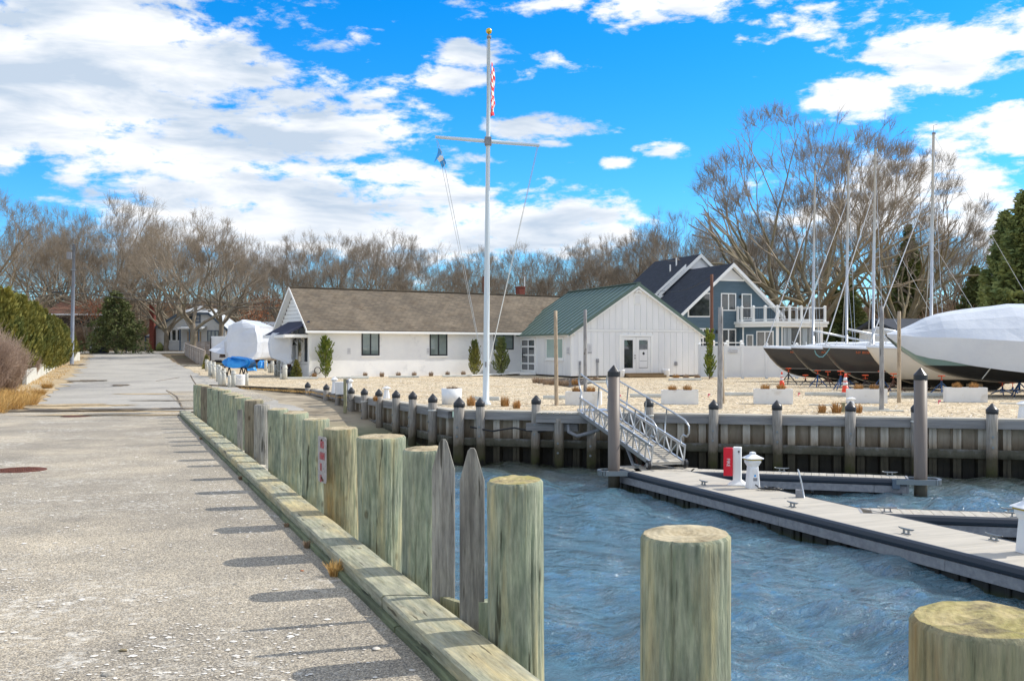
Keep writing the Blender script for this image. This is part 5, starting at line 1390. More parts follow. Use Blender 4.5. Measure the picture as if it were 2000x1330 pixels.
# hose reel on the wall
u = U(OL, 619); mb = MB(); mb.path([(u+.19*math.cos(a*.5), -.06-.002*a, .42+.19*math.sin(a*.5)) for a in range(38)], .016, 5); mb.path([(u-.15, -.1, .3), (u-.6, -.2, .03), (u-1.2, -.3, .02)], .014, 5); mb.build('garden_hose', m_black, L, True)

DU, DV = DU_, DV_

# ---- white shed with green standing seam roof
OSH = (3.39, 58.3)
G = thing('board_and_batten_shed', 'white vertical board shed with green metal roof and glazed double doors', 'shed', (OSH[0], OSH[1], 0), RZ)
W = 8.35; DS = 9.8; ze2 = 2.66; zr2 = 5.42; xr = W/2
bpart('foundation', m_mulch, G, .03, W-.03, .03, DS-.03, -.2, .10)
mb = MB(); mb.prism([(0.03, .03, .1), (W-.03, .03, .1), (W-.03, .03, ze2), (xr, .03, zr2-.03), (.03, .03, ze2)], (0, DS-.06, 0)); mb.build('inner_wall', m_white, G)
def bwall(y, nb, zlow, zmid, front=True):
    w = W/nb
    for k in range(nb):
        x0, x1 = k*w+.006, (k+1)*w-.006
        # door opening
        dx0, dx1 = U(OSH, 1209), U(OSH, 1274)
        zt = zmid
        if x1 > dx0 and x0 < dx1:
            for (a, b) in ((x0, min(x1, dx0)), (max(x0, dx1), x1)):
                if b-a > .05: bpart('board', m_board, G, a, b, y-.025, y+.03, .1, zt-.02)
            a, b = max(x0, dx0), min(x1, dx1); 
            if b-a > .05: bpart('board', m_board, G, a, b, y-.025, y+.03, 2.47, zt-.02)
        else: bpart('board', m_board, G, x0, x1, y-.025, y+.03, .1, zt-.02)
        # upper boards cut to the gable
        f = lambda x: ze2+(zr2-ze2)*(1-abs(x-xr)/xr)-.10
        za, zb = f(x0), f(x1)
        if max(za, zb) > zmid+.12:
            pts = [(x0, y-.025, zmid+.12), (x1, y-.025, zmid+.12), (x1, y-.025, max(zb, zmid+.13)), (x0, y-.025, max(za, zmid+.13))]
            if x0 < xr < x1: pts.insert(3, (xr, y-.025, f(xr)))
            MB().prism(pts, (0, .055, 0)).build('board', m_board, G)
bwall(0, 21, .1, 2.66)
bpart('trim_band', m_trim, G, 0, W, -.045, .03, 2.655, 2.765)
bpart('corner_board', m_trim, G, -.04, .10, -.04, .02, .1, ze2+.0); bpart('corner_board', m_trim, G, -.04, -.005, .02, .12, .1, ze2)
bpart('corner_board', m_trim, G, W-.10, W+.04, -.04, .02, .1, ze2)
# side wall boards (narrow), facing left
def V_(px, off=0.):  # distance along the side seen at px
    m_ = (px-1000)/2000; return (m_*OSH[1]-OSH[0])/(DV.x-m_*DV.y)
dv0, dv1 = V_(1046), V_(1019); wv0, wv1 = V_(1101), V_(1067)
nb = 44
for k in range(nb):
    a, b = k*DS/nb+.008, (k+1)*DS/nb-.008
    if b > dv0-.1 and a < dv1+.1: bpart('board', m_board, G, -.02, .028, a, b, 2.36, ze2-.02); continue
    if b > wv0-.1 and a < wv1+.1:
        bpart('board', m_board, G, -.02, .028, a, b, .1, 1.0); bpart('board', m_board, G, -.02, .028, a, b, 2.36, ze2-.02); continue
    bpart('board', m_board, G, -.02, .028, a, b, .1, ze2-.02)
window(G, wv0, wv1, 1.02, 2.33, y=-.01, side=True, fw=.11, fm=m_trim, gm=m_glassg, mull=0, name='window')
window(G, dv0, dv1, .2, 2.33, y=-.01, side=True, fw=.14, fm=m_trim, gm=m_glassd, mull=1, rows=3, sill=False, name='side_door')
bpart('door_handle', m_black, G, -.09, -.045, dv1-.35, dv1-.28, 1.1, 1.4)
bpart('wall_sign', m_sign, G, -.045, -.022, V_(1013.5), V_(1004), 1.35, 2.0)
for q in range(4): bpart('print', m_signtext, G, -.049, -.046, V_(1012), V_(1006), 1.45+q*.13, 1.47+q*.13)
bpart('wall_sign', m_sign, G, -.045, -.022, V_(1113.8), V_(1107.5), 1.35, 1.75)
for q in range(4): bpart('print', m_signtext, G, -.049, -.046, V_(1113), V_(1108.5), 1.41+q*.08, 1.425+q*.08)
# front sign beside the pole
u0, u1 = U(OSH, 1147), U(OSH, 1155.5); bpart('wall_sign', m_sign, G, u0, u1, -.05, -.028, 1.35, 1.95)
bpart('print', m_black, G, u0+.02, u1-.02, -.054, -.051, 1.42, 1.46)
for q in range(3): bpart('print', m_signtext, G, u0+.06, u1-.06, -.054, -.051, 1.58+q*.1, 1.60+q*.1)
# roof planes with seams
ovr = .28; ovf = .22; sl2 = (zr2-ze2)/xr
def rz_(x): return zr2+.05-abs(x-xr)*sl2
for s in (0, 1):
    xe = -ovr if s == 0 else W+ovr
    slab('roof', m_green, G, (xe, -ovf, rz_(xe)), (xe, DS+.2, rz_(xe)), (xr, DS+.2, rz_(xr)), (xr, -ovf, rz_(xr)), .05)
    for k in range(15):
        y = -ovf+.02+k*(DS+.4)/14
        MB().beam((xe, y, rz_(xe)+.02), (xr, y, rz_(xr)+.02), .04, .055).build('roof_seam', m_green, G)
    MB().prism([(xe, -ovf-.02, rz_(xe)-.17), (xe, -ovf-.02, rz_(xe)+.01), (xr, -ovf-.02, rz_(xr)+.01), (xr, -ovf-.02, rz_(xr)-.17)], (0, .018, 0)).build('rake_trim', m_green, G)
    xi = xe
    MB().prism([(xe, -ovf+.0, rz_(xe)-.20), (xe, -ovf, rz_(xe)-.052), (xr, -ovf, rz_(xr)-.052), (xr, -ovf, rz_(xr)-.30)], (0, .20, 0)).build('rake_board', m_trim, G)
    a, b = sorted((xe, xe+(-.03 if s == 0 else .03))); bpart('eave_trim', m_green, G, a, b, -ovf, DS+.2, rz_(xe)-.09, rz_(xe)+.02)
    a, b = sorted((xe, 0 if s == 0 else W)); bpart('soffit', m_trim, G, a, b, -ovf+.2, DS+.1, rz_(xe)-.12, rz_(xe)-.09)
MB().beam((xr, -ovf-.02, rz_(xr)+.03), (xr, DS+.2, rz_(xr)+.03), .24, .05).build('ridge_cap', m_green, G)
# louvred gable vent and lamp
gv = bpart('gable_vent', m_trim, G, xr-.22, xr+.22, -.06, -.026, 4.22, 4.86)
for q in range(8): MB().beam((xr-.17, -.066, 4.29+q*.066), (xr+.17, -.066, 4.29+q*.066), .03, .035, (0, .6, .8)).build('louvre', m_vinyl, gv)
lp = bpart('gable_lamp', m_trim, G, xr-.12, xr+.12, -.20, -.045, 4.98, 5.06, bevel=.02)
MB().lathe([(.03, 0), (.055, .03), (.04, .09)], 10, (xr-.13, -.18, 4.90)).build('lamp_head', m_trim, lp); MB().lathe([(.03, 0), (.055, .03), (.04, .09)], 10, (xr+.13, -.18, 4.90)).build('lamp_head', m_trim, lp)
for (x, z, sgn) in ((.12, 2.42, -1), (W-.1, 2.5, 1), (W+.05, 2.25, 1)):
    MB().lathe([(.03, 0), (.06, .04), (.05, .12)], 10, (x, -.12, z)).build('flood_lamp', m_trim, G)
MB().lathe([(.05, 0), (.09, .05), (.07, .16)], 10, (-.14, DS-.25, 2.15)).build('flood_lamp', m_trim, G)
# double door
dx0, dx1 = U(OSH, 1209), U(OSH, 1274); dm = (dx0+dx1)/2
for b in ((dx0, dx0+.12, .22, 2.36), (dx1-.12, dx1, .22, 2.36), (dx0, dx1, 2.36, 2.47)): bpart('door_casing', m_trim, G, b[0], b[1], -.06, .03, b[2], b[3])
for s in (0, 1):
    a, b = (dx0+.125, dm-.008) if s == 0 else (dm+.008, dx1-.125)
    mb = MB(); st = .19
    for q in ((a, b, .23, .23+.30), (a, b, 2.34-.18, 2.34), (a, a+st, .53, 2.16), (b-st, b, .53, 2.16)): mb.bx(q[0], q[1], -.03, .02, q[2], q[3])
    dd = mb.build('door', m_white, G)
    bpart('pane', m_glassd, dd, a+st-.01, b-st+.01, -.012, .002, .52, 2.17)
    if s == 0:
        for zz in (1.08, 1.24): MB().lathe([(.03, 0), (.03, .05)], 10, (b-.07, -.06, zz)).build('door_knob', m_black, dd)
    else:
        # picture leaning behind the glass: pale board with a dark round hole
        bd = bpart('notice_board', m_vinyl, dd, a+st+.02, b-st-.01, -.014, -.0125, .56, 1.60)
        MB().prism([((a+b)/2+.02+.075*math.cos(q*.3927), -.0165, 1.38+.085*math.sin(q*.3927)) for q in range(16)], (0, .002, 0)).build('round_emblem', m_black, bd)
        bpart('print', m_signtext, bd, a+st+.06, b-st-.05, -.016, -.0142, .93, .95)
# services on the wall
for (px, z0, z1, w) in ((1132, .05, .95, .10), (1166, .1, 1.08, .16), (1319, .70, .88, .16)):
    u = U(OSH, px); e = bpart('meter_box', m_fascia, G, u-w/2, u+w/2, -.12, -.03, z1-.22, z1, bevel=.01)
    if z1-z0 > .3:
        MB().path([(u-.03, -.07, z0-.1), (u-.03, -.07, z1-.2)], .025, 8).build('conduit', m_fascia, e)
        MB().path([(u+.04, -.07, z0-.1), (u+.04, -.07, z1-.2)], .015, 8).build('conduit', m_fascia, e)
# steps
sp = thing('timber_steps', 'weathered brown timber steps at the shed double doors', 'steps', (OSH[0], OSH[1], 0), RZ)
s0, s1 = U(OSH, 1214)-.05, U(OSH, 1291)-.2
for q in range(2): bpart('tread', m_stepw, sp, s0, s1, -1.05+q*.33, -.74+q*.33+.02, .02 if q == 0 else .12, .145 if q == 0 else .245, bevel=.008)
bpart('tread', m_stepw, sp, s0, s1, -.385, -.07, .12, .245, bevel=.008)
bpart('riser', m_stepw, sp, s0+.02, s1-.02, -1.0, -.1, -.01, .115)
for k, (px, lab) in enumerate(((1211, 'left of the shed steps, mostly hidden by the brown pile'), (1299, 'right of the shed steps'))):
    u = U(OSH, px, -.5); p = Vector(OSH)+DU*u-DV*.55
    mb = MB(); mb.lathe([(.17, .003), (.22, .06), (.245, .40), (.26, .46), (.225, .46), (.22, .38)], 24)
    t = thing('round_pot', 'round white pot '+lab, 'pot', (p.x, p.y, 0), 0, 'round white pots by the shed doors'); mb.build('pot', m_gelw, t, True)
    MB().lathe([(.22, .36), (.22, .40)], 16).build('soil', m_mulch, t)
# white board walkway up to the side door
wk = thing('entrance_walkway', 'pale board walkway rising to the shed side door', 'walkway', (OSH[0], OSH[1], 0), RZ)
for k in range(4):
    a = V_(1040)-.4+k*.34
    MB().prism([(-.1, a, .16), (-.1, a+.31, .16), (-4.6, a+.31-.9, .03), (-4.6, a-.9, .03)], (0, 0, .045)).build('board', m_trim, wk)
bpart('landing', m_trim, wk, -1.1, -.06, dv0-.2, dv1+1.2, .05, .20)

# ---- blue house
OB = (16.65, 78.0)
B = thing('slate_blue_house', 'slate blue house with steep dark roofs, white trim and upper deck', 'house', (OB[0], OB[1], 0), RZ)
u_l, u_r = -6.9, 4.6; zp = 8.15; ms = .865
fz = lambda u: zp-abs(u)*ms
def gwall(name, mm, par, pts, y, th): return MB().prism([(a, y, b) for a, b in pts], (0, th, 0)).build(name, mm, par)
gwall('wall', m_blue, B, [(u_l, -.5), (4.2, -.5), (4.2, fz(4.2)-.1), (0, zp-.1), (u_l, fz(u_l)-.1)], .1, .2)
bpart('wall', m_blue, B, 4.0, 4.2, .3, 9, -.5, 4.4)
# clapboards as real laps
zc = .5
while zc < 7.2:
    hl = min((zp-.1-(zc+.16))/ms, 6.9); hr = min((zp-.1-(zc+.16))/ms, 4.2)
    m_ = MB(); m_.prism([(-hl, .10, zc+.165), (-hl, .095, zc+.165), (-hl, .078, zc), (-hl, .10, zc)], (hl+hr, 0, 0)); m_.build('clapboard', m_blue, B)
    zc += .165
for s, ue in ((-1, u_l-.2), (1, u_r)):
    slab('roof', m_navy, B, (ue, -.45, fz(ue)), (ue, 9, fz(ue)), (0, 9, zp), (0, -.45, zp), .12)
    MB().prism([(ue, -.49, fz(ue)-.22), (ue, -.49, fz(ue)+.02), (0, -.49, zp+.02), (0, -.49, zp-.28)], (0, .05, 0)).build('rake_board', m_trim, B)
    MB().prism([(ue, -.44, fz(ue)-.16), (ue, -.44, fz(ue)-.13), (0, -.44, zp-.13), (0, -.44, zp-.16)], (0, .53, 0)).build('soffit', m_trim, B)
# white truss panel in the peak
zt0 = Zf(OB, 1430, 545.5); gwall('gable_panel', m_vinyl, B, [(-(zp-zt0)/ms+.25, zt0), ((zp-zt0)/ms-.25, zt0), (0, zp-.32)], .05, .028)
bpart('gable_trim', m_trim, B, -(zp-zt0)/ms+.15, (zp-zt0)/ms-.15, .0, .075, zt0-.14, zt0)
def wz(px, py): return Zf(OB, px, py)
def ux(px): return U(OB, px)
window(B, ux(1409), ux(1438.5), wz(1420, 607), wz(1420, 572.5), y=.08, fw=.09, fm=m_trim, gm=m_glassd, mull=1, sill=False)
window(B, ux(1449.5), ux(1469), wz(1455, 622), wz(1455, 573.5), y=.08, fw=.09, fm=m_trim, gm=m_glassd, mull=0, sill=False, name='deck_door')
window(B, ux(1355), ux(1393), .6, wz(1370, 641), y=.08, fw=.1, fm=m_trim, gm=m_glassd, mull=1, sill=False)
window(B, ux(1409), ux(1438.5), .3, wz(1420, 642), y=.08, fw=.1, fm=m_trim, gm=m_glassd, mull=1, sill=False)
# trapezoid window under the rake
tp = [(ux(1344), wz(1344, 619.5)), (ux(1389), wz(1389, 619.5)), (ux(1389), wz(1389, 572)), (ux(1375), wz(1375, 572)), (ux(1344), wz(1344, 599))]
cx_ = sum(a for a, b in tp)/5; cz_ = sum(b for a, b in tp)/5
inn = [(cx_+(a-cx_)*.90, cz_+(b-cz_)*.90) for a, b in tp]
tw = MB()
for i in range(5):
    a, b = tp[i], tp[(i+1) % 5]; c, d = inn[(i+1) % 5], inn[i]
    tw.prism([(a[0], .045, a[1]), (b[0], .045, b[1]), (c[0], .045, c[1]), (d[0], .045, d[1])], (0, .05, 0))
tw = tw.build('window', m_trim, B); MB().prism([(a, .06, b) for a, b in inn], (0, .015, 0)).build('pane', m_glassd, tw)
for (px, py) in ((1446, 580), (1400, 648), (1467.5, 650)):
    MB().lathe([(.05, -.12), (.08, -.10), (.08, .10), (.05, .14)], 8, (ux(px), .0, wz(px, py))).build('wall_lantern', m_black, B)
# taller roof behind, ridge parallel
v2 = 6.0; u2 = 1.0; z2 = 9.45; hz = lambda u: z2-abs(u-u2)*ms
slab('upper_roof', m_navy, B, (u2-4.9, v2, hz(u2-4.9)), (u2-4.9, v2+8, hz(u2-4.9)), (u2, v2+8, z2), (u2, v2, z2), .12)
slab('upper_roof', m_navy, B, (u2+4.9, v2, hz(u2+4.9)), (u2+4.9, v2+8, hz(u2+4.9)), (u2, v2+8, z2), (u2, v2, z2), .12)
for s in (-1, 1):
    e = u2+s*3.9
    MB().prism([(e, v2-.04, hz(e)-.26), (e, v2-.04, hz(e)+.02), (u2, v2-.04, z2+.02), (u2, v2-.04, z2-.30)], (0, .05, 0)).build('rake_board', m_trim, B)
gwall('upper_wall', m_blue, B, [(u2-3.8, 4), (u2+3.8, 4), (u2+3.8, hz(u2+3.8)-.1), (u2, z2-.1), (u2-3.8, hz(u2-3.8)-.1)], v2+.3, .15)
gwall('gable_panel', m_vinyl, B, [(u2-1.3, z2-1.3*ms-.1), (u2+1.3, z2-1.3*ms-.1), (u2, z2-.25)], v2+.2, .08)
zz = hz(u2-3.9); bpart('eave_return', m_trim, B, u2-5.0, u2-3.1, v2-.05, v2+.9, zz-.32, zz-.08)
MB().prism([(u2-4.3, v2+.05, zz-1.1), (u2-3.6, v2+.05, zz-1.1), (u2-3.6, v2+.05, zz-.32), (u2-4.3, v2+.05, zz-.32)], (0, .2, 0)).build('dormer_wall', m_vinyl, B)
bpart('dormer_pane', m_glassd, B, u2-4.15, u2-3.98, v2+.02, v2+.045, zz-.85, zz-.42); bpart('dormer_pane', m_glassd, B, u2-3.9, u2-3.73, v2+.02, v2+.045, zz-.85, zz-.42)
# lower roof joining the two: the strip of blue wall with its white rake in front of the tall gable
MB().prism([(-4.6, 4.6, hz(-3.6)-.2), (-4.6, 4.6, hz(-3.6)+.02), (-1.2, 4.6, hz(-.2)+.02), (-1.2, 4.6, hz(-.2)-.25)], (0, .06, 0)).build('rake_board', m_trim, B)
for (px, py, h_) in ((1321, 515, .55), (1309, 530, .45)):
    Yc = 86; uu = U(OB, px, 8.5); MB().path([(uu, 8.5, hz(uu)-.1), (uu, 8.5, hz(uu)+h_+.1)], .06, 8).build('vent_pipe', m_white, B)
# deck wing
A_ = (U(OB, 1439), 0.0); dw = -2.9
wx0 = U(OB, 1440, -.4); wx1 = U(OB, 1516, dw); wx2 = U(OB, 1604, dw)+.1; zd = 3.85
foot = [(wx0+.4, .05), (wx0+.4, -.5), (wx1, dw), (wx2, dw), (wx2, 6), (wx0+.4, 6)]
MB().prism([(a, b, -.5) for a, b in foot], (0, 0, zd-.4+.5)).build('wing_wall', m_blue, B)
f2 = [(wx0+.1, .06), (wx0+.1, -.7), (wx1-.1, dw-.28), (wx2+.25, dw-.28), (wx2+.25, 6), (wx0+.1, 6)]
MB().prism([(a, b, zd-.55) for a, b in f2], (0, 0, .22)).build('deck_fascia', m_trim, B, bevel=.01)
f3 = [(a+(-.08 if i < 3 else .08), b-(.08 if 0 < i < 4 else 0)) for i, (a, b) in enumerate(f2)]
MB().prism([(a, b, zd-.325) for a, b in f3], (0, 0, .20)).build('deck_fascia', m_trim, B, bevel=.01)
def railing(p, q, posts, z, par, hgt=1.02, first=True, last=True):
    p = Vector((*p, z)); q = Vector((*q, z)); n = posts
    for k in range(n+1):
        if k == 0 and not first: continue
        c = lerp(p, q, k/n)
        po = bpart('rail_post', m_trim, par, c.x-.085, c.x+.085, c.y-.085, c.y+.085, z, z+hgt+.10)
        MB().lathe([(.15, 0), (.02, .07)], 4, (c.x, c.y, z+hgt+.10)).build('post_cap', m_trim, po)
    MB().beam(p+Vector((0, 0, hgt)), q+Vector((0, 0, hgt)), .09, .06).build('top_rail', m_trim, par)
    MB().beam(p+Vector((0, 0, .12)), q+Vector((0, 0, .12)), .06, .06).build('bottom_rail', m_trim, par)
    Lq = (q-p).length; m_ = int(Lq/.13)
    mb = MB()
    for k in range(1, m_):
        c = lerp(p, q, k/m_); mb.bx(c.x-.012, c.x+.012, c.y-.012, c.y+.012, z+.14, z+hgt-.02)
    o = mb.build('balusters', m_black, par); o['kind'] = 'stuff'
z_ = zd-.12
railing((wx0+.25, -.1), (wx0+.25, -.62), 1, z_, B); railing((wx0+.25, -.62), (wx1-.0, dw-.15), 3, z_, B, first=False)
railing((wx1, dw-.15), (wx2+.1, dw-.15), 4, z_, B, first=False); railing((wx2+.1, dw-.15), (wx2+.1, 5.6), 5, z_, B, first=False)
# sliding doors of the wing: front and slanted side
window(B, U(OB, 1526, dw), U(OB, 1599, dw), .5, Zf(OB, 1560, 637.5, dw), y=dw-.01, fw=.09, fm=m_trim, gm=m_glassd, mull=1, sill=False, name='sliding_door')
for k, px in enumerate((1530, 1536, 1567, 1594)):
    uu = U(OB, px, dw); bpart('curtain', m_curtain, B, uu, uu+.42, dw-.018, dw-.014, .6, Zf(OB, 1560, 640, dw))
bpart('corner_board', m_trim, B, wx1-.02, wx1+.22, dw-.03, dw+.02, -.3, zd-.55); bpart('corner_board', m_trim, B, wx2-.2, wx2+.03, dw-.03, dw+.02, -.3, zd-.55)
p = Vector((wx0+.4, -.5)); q = Vector((wx1, dw)); dd_ = (q-p); Ls = dd_.length; ang = math.atan2(dd_.y, dd_.x)
sg_ = put('wing_side', MB().bx(0, .12, -.03, -.001, -.3, zd-.56).mesh('wing_side', m_trim), B, loc=(p.x, p.y, 0), rz=ang)
window(sg_, Ls*.42, Ls*.93, .5, zd-.85, y=-.01, fw=.09, fm=m_trim, gm=m_glassd, mull=1, sill=False)
window(sg_, Ls*.12, Ls*.33, .5, zd-1.1, y=-.01, fw=.09, fm=m_trim, gm=m_glassd, mull=0, sill=False)
sg_.name = 'side_wall'
# low rail of a ground floor terrace showing over the fence
tr = thing('terrace_railing', 'low white railing of a terrace behind the white fence', 'railing', (0, 0, 0))
railing((XA(1366, 66), 66), (XA(1448, 66), 66), 3, .75, tr, 1.3)
MB().beam((XA(1448, 66), 66, 2.05), (XA(1462, 65), 65, 1.4), .08, .06).build('top_rail', m_trim, tr)

# ---- white vinyl fence
def vfence(label, pts, z1=1.82):
    t = thing('white_vinyl_fence', label, 'fence', (pts[0][0], pts[0][1], 0))
    O_ = Vector((pts[0][0], pts[0][1], 0))
    for a, b in zip(pts, pts[1:]):
        a3 = Vector((*a, 0))-O_; b3 = Vector((*b, 0))-O_
        MB().beam(a3+Vector((0, 0, z1/2-.0)), b3+Vector((0, 0, z1/2)), .04, z1-.16).build('panel', m_vinyl, t)
        for zz in (z1-.06, .12): MB().beam(a3+Vector((0, 0, zz)), b3+Vector((0, 0, zz)), .075, .11).build('rail', m_vinyl, t)
    for p_ in pts:
        c = Vector((*p_, 0))-O_
        po = bpart('post', m_vinyl, t, c.x-.075, c.x+.075, c.y-.075, c.y+.075, 0, z1+.08); MB().lathe([(.13, 0), (.12, .03), (.02, .09)], 4, (c.x, c.y, z1+.08)).build('post_cap', m_trim, po)
    return t
fy = 57.0
fpx = [1366, 1417, 1450, 1497, 1556, 1615, 1680, 1760, 1850, 1950]
ff = vfence('white vinyl panel fence between the shed and the boats', [(XA(p, fy+(.9 if i == 0 else 0)), fy+(.9 if i == 0 else 0)) for i, p in enumerate(fpx)])
u = XA(1421, fy)-ff.location.x; sn = bpart('fence_sign', m_sign, ff, u+.05, u+.55, -1.0, -.97, 1.42, 1.62)
M = Matrix.Translation((u+.30, -1.003, 1.56)) @ Matrix.Rotation(R(90), 4, 'X'); text_part('NO PARKING', .075, m_signtext, sn, M, ext=.001)
bpart('print', m_signtext, sn, u+.08, u+.52, -1.003, -1.001, 1.455, 1.475)

# ---- pale house at the far left, with its chimney and garage
OH = (XA(300, 130), 130.0); zg = gz(130)
Hh = thing('pale_grey_house', 'pale grey cottage with clipped gable and blue trim at the end of the road', 'house', (OH[0], OH[1], zg))
hx = lambda px: XA(px, 130)-OH[0]; hz_ = lambda py: ZA(py, 130)-zg
wl, wr = hx(302), hx(441); pk = hx(381)
zsl = lambda py: hz_(py)
MB().prism([(wl, 0, -.5), (wr, 0, -.5), (wr, 0, zsl(642)), (hx(408), 0, zsl(613)), (hx(352), 0, zsl(613)), (wl, 0, zsl(642))], (0, .2, 0)).build('wall', m_house, Hh)
zc = .1
while zc < zsl(615):
    f = 1 if zc < zsl(642) else 1-(zc-zsl(642))/(zsl(600)-zsl(642))
    a = lerp(pk, wl, f); b = lerp(pk, wr, f); MB().prism([(a, 0, zc+.19), (a, -.012, zc+.185), (a, -.035, zc), (a, 0, zc)], (b-a, 0, 0)).build('clapboard', m_house, Hh); zc += .19
slab('roof', m_paleroof, Hh, (hx(296), -.4, zsl(643)), (hx(296), 9, zsl(643)), (pk, 9, zsl(597)), (hx(352), -.4, zsl(611)), .12)
MB().prism([(hx(351), -.42, zsl(611.5)), (hx(410), -.42, zsl(611.5)), (pk+.2, 2.6, zsl(597)), (pk-.2, 2.6, zsl(597))], (0, .05, .08)).build('clipped_gable', m_paleroof, Hh)
slab('roof', m_paleroof, Hh, (hx(446), -.4, zsl(643)), (hx(446), 9, zsl(643)), (pk, 9, zsl(597)), (hx(409), -.4, zsl(611)), .12)
for a, b in (((hx(296), zsl(645)), (hx(352), zsl(613))), ((hx(446), zsl(645)), (hx(409), zsl(613))), ((hx(351), zsl(612.8)), (hx(410), zsl(612.8)))):
    MB().beam((a[0], -.45, a[1]), (b[0], -.45, b[1]), .05, .28).build('trim_board', m_bluetrim, Hh)
window(Hh, hx(367), hx(392), zsl(631), zsl(614), y=-.05, fw=.16, fm=m_bluetrim, gm=m_glassd, mull=1, rows=1, sill=False)
for k in range(3): window(Hh, hx(325+k*10.5), hx(334.5+k*10.5), zsl(666), zsl(643), y=-.05, fw=.09, fm=m_trim, gm=m_glassd, mull=0, sill=False)
window(Hh, hx(405), hx(428), zsl(672), zsl(645), y=-.05, fw=.12, fm=m_bluetrim, gm=m_glass, mull=2, sill=False)
slab('porch_roof', m_paleroof, Hh, (hx(356), -2, zsl(641)), (hx(404), -2, zsl(641)), (hx(404), 0, zsl(636)), (hx(356), 0, zsl(636)), .14)
bpart('porch_fascia', m_trim, Hh, hx(356), hx(404), -2.05, -2.0, zsl(643), zsl(640))
for px in (361, 379, 397): bpart('porch_post', m_bluetrim, Hh, hx(px)-.07, hx(px)+.07, -1.95, -1.8, -.3, zsl(642))
bpart('door', m_tanwall, Hh, hx(366), hx(374), -.06, -.02, .1, zsl(648)); bpart('door', m_tanwall, Hh, hx(385), hx(393), -.06, -.02, .1, zsl(648))
c1 = MB().bx(hx(296.5), hx(305), -.9, -.1, -.5, zsl(595)).build('chimney', m_brick, Hh); bpart('chimney_cap', m_conc, c1, hx(296), hx(305.5), -.95, -.05, zsl(595), zsl(593.5))
ga = thing('tan_garage', 'small tan garage between the dark cedar and the brick chimney', 'garage', (OH[0], OH[1]+3, zg))
bpart('wall', m_tanwall, ga, hx(250), hx(297), 0, 5, -.5, zsl(657)); MB().prism([(hx(265), -.02, zsl(657)), (hx(297), -.02, zsl(657)), (hx(297), -.02, zsl(640))], (0, 5, 0)).build('gable', m_house, ga)
bpart('garage_door', m_tanwall, ga, hx(270), hx(296), -.08, -.02, -.1, zsl(660)); bpart('trim_board', m_bluetrim, ga, hx(266.5), hx(270), -.1, -.01, -.1, zsl(656)); bpart('trim_board', m_bluetrim, ga, hx(266), hx(297), -.1, -.01, zsl(658.5), zsl(655.5))
for k in range(1, 4): bpart('door_groove', m_dkbrown, ga, hx(271), hx(295), -.085, -.081, k*.55, k*.55+.03)
for k, (px, lab) in enumerate(((362, 'left'), (396, 'right'))):
    t = thing('garden_chair', 'small white garden chair, %s one on the cottage porch' % lab, 'chair', (XA(px, 127.2), 127.2, gz(127)))
    bpart('seat', m_white, t, -.25, .25, -.25, .25, .35, .42); bpart('backrest', m_white, t, -.25, .25, .2, .26, .42, 1.0)
    for a in (-.22, .22): bpart('leg', m_white, t, a-.03, a+.03, -.22, -.16, 0, .35); bpart('leg', m_white, t, a-.03, a+.03, .18, .24, 0, .35)
# brown roofed house behind the hedge
OK_ = (XA(92, 133), 133.0); Hk = thing('brown_roofed_house', 'dark house with red brown roof half hidden behind the hedge', 'house', (OK_[0], OK_[1], gz(133)))
kx = lambda px: XA(px, 133)-OK_[0]; kz_ = lambda py: ZA(py, 133)-gz(133)
bpart('wall', m_dkbrown, Hk, kx(92), kx(206), 0, 8, -.5, kz_(613))
slab('roof', m_brownroof, Hk, (kx(88), -.6, kz_(614)), (kx(212), -.6, kz_(614)), (kx(209), 4, kz_(585)), (kx(92), 4, kz_(585)), .2)
bpart('gutter', m_trim, Hk, kx(88), kx(212), -.75, -.61, kz_(616), kz_(613))
for px in (120, 163, 185): window(Hk, kx(px), kx(px+9), kz_(655), kz_(638), y=-.02, fw=.1, fm=m_trim, gm=m_glassd, mull=0, rows=1, sill=False)
bpart('porch_rail', m_white, Hk, kx(160), kx(182), -1.5, -1.44, kz_(668), kz_(666))
for k in range(8): bpart('baluster', m_white, Hk, kx(161)+k*.18, kx(161)+k*.18+.05, -1.5, -1.45, .2, kz_(668))
# pieces of other houses seen through the trees
def far_house(label, px0, px1, Y, yb, ye, yr, mw, mr, z0=None, win=()):
    g0 = landz(XA(px0, Y), Y); t = thing('distant_house', label, 'house', (XA(px0, Y), Y, g0)); w = XA(px1, Y)-XA(px0, Y)
    e = ZA(ye, Y)-g0; r = ZA(yr, Y)-g0
    bpart('wall', mw, t, 0, w, 0, 7, -.5, e)
    slab('roof', mr, t, (-.4, -.5, e-.1), (w+.4, -.5, e-.1), (w+.4, 3.5, r), (-.4, 3.5, r), .15); slab('roof', mr, t, (-.4, 7.5, e-.1), (w+.4, 7.5, e-.1), (w+.4, 3.5, r), (-.4, 3.5, r), .15)
    for a, b, c, d in win: window(t, XA(a, Y)-XA(px0, Y), XA(b, Y)-XA(px0, Y), ZA(d, Y)-g0, ZA(c, Y)-g0, y=0, fw=.1, fm=m_trim, gm=m_glassd, mull=1, sill=False)
far_house('grey house glimpsed between the wrapped boats and the long building', 485, 560, 112, 690, 634, 627, m_dkbrown, m_paleroof, win=((508, 520, 637, 650), (530, 540, 637, 650)))
far_house('low dark roofed house behind the pole pair and the sailboats', 1755, 1850, 62, 690, 640, 619, m_house, m_navy)
far_house('corner of a white house at the right frame edge', 2100, 2200, 60, 690, 575, 548, m_house, m_paleroof)
far_house('small pale building behind the white fence under the sailboats', 1553, 1583, 60.5, 745, 728, 722, m_vinyl, m_vinyl, win=((1556, 1564, 724, 736),))
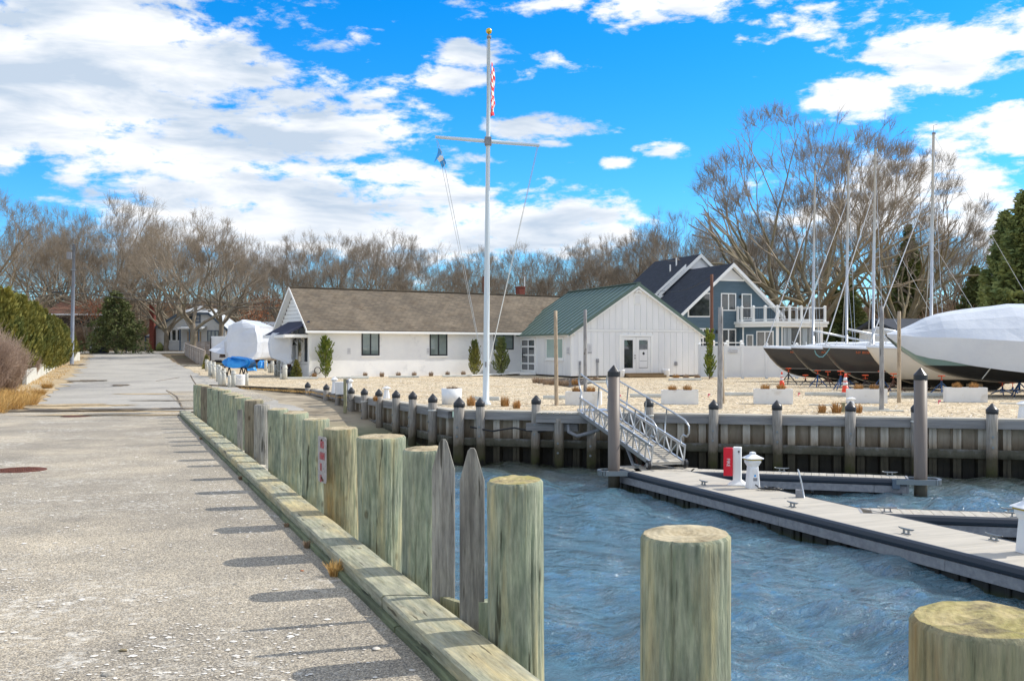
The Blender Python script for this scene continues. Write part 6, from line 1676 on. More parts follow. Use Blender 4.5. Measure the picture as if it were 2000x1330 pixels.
gd = thing('dormer_peak', 'small white dormer peak just above the long brown roof', 'roof peak', (XA(642, 95), 95, 0))
MB().prism([(-1.0, 0, ZA(575, 95)), (.9, 0, ZA(575, 95)), (.25, 0, ZA(562, 95))], (0, 3, 0)).build('gable', m_trim, gd)
slab('roof', m_navy, gd, (-2.0, -.1, ZA(575, 95)), (-1.2, 3, ZA(575, 95)), (.25, 3, ZA(561, 95)), (.25, -.1, ZA(561, 95)), .08)
# ---------------------------------------------------------------- boats on stands
def hull_rings(Lb, B, keel, sheer, n=22, m=9, tr=.72, full=.75):
    """rings from transom (x=0) to bow (x=Lb)"""
    R_ = []
    for i in range(n+1):
        s = i/n; x = Lb*s
        bd = B/2*(tr+(1-tr)*math.sin(min(1, s/.45)*math.pi/2)) if s < .45 else B/2*max(.004, math.cos((s-.45)/.55*math.pi/2))**full
        zb = keel(s); zd = sheer(s)
        if zb > zd-.02: zb = zd-.02
        ring = []
        for q in range(-m, m+1):
            t = abs(q)/m; sg = -1 if q < 0 else 1
            ring.append((x, sg*bd*math.sin(t*math.pi/2)**.75, zb+(zd-zb)*(1-math.cos(t*math.pi/2))**1.05))
        R_.append(ring)
    return R_
def stand(label, px, by, pad_y, m, Y=None, rz=0.):
    if Y is None: x, y = GP(px, by, 0.)
    else: x, y = XA(px, Y), Y
    h = ZA(pad_y, y); t = thing('jack_stand', label, 'boat stand', (x, y, 0), rz, 'boat stands under the hulls')
    apex = Vector((0, 0, h-.28)); w = .42
    for k, a in enumerate((90, 210, 330)):
        f = Vector((w*math.cos(R(a)), w*math.sin(R(a)), .02)); mb = MB(); mb.path([apex, f], .022, 6); mb.build('leg', m, t, True)
        mb = MB(); mb.path([lerp(apex, f, .62), Vector((0, 0, h*.35))], .012, 5); mb.build('brace', m, t, True)
    mb = MB(); mb.path([(0, 0, h*.3), (0, 0, h-.2)], .034, 8); mb.build('tube', m, t, True)
    mb = MB(); mb.path([(0, 0, h-.22), (0, 0, h-.05)], .016, 6); mb.path([(-.11, 0, h-.17), (.11, 0, h-.17)], .012, 6); mb.build('screw', m_pad, t, True)
    mb = MB(); mb.bx(-.10, .10, -.09, .09, h-.06, h-.02); mb.build('pad', m_pad, t, bevel=.01)
    return t
def sailboat(label, px_bow, Y, mast_px, mast_top, hm, reg, regm, dirp, Lb=7.4, dk_m=None):
    xb = XA(px_bow, Y); rz = math.pi+dirp       # bow points to the left
    t = thing('sailboat', label, 'sailboat', (xb, Y, 0), rz, 'masted sailboats stored ashore on stands')
    # local: x forward, bow tip at 0
    zs = lambda s: 1.50+.18*s**2
    kb = lambda s: interp(s, [(0, .55), (.2, .30), (.5, .17)]) if s < .5 else .17+(zs(1)-.17)*((s-.5)/.5)**4.3
    rings_ = [[(x-Lb, y, z) for x, y, z in r] for r in hull_rings(Lb, 2.65, kb, zs)]
    up = MB(); up.loft(rings_, closed=False, cap=False); up.add([p for p in rings_[0]], [tuple(range(len(rings_[0])))]); hu = up.build('hull', hm, t, True)
    # deck with toe rail and coach roof
    mb = MB(); V = []; n = len(rings_)
    dk_ = [(r[0], r[-1]) for r in rings_]
    mb.loft([[(a[0], a[1]*.99, a[2]), (a[0], a[1]*.97, a[2]+.09), (a[0], 0, a[2]+.15), (b[0], b[1]*.97, b[2]+.09), (b[0], b[1]*.99, b[2])] for a, b in dk_], closed=False, cap=False); mb.build('deck', m_gelw, t, True)
    mb = MB(); rr = []
    for s, w, h in ((.30, .9, .32), (.36, .92, .36), (.55, .85, .33), (.68, .6, .20), (.76, .35, .03)):
        x = Lb*s-Lb; z = zs(s)+.10; rr.append([(x, -w*.95, z), (x, -w*.8, z+h*.8), (x, -w*.4, z+h), (x, w*.4, z+h), (x, w*.8, z+h*.8), (x, w*.95, z)])
    mb.loft(rr); mb.build('coach_roof', m_gelw, t)
    for sg in (-1, 1):
        for s in (.40, .52): MB().bx(Lb*s-Lb-.18, Lb*s-Lb+.18, sg*.87-.01, sg*.87+.01, zs(s)+.22, zs(s)+.33).build('cabin_window', m_glassd, t, bevel=.004)
        # rub rail line
        P = [(r[-1 if sg > 0 else 0][0], r[-1 if sg > 0 else 0][1]*1.005, r[0][2]+.02) for r in rings_]
        mb = MB(); mb.path(P, .022, 6); mb.build('rub_rail', m_gelw, t, True)
        for s in (.08, .22, .38, .55, .72):
            i = int(s*22); p = rings_[i][-1 if sg > 0 else 0]; mb = MB(); mb.path([(p[0], p[1]*.93, p[2]+.05), (p[0], p[1]*.93, p[2]+.42)], .022, 6); mb.build('fender_post', m_gelw, t, True)
    # fin keel and rudder
    mb = MB(); kl = []
    for z, x0, x1, w in ((.26, -5.3, -2.8, .16), (.03, -5.0, -3.2, .12)): kl.append([(x1, 0, z), (lerp(x0, x1, .6), w, z), (x0, 0, z), (lerp(x0, x1, .6), -w, z)])
    mb.loft(kl); mb.build('keel', m_bottomp, t)
    MB().prism([(-Lb-.02, -.02, 1.3), (-Lb-.28, -.02, 1.3), (-Lb-.30, -.02, .25), (-Lb-.02, -.02, .25)], (0, .04, 0)).build('rudder', m_gelw, t)
    # rig
    mY = Y; mx = XA(mast_px, Y); d = abs(mx-xb); zt = ZA(mast_top, Y); lean = -.10
    dm_ = -d
    mb = MB(); mb.path([(dm_, 0, 1.65), (dm_+lean*.4, 0, lerp(1.65, zt, .5)), (dm_+lean, 0, zt)], [.062, .06, .048], 12); mb.build('mast', m_alu, t, True)
    MB().bx(dm_+lean-.07, dm_+lean+.05, -.04, .04, zt, zt+.08).build('masthead', m_fascia, t)
    MB().path([(dm_+lean, 0, zt+.05), (dm_+lean+.0, .0, zt+.35), (dm_+lean-.15, 0, zt+.40)], .008, 4).build('wind_vane', m_black, t)
    hs = lerp(1.65, zt, .80)
    MB().path([(-.10, 0, zs(1)+.15), (dm_+lean*.8, 0, hs)], .014, 5).build('forestay', m_alu, t)
    MB().path([(-.12, 0, zs(1)+.15), lerp(Vector((-.12, 0, zs(1)+.15)), Vector((dm_+lean*.8, 0, hs)), .93)], [.022, .016], 6).build('furled_headstay', m_gelw, t)
    MB().path([(-Lb+.1, 0, 1.6), (dm_+lean, 0, zt)], .008, 4).build('backstay', m_alu, t)
    zsp = lerp(1.65, zt, .45)
    for sg in (-1, 1):
        MB().path([(dm_, 0, zsp), (dm_-.12, sg*.55, zsp+.04)], .016, 5).build('spreader', m_alu, t)
        MB().path([(dm_-.12, sg*1.15, 1.6), (dm_-.12, sg*.55, zsp+.04), (dm_+lean, 0, zt-.4)], .008, 4).build('shroud', m_alu, t)
        MB().path([(dm_-.05, sg*1.12, 1.6), (dm_, 0, zsp)], .007, 4).build('shroud', m_alu, t)
    MB().path([(dm_-.08, 0, 2.55), (dm_-2.9, .1, 1.98)], .05, 10).build('boom', m_alu, t, True)
    # bow fitting
    MB().path([(-.35, -.16, 1.72), (-.05, 0, 1.98), (-.35, .16, 1.72)], .014, 6).build('bow_rail', m_alu, t)
    # registration on the port bow, facing us
    if reg:
        s = .86; i = 19
        a = Vector(rings_[int(.74*22)][-1]); b = Vector(rings_[int(.90*22)][-1]); 
        # port side is +y in local which faces the camera after turning
        ang = math.atan2(b.y-a.y, b.x-a.x)
        c = lerp(a, b, .45); c.z -= .14; c.y += .03
        M = Matrix.Translation(c) @ Matrix.Rotation(ang+math.pi, 4, 'Z') @ Matrix.Rotation(R(90), 4, 'X') @ Matrix.Rotation(R(0), 4, 'Z')
        text_part(reg, .15, regm, t, M, ext=.02)
        c2 = lerp(a, b, .45-.62); c2.z -= .13; c2.y += .02
        M = Matrix.Translation(c2) @ Matrix.Rotation(ang, 4, 'Z'); put('sticker', box(-.06, .06, -.02, .022, -.06, .06).mesh('sticker', m_flagblue if regm is m_orangetext else m_orange), t, M=M)
    return t
hd = R(-4)
sailboat('black hulled sailboat farthest left and farthest back, bow over the first cone', 1491, 52.0, 1586, 335, m_hull, 'NY 3885 EG', m_orangetext, hd)
sailboat('black hulled sailboat, second from the left in the row', 1545, 48.0, 1651, 316, m_hull, 'NY 4535 EJ', m_orangetext, hd)
b3 = sailboat('black hulled sailboat with a teal line at its bow, third in the row', 1607, 44.0, 1703, 293, m_hull, 'NY 8038 ED', m_orangetext, hd)
m_hullw = mat('cream_hull', S(224, 214, 196), rough=.3, extra=lambda nt, col, mp, ns, g, tc: zband(nt, col, tc, [(.40, (.014, .012, .012)), (.44, (.02, .018, .018)), (.9, S(222, 212, 194))]))
b4 = sailboat('cream hulled sailboat nearest the wrapped motor boat', 1693, 40.5, 1815, 265, m_hullw, 'NY 926 FJ', m_black, hd)
x3 = XA(1590, 43.2)
mb = MB(); P = [(XA(px, 43.0), 43.0, ZA(py, 43.0)) for px, py in ((1591, 684), (1594, 692), (1600, 697), (1607, 697), (1614, 690), (1621, 680))]; mb.path(P, .022, 6)
tag(mb.build('bow_line', m_tealrope, smooth=True), 'teal rope looped over the bow of the third sailboat', 'rope')

# shrink wrapped motor boat, bow at left, running out of the frame
def motorboat():
    Y = 35.6; xb = XA(1740, Y); t = thing('wrapped_motor_boat', 'large motor boat in white shrink wrap over a teal and black hull', 'motor boat', (xb, Y, 0), math.pi+R(-7))
    Lb = 10.5; B = 3.5
    zsh = lambda s: 1.62+.38*s**2.2
    kb = lambda s: .46 if s < .4 else .46+(zsh(1)-.46)*((s-.4)/.6)**5
    rings_ = [[(x-Lb, y, z) for x, y, z in r] for r in hull_rings(Lb, B, kb, zsh, 26, 9, .9, .62)]
    m_mh = mat('teal_black_hull', S(88, 118, 118), rough=.35, extra=lambda nt, col, mp, ns, g, tc: zband(nt, col, tc, [(1.0, (.016, .016, .017)), (1.06, (.016, .016, .017)), (1.06, S(130, 160, 158))]))
    mb = MB(); mb.loft(rings_, closed=False, cap=False); mb.add(rings_[0], [tuple(range(len(rings_[0])))]); mb.build('hull', m_mh, t, True)
    # wrap: rings following deck edge, sagging between ribs, ridge profile from the photo
    def ridge(s): return interp(s, [(0, 3.1), (.30, 3.15), (.62, 3.17), (.72, 3.05), (.80, 2.93), (.86, 2.80), (.93, 2.42), (.985, 2.20), (1.0, 2.16)])
    def low(s): return interp(s, [(0, .62), (.55, .76), (.78, 1.08), (.914, 1.42), (.965, 1.75), (1.0, 2.06)])
    W = []; ST_ = [0, .08, .17, .26, .35, .44, .53, .62, .67, .72, .76, .80, .84, .88, .92, .95, .975, 1.0]; n = 17
    for i in range(n+1):
        s = ST_[i]; x = Lb*s-Lb+.16
        bd = B/2*(.95+.05*s) if s < .45 else B/2*max(.012, math.cos((s-.45)/.55*math.pi/2))**.60
        bd *= 1.03; zt = ridge(s); zm = lerp(zsh(s)+.12, zt, .0); zl = low(s)
        prof = [(1.0*bd*interp(s, [(0, .90), (.8, .86), (1, .7)]), zl), (bd*.955, lerp(zl, zm, .5)), (bd*1.01, zm), (bd*.80, lerp(zm, zt, .34)), (bd*.56, lerp(zm, zt, .66)), (bd*.30, lerp(zm, zt, .90)), (0, zt)]
        ring = [(x, a, b) for a, b in prof]+[(x, -a, b) for a, b in reversed(prof[:-1])]
        ring = [(p[0], p[1]*(1+.02*noise.noise(Vector((p[0]*1.4, p[2]*2, 1)))), p[2]+.05*noise.noise(Vector((p[0]*.8, p[1], 3)))-.02*abs(math.sin(p[0]*1.9))*(1 if abs(p[1]) < bd*.8 and abs(p[1]) > .1 else 0)) for p in ring]
        W.append(ring)
    mb = MB(); mb.loft([r[2:-2] for r in W], closed=False, cap=False); mb.add(W[0][2:-2], [tuple(range(len(W[0])-4))]); mb.build('shrink_wrap', m_wrap, t, False)
    for nm, sl_ in (('wrap_side', slice(0, 3)), ('wrap_side', slice(-3, None))):
        mb = MB(); mb.loft([r[sl_] for r in W], closed=False, cap=False); mb.build(nm, m_wrap, t, True)
    mb = MB(); mb.path([(-3.0, 1.30, 1.15), (-2.72, .95, .62)], .018, 6); mb.build('strap', m_rope, t)
    MB().prism([(-8, -.06, .42), (-4.5, -.06, .40), (-7.3, -.06, .12), (-8.2, -.06, .12)], (0, .12, 0)).build('keel', m_bottomp, t)
motorboat()
SD = [(1540, 751, 718, 'rusty', 'dark red topped stand under the first sailboat bow, behind the left cone'), (1597, 756, 722, 'b', 'blue stand under the second sailboat bow'), (1573, 752, 731, 'd', 'dark stand under the first black hull'),
      (1617, 755, 724, 'r', 'brown stand behind the blue one under the second hull'), (1642, 762, 723, 'b', 'blue stand left of the nearer cone under the third hull'), (1655, 757, 728, 'b', 'blue stand between the two nearest black hulls'),
      (1690, 759, 731, 'd', 'dark steel stand above the fourth planter'), (1721, 764, 723, 'b', 'blue stand behind the grey wooden pole'), (1745, 765, 728, 'r', 'brown stand between the grey and tan poles'),
      (1820, 762, 735, 'r', 'brown stand beside the blue one at the motor boat bow'), (1839, 769, 732, 'b', 'blue stand under the motor boat bow'), (1958, 771, 744, 'b', 'blue stand with a wide post right of the last planter'),
      (1991, 775, 731, 'b', 'tall blue stand with orange pad at the right edge'), (1978, 768, 745, 'b', 'farther blue stand at the right edge under the wrap')]
for px, by, py, m, lab in SD:
    stand(lab, px, by, py, {'b': m_bluepaint, 'r': m_rustpaint, 'd': m_darkstand, 'rusty': m_darkstand}[m], rz=R(px % 60))
x, y = GP(1932, 768, 0.); t = thing('keel_block', 'stack of timber blocks under the motor boat keel', 'blocks', (x, y+1.2, 0))
for k in range(2): bpart('block', m_stepw, t, -.25, .25, -.15, .15, .002+k*.15, .147+k*.15)
for px, Y, lb in ((1640, 52, 'first'), (1715, 44, 'third'), (1790, 40.5, 'cream'), (1690, 48, 'second')):
    t = thing('keel_block', 'timber blocks under the keel of the %s sailboat' % lb, 'blocks', (XA(px, Y), Y, 0), 0, 'keel blocks under the sailboats')
    bpart('block', m_stepw, t, -.7, .7, -.12, .12, .002, .06)

# ---------------------------------------------------------------- wrapped boats and blue tarps at the left
def lump(name, label, cat, prof, Y, depth, m, rz=0., seed=0, z0=0., rough_=.06, group=None, taper=.6, loc=None, trailer=True):
    """prof: outline rings bottom to top as (y px, left px, right px)"""
    c = sum(p[1]+p[2] for p in prof)/len(prof)/2; xc = XA(c, Y)
    t = thing(name, label, cat, (xc, Y, z0), rz, group)
    V = []; n = 28; rings_ = []
    for j, (py, a, b) in enumerate(prof):
        z = ZA(py, Y)-z0; x0, x1 = XA(a, Y)-xc, XA(b, Y)-xc; cx, hw = (x0+x1)/2, (x1-x0)/2; f = j/(len(prof)-1)
        ring = []
        for k in range(n):
            an = 2*math.pi*k/n; ca, sa = math.cos(an), math.sin(an); e = .28
            px_ = math.copysign(abs(ca)**e, ca); py_ = math.copysign(abs(sa)**e, sa)
            nn_ = 1+rough_*noise.noise(Vector((ca*3+seed, sa*3, z*1.2)))*2
            ring.append((cx+hw*px_*nn_, depth*.5*(1-(1-taper)*f)*py_*nn_+depth*.5, z+rough_*noise.noise(Vector((ca*2, sa*2+seed, z)))))
        rings_.append(ring)
    mb = MB(); mb.loft(rings_); o = mb.build('wrap', m, t, False)
    if trailer:
        zb = rings_[0][0][2]
        x0, x1 = XA(prof[0][1], Y)-xc, XA(prof[0][2], Y)-xc
        for y in (.5, depth*.6):
            MB().bx(x0*.8, x1*.8, y-.05, y+.05, zb-.18, zb-.04).build('trailer_beam', m_rustpaint, t)
        MB().bx(-.08, .08, .2, depth, zb-.3, zb-.19).build('trailer_beam', m_rustpaint, t)
        for sx in (x0*.72, x1*.72):
            for y in (depth*.4, depth*.62):
                MB().path([(sx-.1, y, .33), (sx+.1, y, .33)], .33, 16).build('wheel', m_plastic, t)
    return t
wg = 'boats in white shrink wrap beside the road'
lump('wrapped_boat', 'tall boxy boat in white shrink wrap seen from the stern beside the fence', 'boat', [(702, 438, 502), (698, 435, 505), (688, 433, 507), (668, 433, 508), (650, 436, 504), (640, 439, 501), (636, 439, 501), (631, 448, 490), (626, 464, 474), (624, 467, 471)], 79, 7.0, m_wrap, 0, 1, 0, .035, wg, .75)
lump('wrapped_boat', 'low pointed wrapped boat left of the tall boxy one', 'boat', [(691, 425, 440), (688, 412, 440), (684, 402, 442), (680, 408, 442), (672, 420, 442), (664, 430, 442)], 84, 5.0, m_wrap, 0, 2, 0, .02, wg, .7)
lump('wrapped_boat', 'grey white wrapped boat behind, right of the tall boxy one', 'boat', [(694, 506, 528), (690, 502, 532), (668, 500, 534), (652, 499, 540), (640, 500, 542), (638, 505, 530)], 86, 6.0, m_wrap, 0, 3, 0, .02, wg, .8)
lump('wrapped_boat', 'crumpled wrapped boat just left of the building porch', 'boat', [(710, 558, 566), (704, 545, 570), (699, 528, 568), (690, 524, 569), (670, 521, 569), (656, 525, 568), (650, 530, 566)], 58.6, 1.3, m_wrap, 0, 4, 0, .05, wg, .8)
t = thing('white_trailer_box', 'plain white box trailer behind the wrapped boats', 'trailer', (XA(412, 92), 92, 0)); bpart('box', m_white, t, 0, XA(442, 92)-XA(412, 92), 0, 4, .6, ZA(657, 92), bevel=.03); bpart('wheel', m_plastic, t, .3, 1.0, -.05, .2, 0.0, .7, bevel=.1); bpart('frame_post', m_black, t, -.05, .02, -.1, 0, 0, ZA(660, 92))
lump('tarped_skiff', 'small boat on a trestle under a crumpled bright blue tarp', 'boat', [(719, 452, 474), (717, 440, 483), (713, 436, 487), (708, 434, 487), (704, 436, 484), (701, 438, 470), (699, 441, 456), (698.5, 444, 450)], 58, 1.6, m_tarp, 0, 5, 0, .16, None, .8, trailer=False)
tt = bpy.data.objects['tarped_skiff']
for sx in (-.6, .35):
    for yy in (.3, 1.2): MB().path([(sx-.15, yy, 0.0), (sx, yy, ZA(716, 58))], .035, 6).build('trestle_leg', m_darkstand, tt); MB().path([(sx+.15, yy, 0.0), (sx, yy, ZA(716, 58))], .035, 6).build('trestle_leg', m_darkstand, tt)
lump('blue_tarp_heap', 'small heap of blue tarp on the gravel right of the tarped skiff', 'tarp', [(723.5, 480, 496), (720, 482, 495), (716, 485, 492), (714, 487, 490)], 70, .8, m_tarp, 0, 6, 0, .15, None, .5, trailer=False)
lump('blue_tarp_heap', 'blue tarp bundle just left of the white posts by the building', 'tarp', [(719, 503, 513), (714, 501, 518), (708, 503, 517), (705, 506, 512)], 76, 1.2, m_tarp, 0, 7, 0, .2, None, .5, trailer=False)

# white posts with rope, two clusters
wp_g = 'short white rope posts beside the gravel entrance'
CL = [(404, 702, 729.5, 7), (410.5, 705, 736, 7.5), (418, 707, 740, 7), (426, 712, 746, 8), (430, 715, 751, 8), (437, 719, 752.5, 8.5), (448, 733, 755, 6.5), (456, 723, 754.5, 8.5), (482, 729, 753, 6.5),
      (519, 703, 726, 6), (532, 705, 730, 6.5), (526, 710, 730, 5.5), (544, 701, 736, 7), (538, 712, 736, 5.5), (549.5, 729, 741.5, 6), (556.5, 713, 741.5, 9)]
prev = None
for k, (px, ty, by, w) in enumerate(CL):
    x, y = GP(px, by, 0.); r = w*y/4000; h = ZA(ty, y)
    t = thing('white_post', 'white rope post, %s from the left in the %s' % ((ORD[k], 'road side row') if k < 9 else (ORD[k-9], 'cluster by the long building')), 'post', (x, y, 0), 0, wp_g)
    mb = MB(); mb.lathe([(r, -.05), (r*.97, h*.5), (r*.95, h-.02), (r*.85, h)], 14); mb.build('shaft', m_conc, t, True)
    if h > .6:
        mb = MB(); mb.lathe([(r*1.12, h*.76), (r*1.2, h*.80), (r*1.12, h*.84)], 14); mb.build('rope_lashing', m_rope, t, True)
for i0, i1 in ((0, 8), (9, 15)):
    P = []
    idx = [i for i in range(i0, i1+1) if CL[i][2]-CL[i][1] > 23]
    mb = MB()
    for a, b in zip(idx, idx[1:]):
        xa, ya = GP(CL[a][0], CL[a][2], 0.); xb_, yb_ = GP(CL[b][0], CL[b][2], 0.); za = ZA(CL[a][1], ya)*.8; zb = ZA(CL[b][1], yb_)*.8
        mb.path([(lerp(xa, xb_, q/6), lerp(ya, yb_, q/6)-.1, lerp(za, zb, q/6)-.22*math.sin(math.pi*q/6)) for q in range(7)], .014, 5)
    tag(mb.build('post_rope', m_rope, smooth=True), 'slack rope strung between the white posts %s' % ('along the road' if i0 == 0 else 'by the long building'), 'rope')
x, y = GP(468, 752, 0.); mb = MB(); mb.lathe([(.24, .0), (.27, .25), (.27, .46), (.25, .48)], 20); tag(mb.build('white_tub', m_gelw, smooth=False, loc=(x, y, 0)), 'white round tub between two white rope posts', 'tub')

# slatted fences at the road end
def slatfence(label, P0, P1, z0a, z0b, h, n, posts):
    t = thing('slat_fence', label, 'fence', (P0[0], P0[1], 0)); a = Vector((0, 0, z0a)); b = Vector((P1[0]-P0[0], P1[1]-P0[1], z0b))
    for k in range(n):
        zc = .08+(k+.5)*(h-.1)/n; MB().beam(a+Vector((0, 0, zc)), b+Vector((0, 0, zc)), .025, (h-.1)/n-.025).build('slat', m_fencew, t)
    MB().beam(a+Vector((0, 0, h+.0)), b+Vector((0, 0, h+.0)), .14, .04).build('top_board', m_fencew, t)
    for k in range(posts+1):
        c = lerp(a, b, k/posts); MB().bx(c.x-.06, c.x+.06, c.y-.02, c.y+.10, c.z-.2, c.z+h-.02).build('post', m_fencew, t)
slatfence('low grey horizontal slat fence along the right side of the road', (XA(399, 78), 78.0), (XA(361.5, 112), 112.0), 0., ZA(698, 112), 1.55, 9, 9)
slatfence('grey slat fence closing the yard at the road end behind the wrapped boats', (XA(363, 112.5), 112.5), (XA(411, 110), 110.0), ZA(697, 112), ZA(697, 110), 1.65, 9, 5)
# low white wall on the left, with its square end block
def lowwall():
    t = thing('low_white_wall', 'low chipped white concrete wall along the left side of the road', 'wall', (0, 0, 0))
    P = [(52, 752, 726), (70, 742, 718), (92, 729, 704), (108, 720, 699), (121, 711, 688)]
    rows = []
    for px, by, ty in P:
        Y = ground_y(by, gz)
        X = XA(px, Y); z0 = gz(Y); z1 = ZA(ty, Y); rows.append([(X, Y, z0-.1), (X, Y, z1), (X-.22, Y+.05, z1), (X-.22, Y+.05, z0-.1)])
    mb = MB(); fine = []
    for i in range(len(rows)-1):
        for q in range(8):
            f = q/8; r = [tuple(lerp(Vector(a), Vector(b), f)) for a, b in zip(rows[i], rows[i+1])]
            dz = .07*noise.noise(Vector((r[0][1]*1.1, 0, 2))); r = [r[0], (r[1][0], r[1][1], r[1][2]+dz), (r[2][0], r[2][1], r[2][2]+dz), r[3]]; fine.append(r)
    fine.append(rows[-1]); mb.loft(fine); mb.build('wall', m_conc, t)
    Y = 92; z0 = gz(Y)
    bpart('end_block', m_fascia, t, XA(122, Y), XA(131, Y), Y, Y+1.2, z0-.1, ZA(687, Y), bevel=.02); bpart('end_block', m_conc, t, XA(131.5, Y), XA(138, Y), Y+.3, Y+2, z0-.1, ZA(688, Y), bevel=.02)
lowwall()
# dark bin and log barrier near the cedar
Y = 119; t = thing('blue_wheelie_bins', 'dark blue bins lying near the brown house driveway', 'bin', (XA(174, Y), Y, gz(Y))); bpart('bin', m_navy2, t, 0, .8, 0, .8, 0, 1.0, bevel=.06); bpart('bin', m_navy2, t, .9, 1.8, .1, .9, 0, .8, bevel=.06); bpart('label', m_sign, t, .1, .35, -.01, -.002, .3, .8)
t = thing('dark_rail_fence', 'dark low rail fence under the cedar at the cross street', 'fence', (XA(190, 119.5), 119.5, gz(119)))
for k in range(5): bpart('post', m_darkstand, t, k*1.1, k*1.1+.1, 0, .1, 0, .9)
for z in (.4, .75): bpart('rail', m_darkstand, t, 0, 4.5, .02, .08, z, z+.08)
t = thing('dome_bush', 'small dark dome shrub at the corner of the pale cottage', 'shrub', (XA(312, 128), 128, gz(128))); MB().lathe([(.4, 0), (.5, .3), (.35, .8), (.05, 1.1)], 10).build('foliage', m_spruce, t, True)

# utility pole with transformer, and the wires
def upole():
    Y = 84; X0 = XA(140, Y); X1 = XA(144.5, Y); z1 = ZA(478, Y); g0 = gz(Y)
    t = thing('utility_pole', 'leaning grey utility pole with a transformer box behind the hedge', 'utility pole', (X0, Y, g0)); z1 -= g0
    MB().path([(0, 0, -.3), ((X1-X0)*.5, 0, z1*.5), (X1-X0, 0, z1)], [.16, .14, .11], 12).build('pole', mat('steel_grey_pole', S(128, 136, 148), S(112, 118, 130), scale=2, rough=.7), t, True)
    zt = ZA(500, Y)-g0; bpart('transformer', m_fascia, t, X1-X0-.55, X1-X0-.10, -.2, .2, zt-.3, zt+.3, bevel=.05)
    MB().path([(X1-X0-.2, 0, zt), (X1-X0, 0, zt)], .04, 6).build('bracket', m_galv, t)
    bpart('cable_clamp', m_galv, t, X1-X0-.2, X1-X0+.1, -.2, .2, ZA(528, Y)-g0, ZA(526, Y)-g0)
upole()
def wire(label, pts, r=.02, closure=None):
    P = []
    for (a, b) in zip(pts, pts[1:]):
        A = Vector((XA(a[0], a[2]), a[2], ZA(a[1], a[2]))); Bv = Vector((XA(b[0], b[2]), b[2], ZA(b[1], b[2]))); n = 14
        P += [lerp(A, Bv, q/n)-Vector((0, 0, .35*math.sin(math.pi*q/n))) for q in range(n)]
    P.append(Bv); mb = MB(); mb.path(P, r, 5); tag(mb.build('overhead_wire', m_black), label, 'cable', 'overhead wires')
wire('upper overhead wire crossing behind the utility pole and trees', [(-40, 563, 84), (142, 561, 84), (560, 594, 110)], .022)
wire('lower overhead wire crossing behind the cedar and cottage', [(-40, 574, 84), (142, 571, 84), (570, 602, 112)], .03)
mb = MB(); Y = 84; mb.path([(XA(101, Y), Y, ZA(571, Y)), (XA(121, Y), Y, ZA(571, Y))], .07, 8); tag(mb.build('splice_case', m_black), 'black splice case hanging on the wire left of the utility pole', 'cable box')
wire('thin wire from the red brown pole toward the left over the shed roof', [(1388, 541, 58.5), (1290, 568, 66), (1180, 590, 70)], .012)
Y = 100; mb = MB(); mb.path([(XA(944, Y), Y, 0), (XA(944, Y), Y, ZA(540, Y))], .10, 8); tag(mb.build('utility_pole', m_poler), 'thin dark utility pole rising behind the long brown roof', 'utility pole')
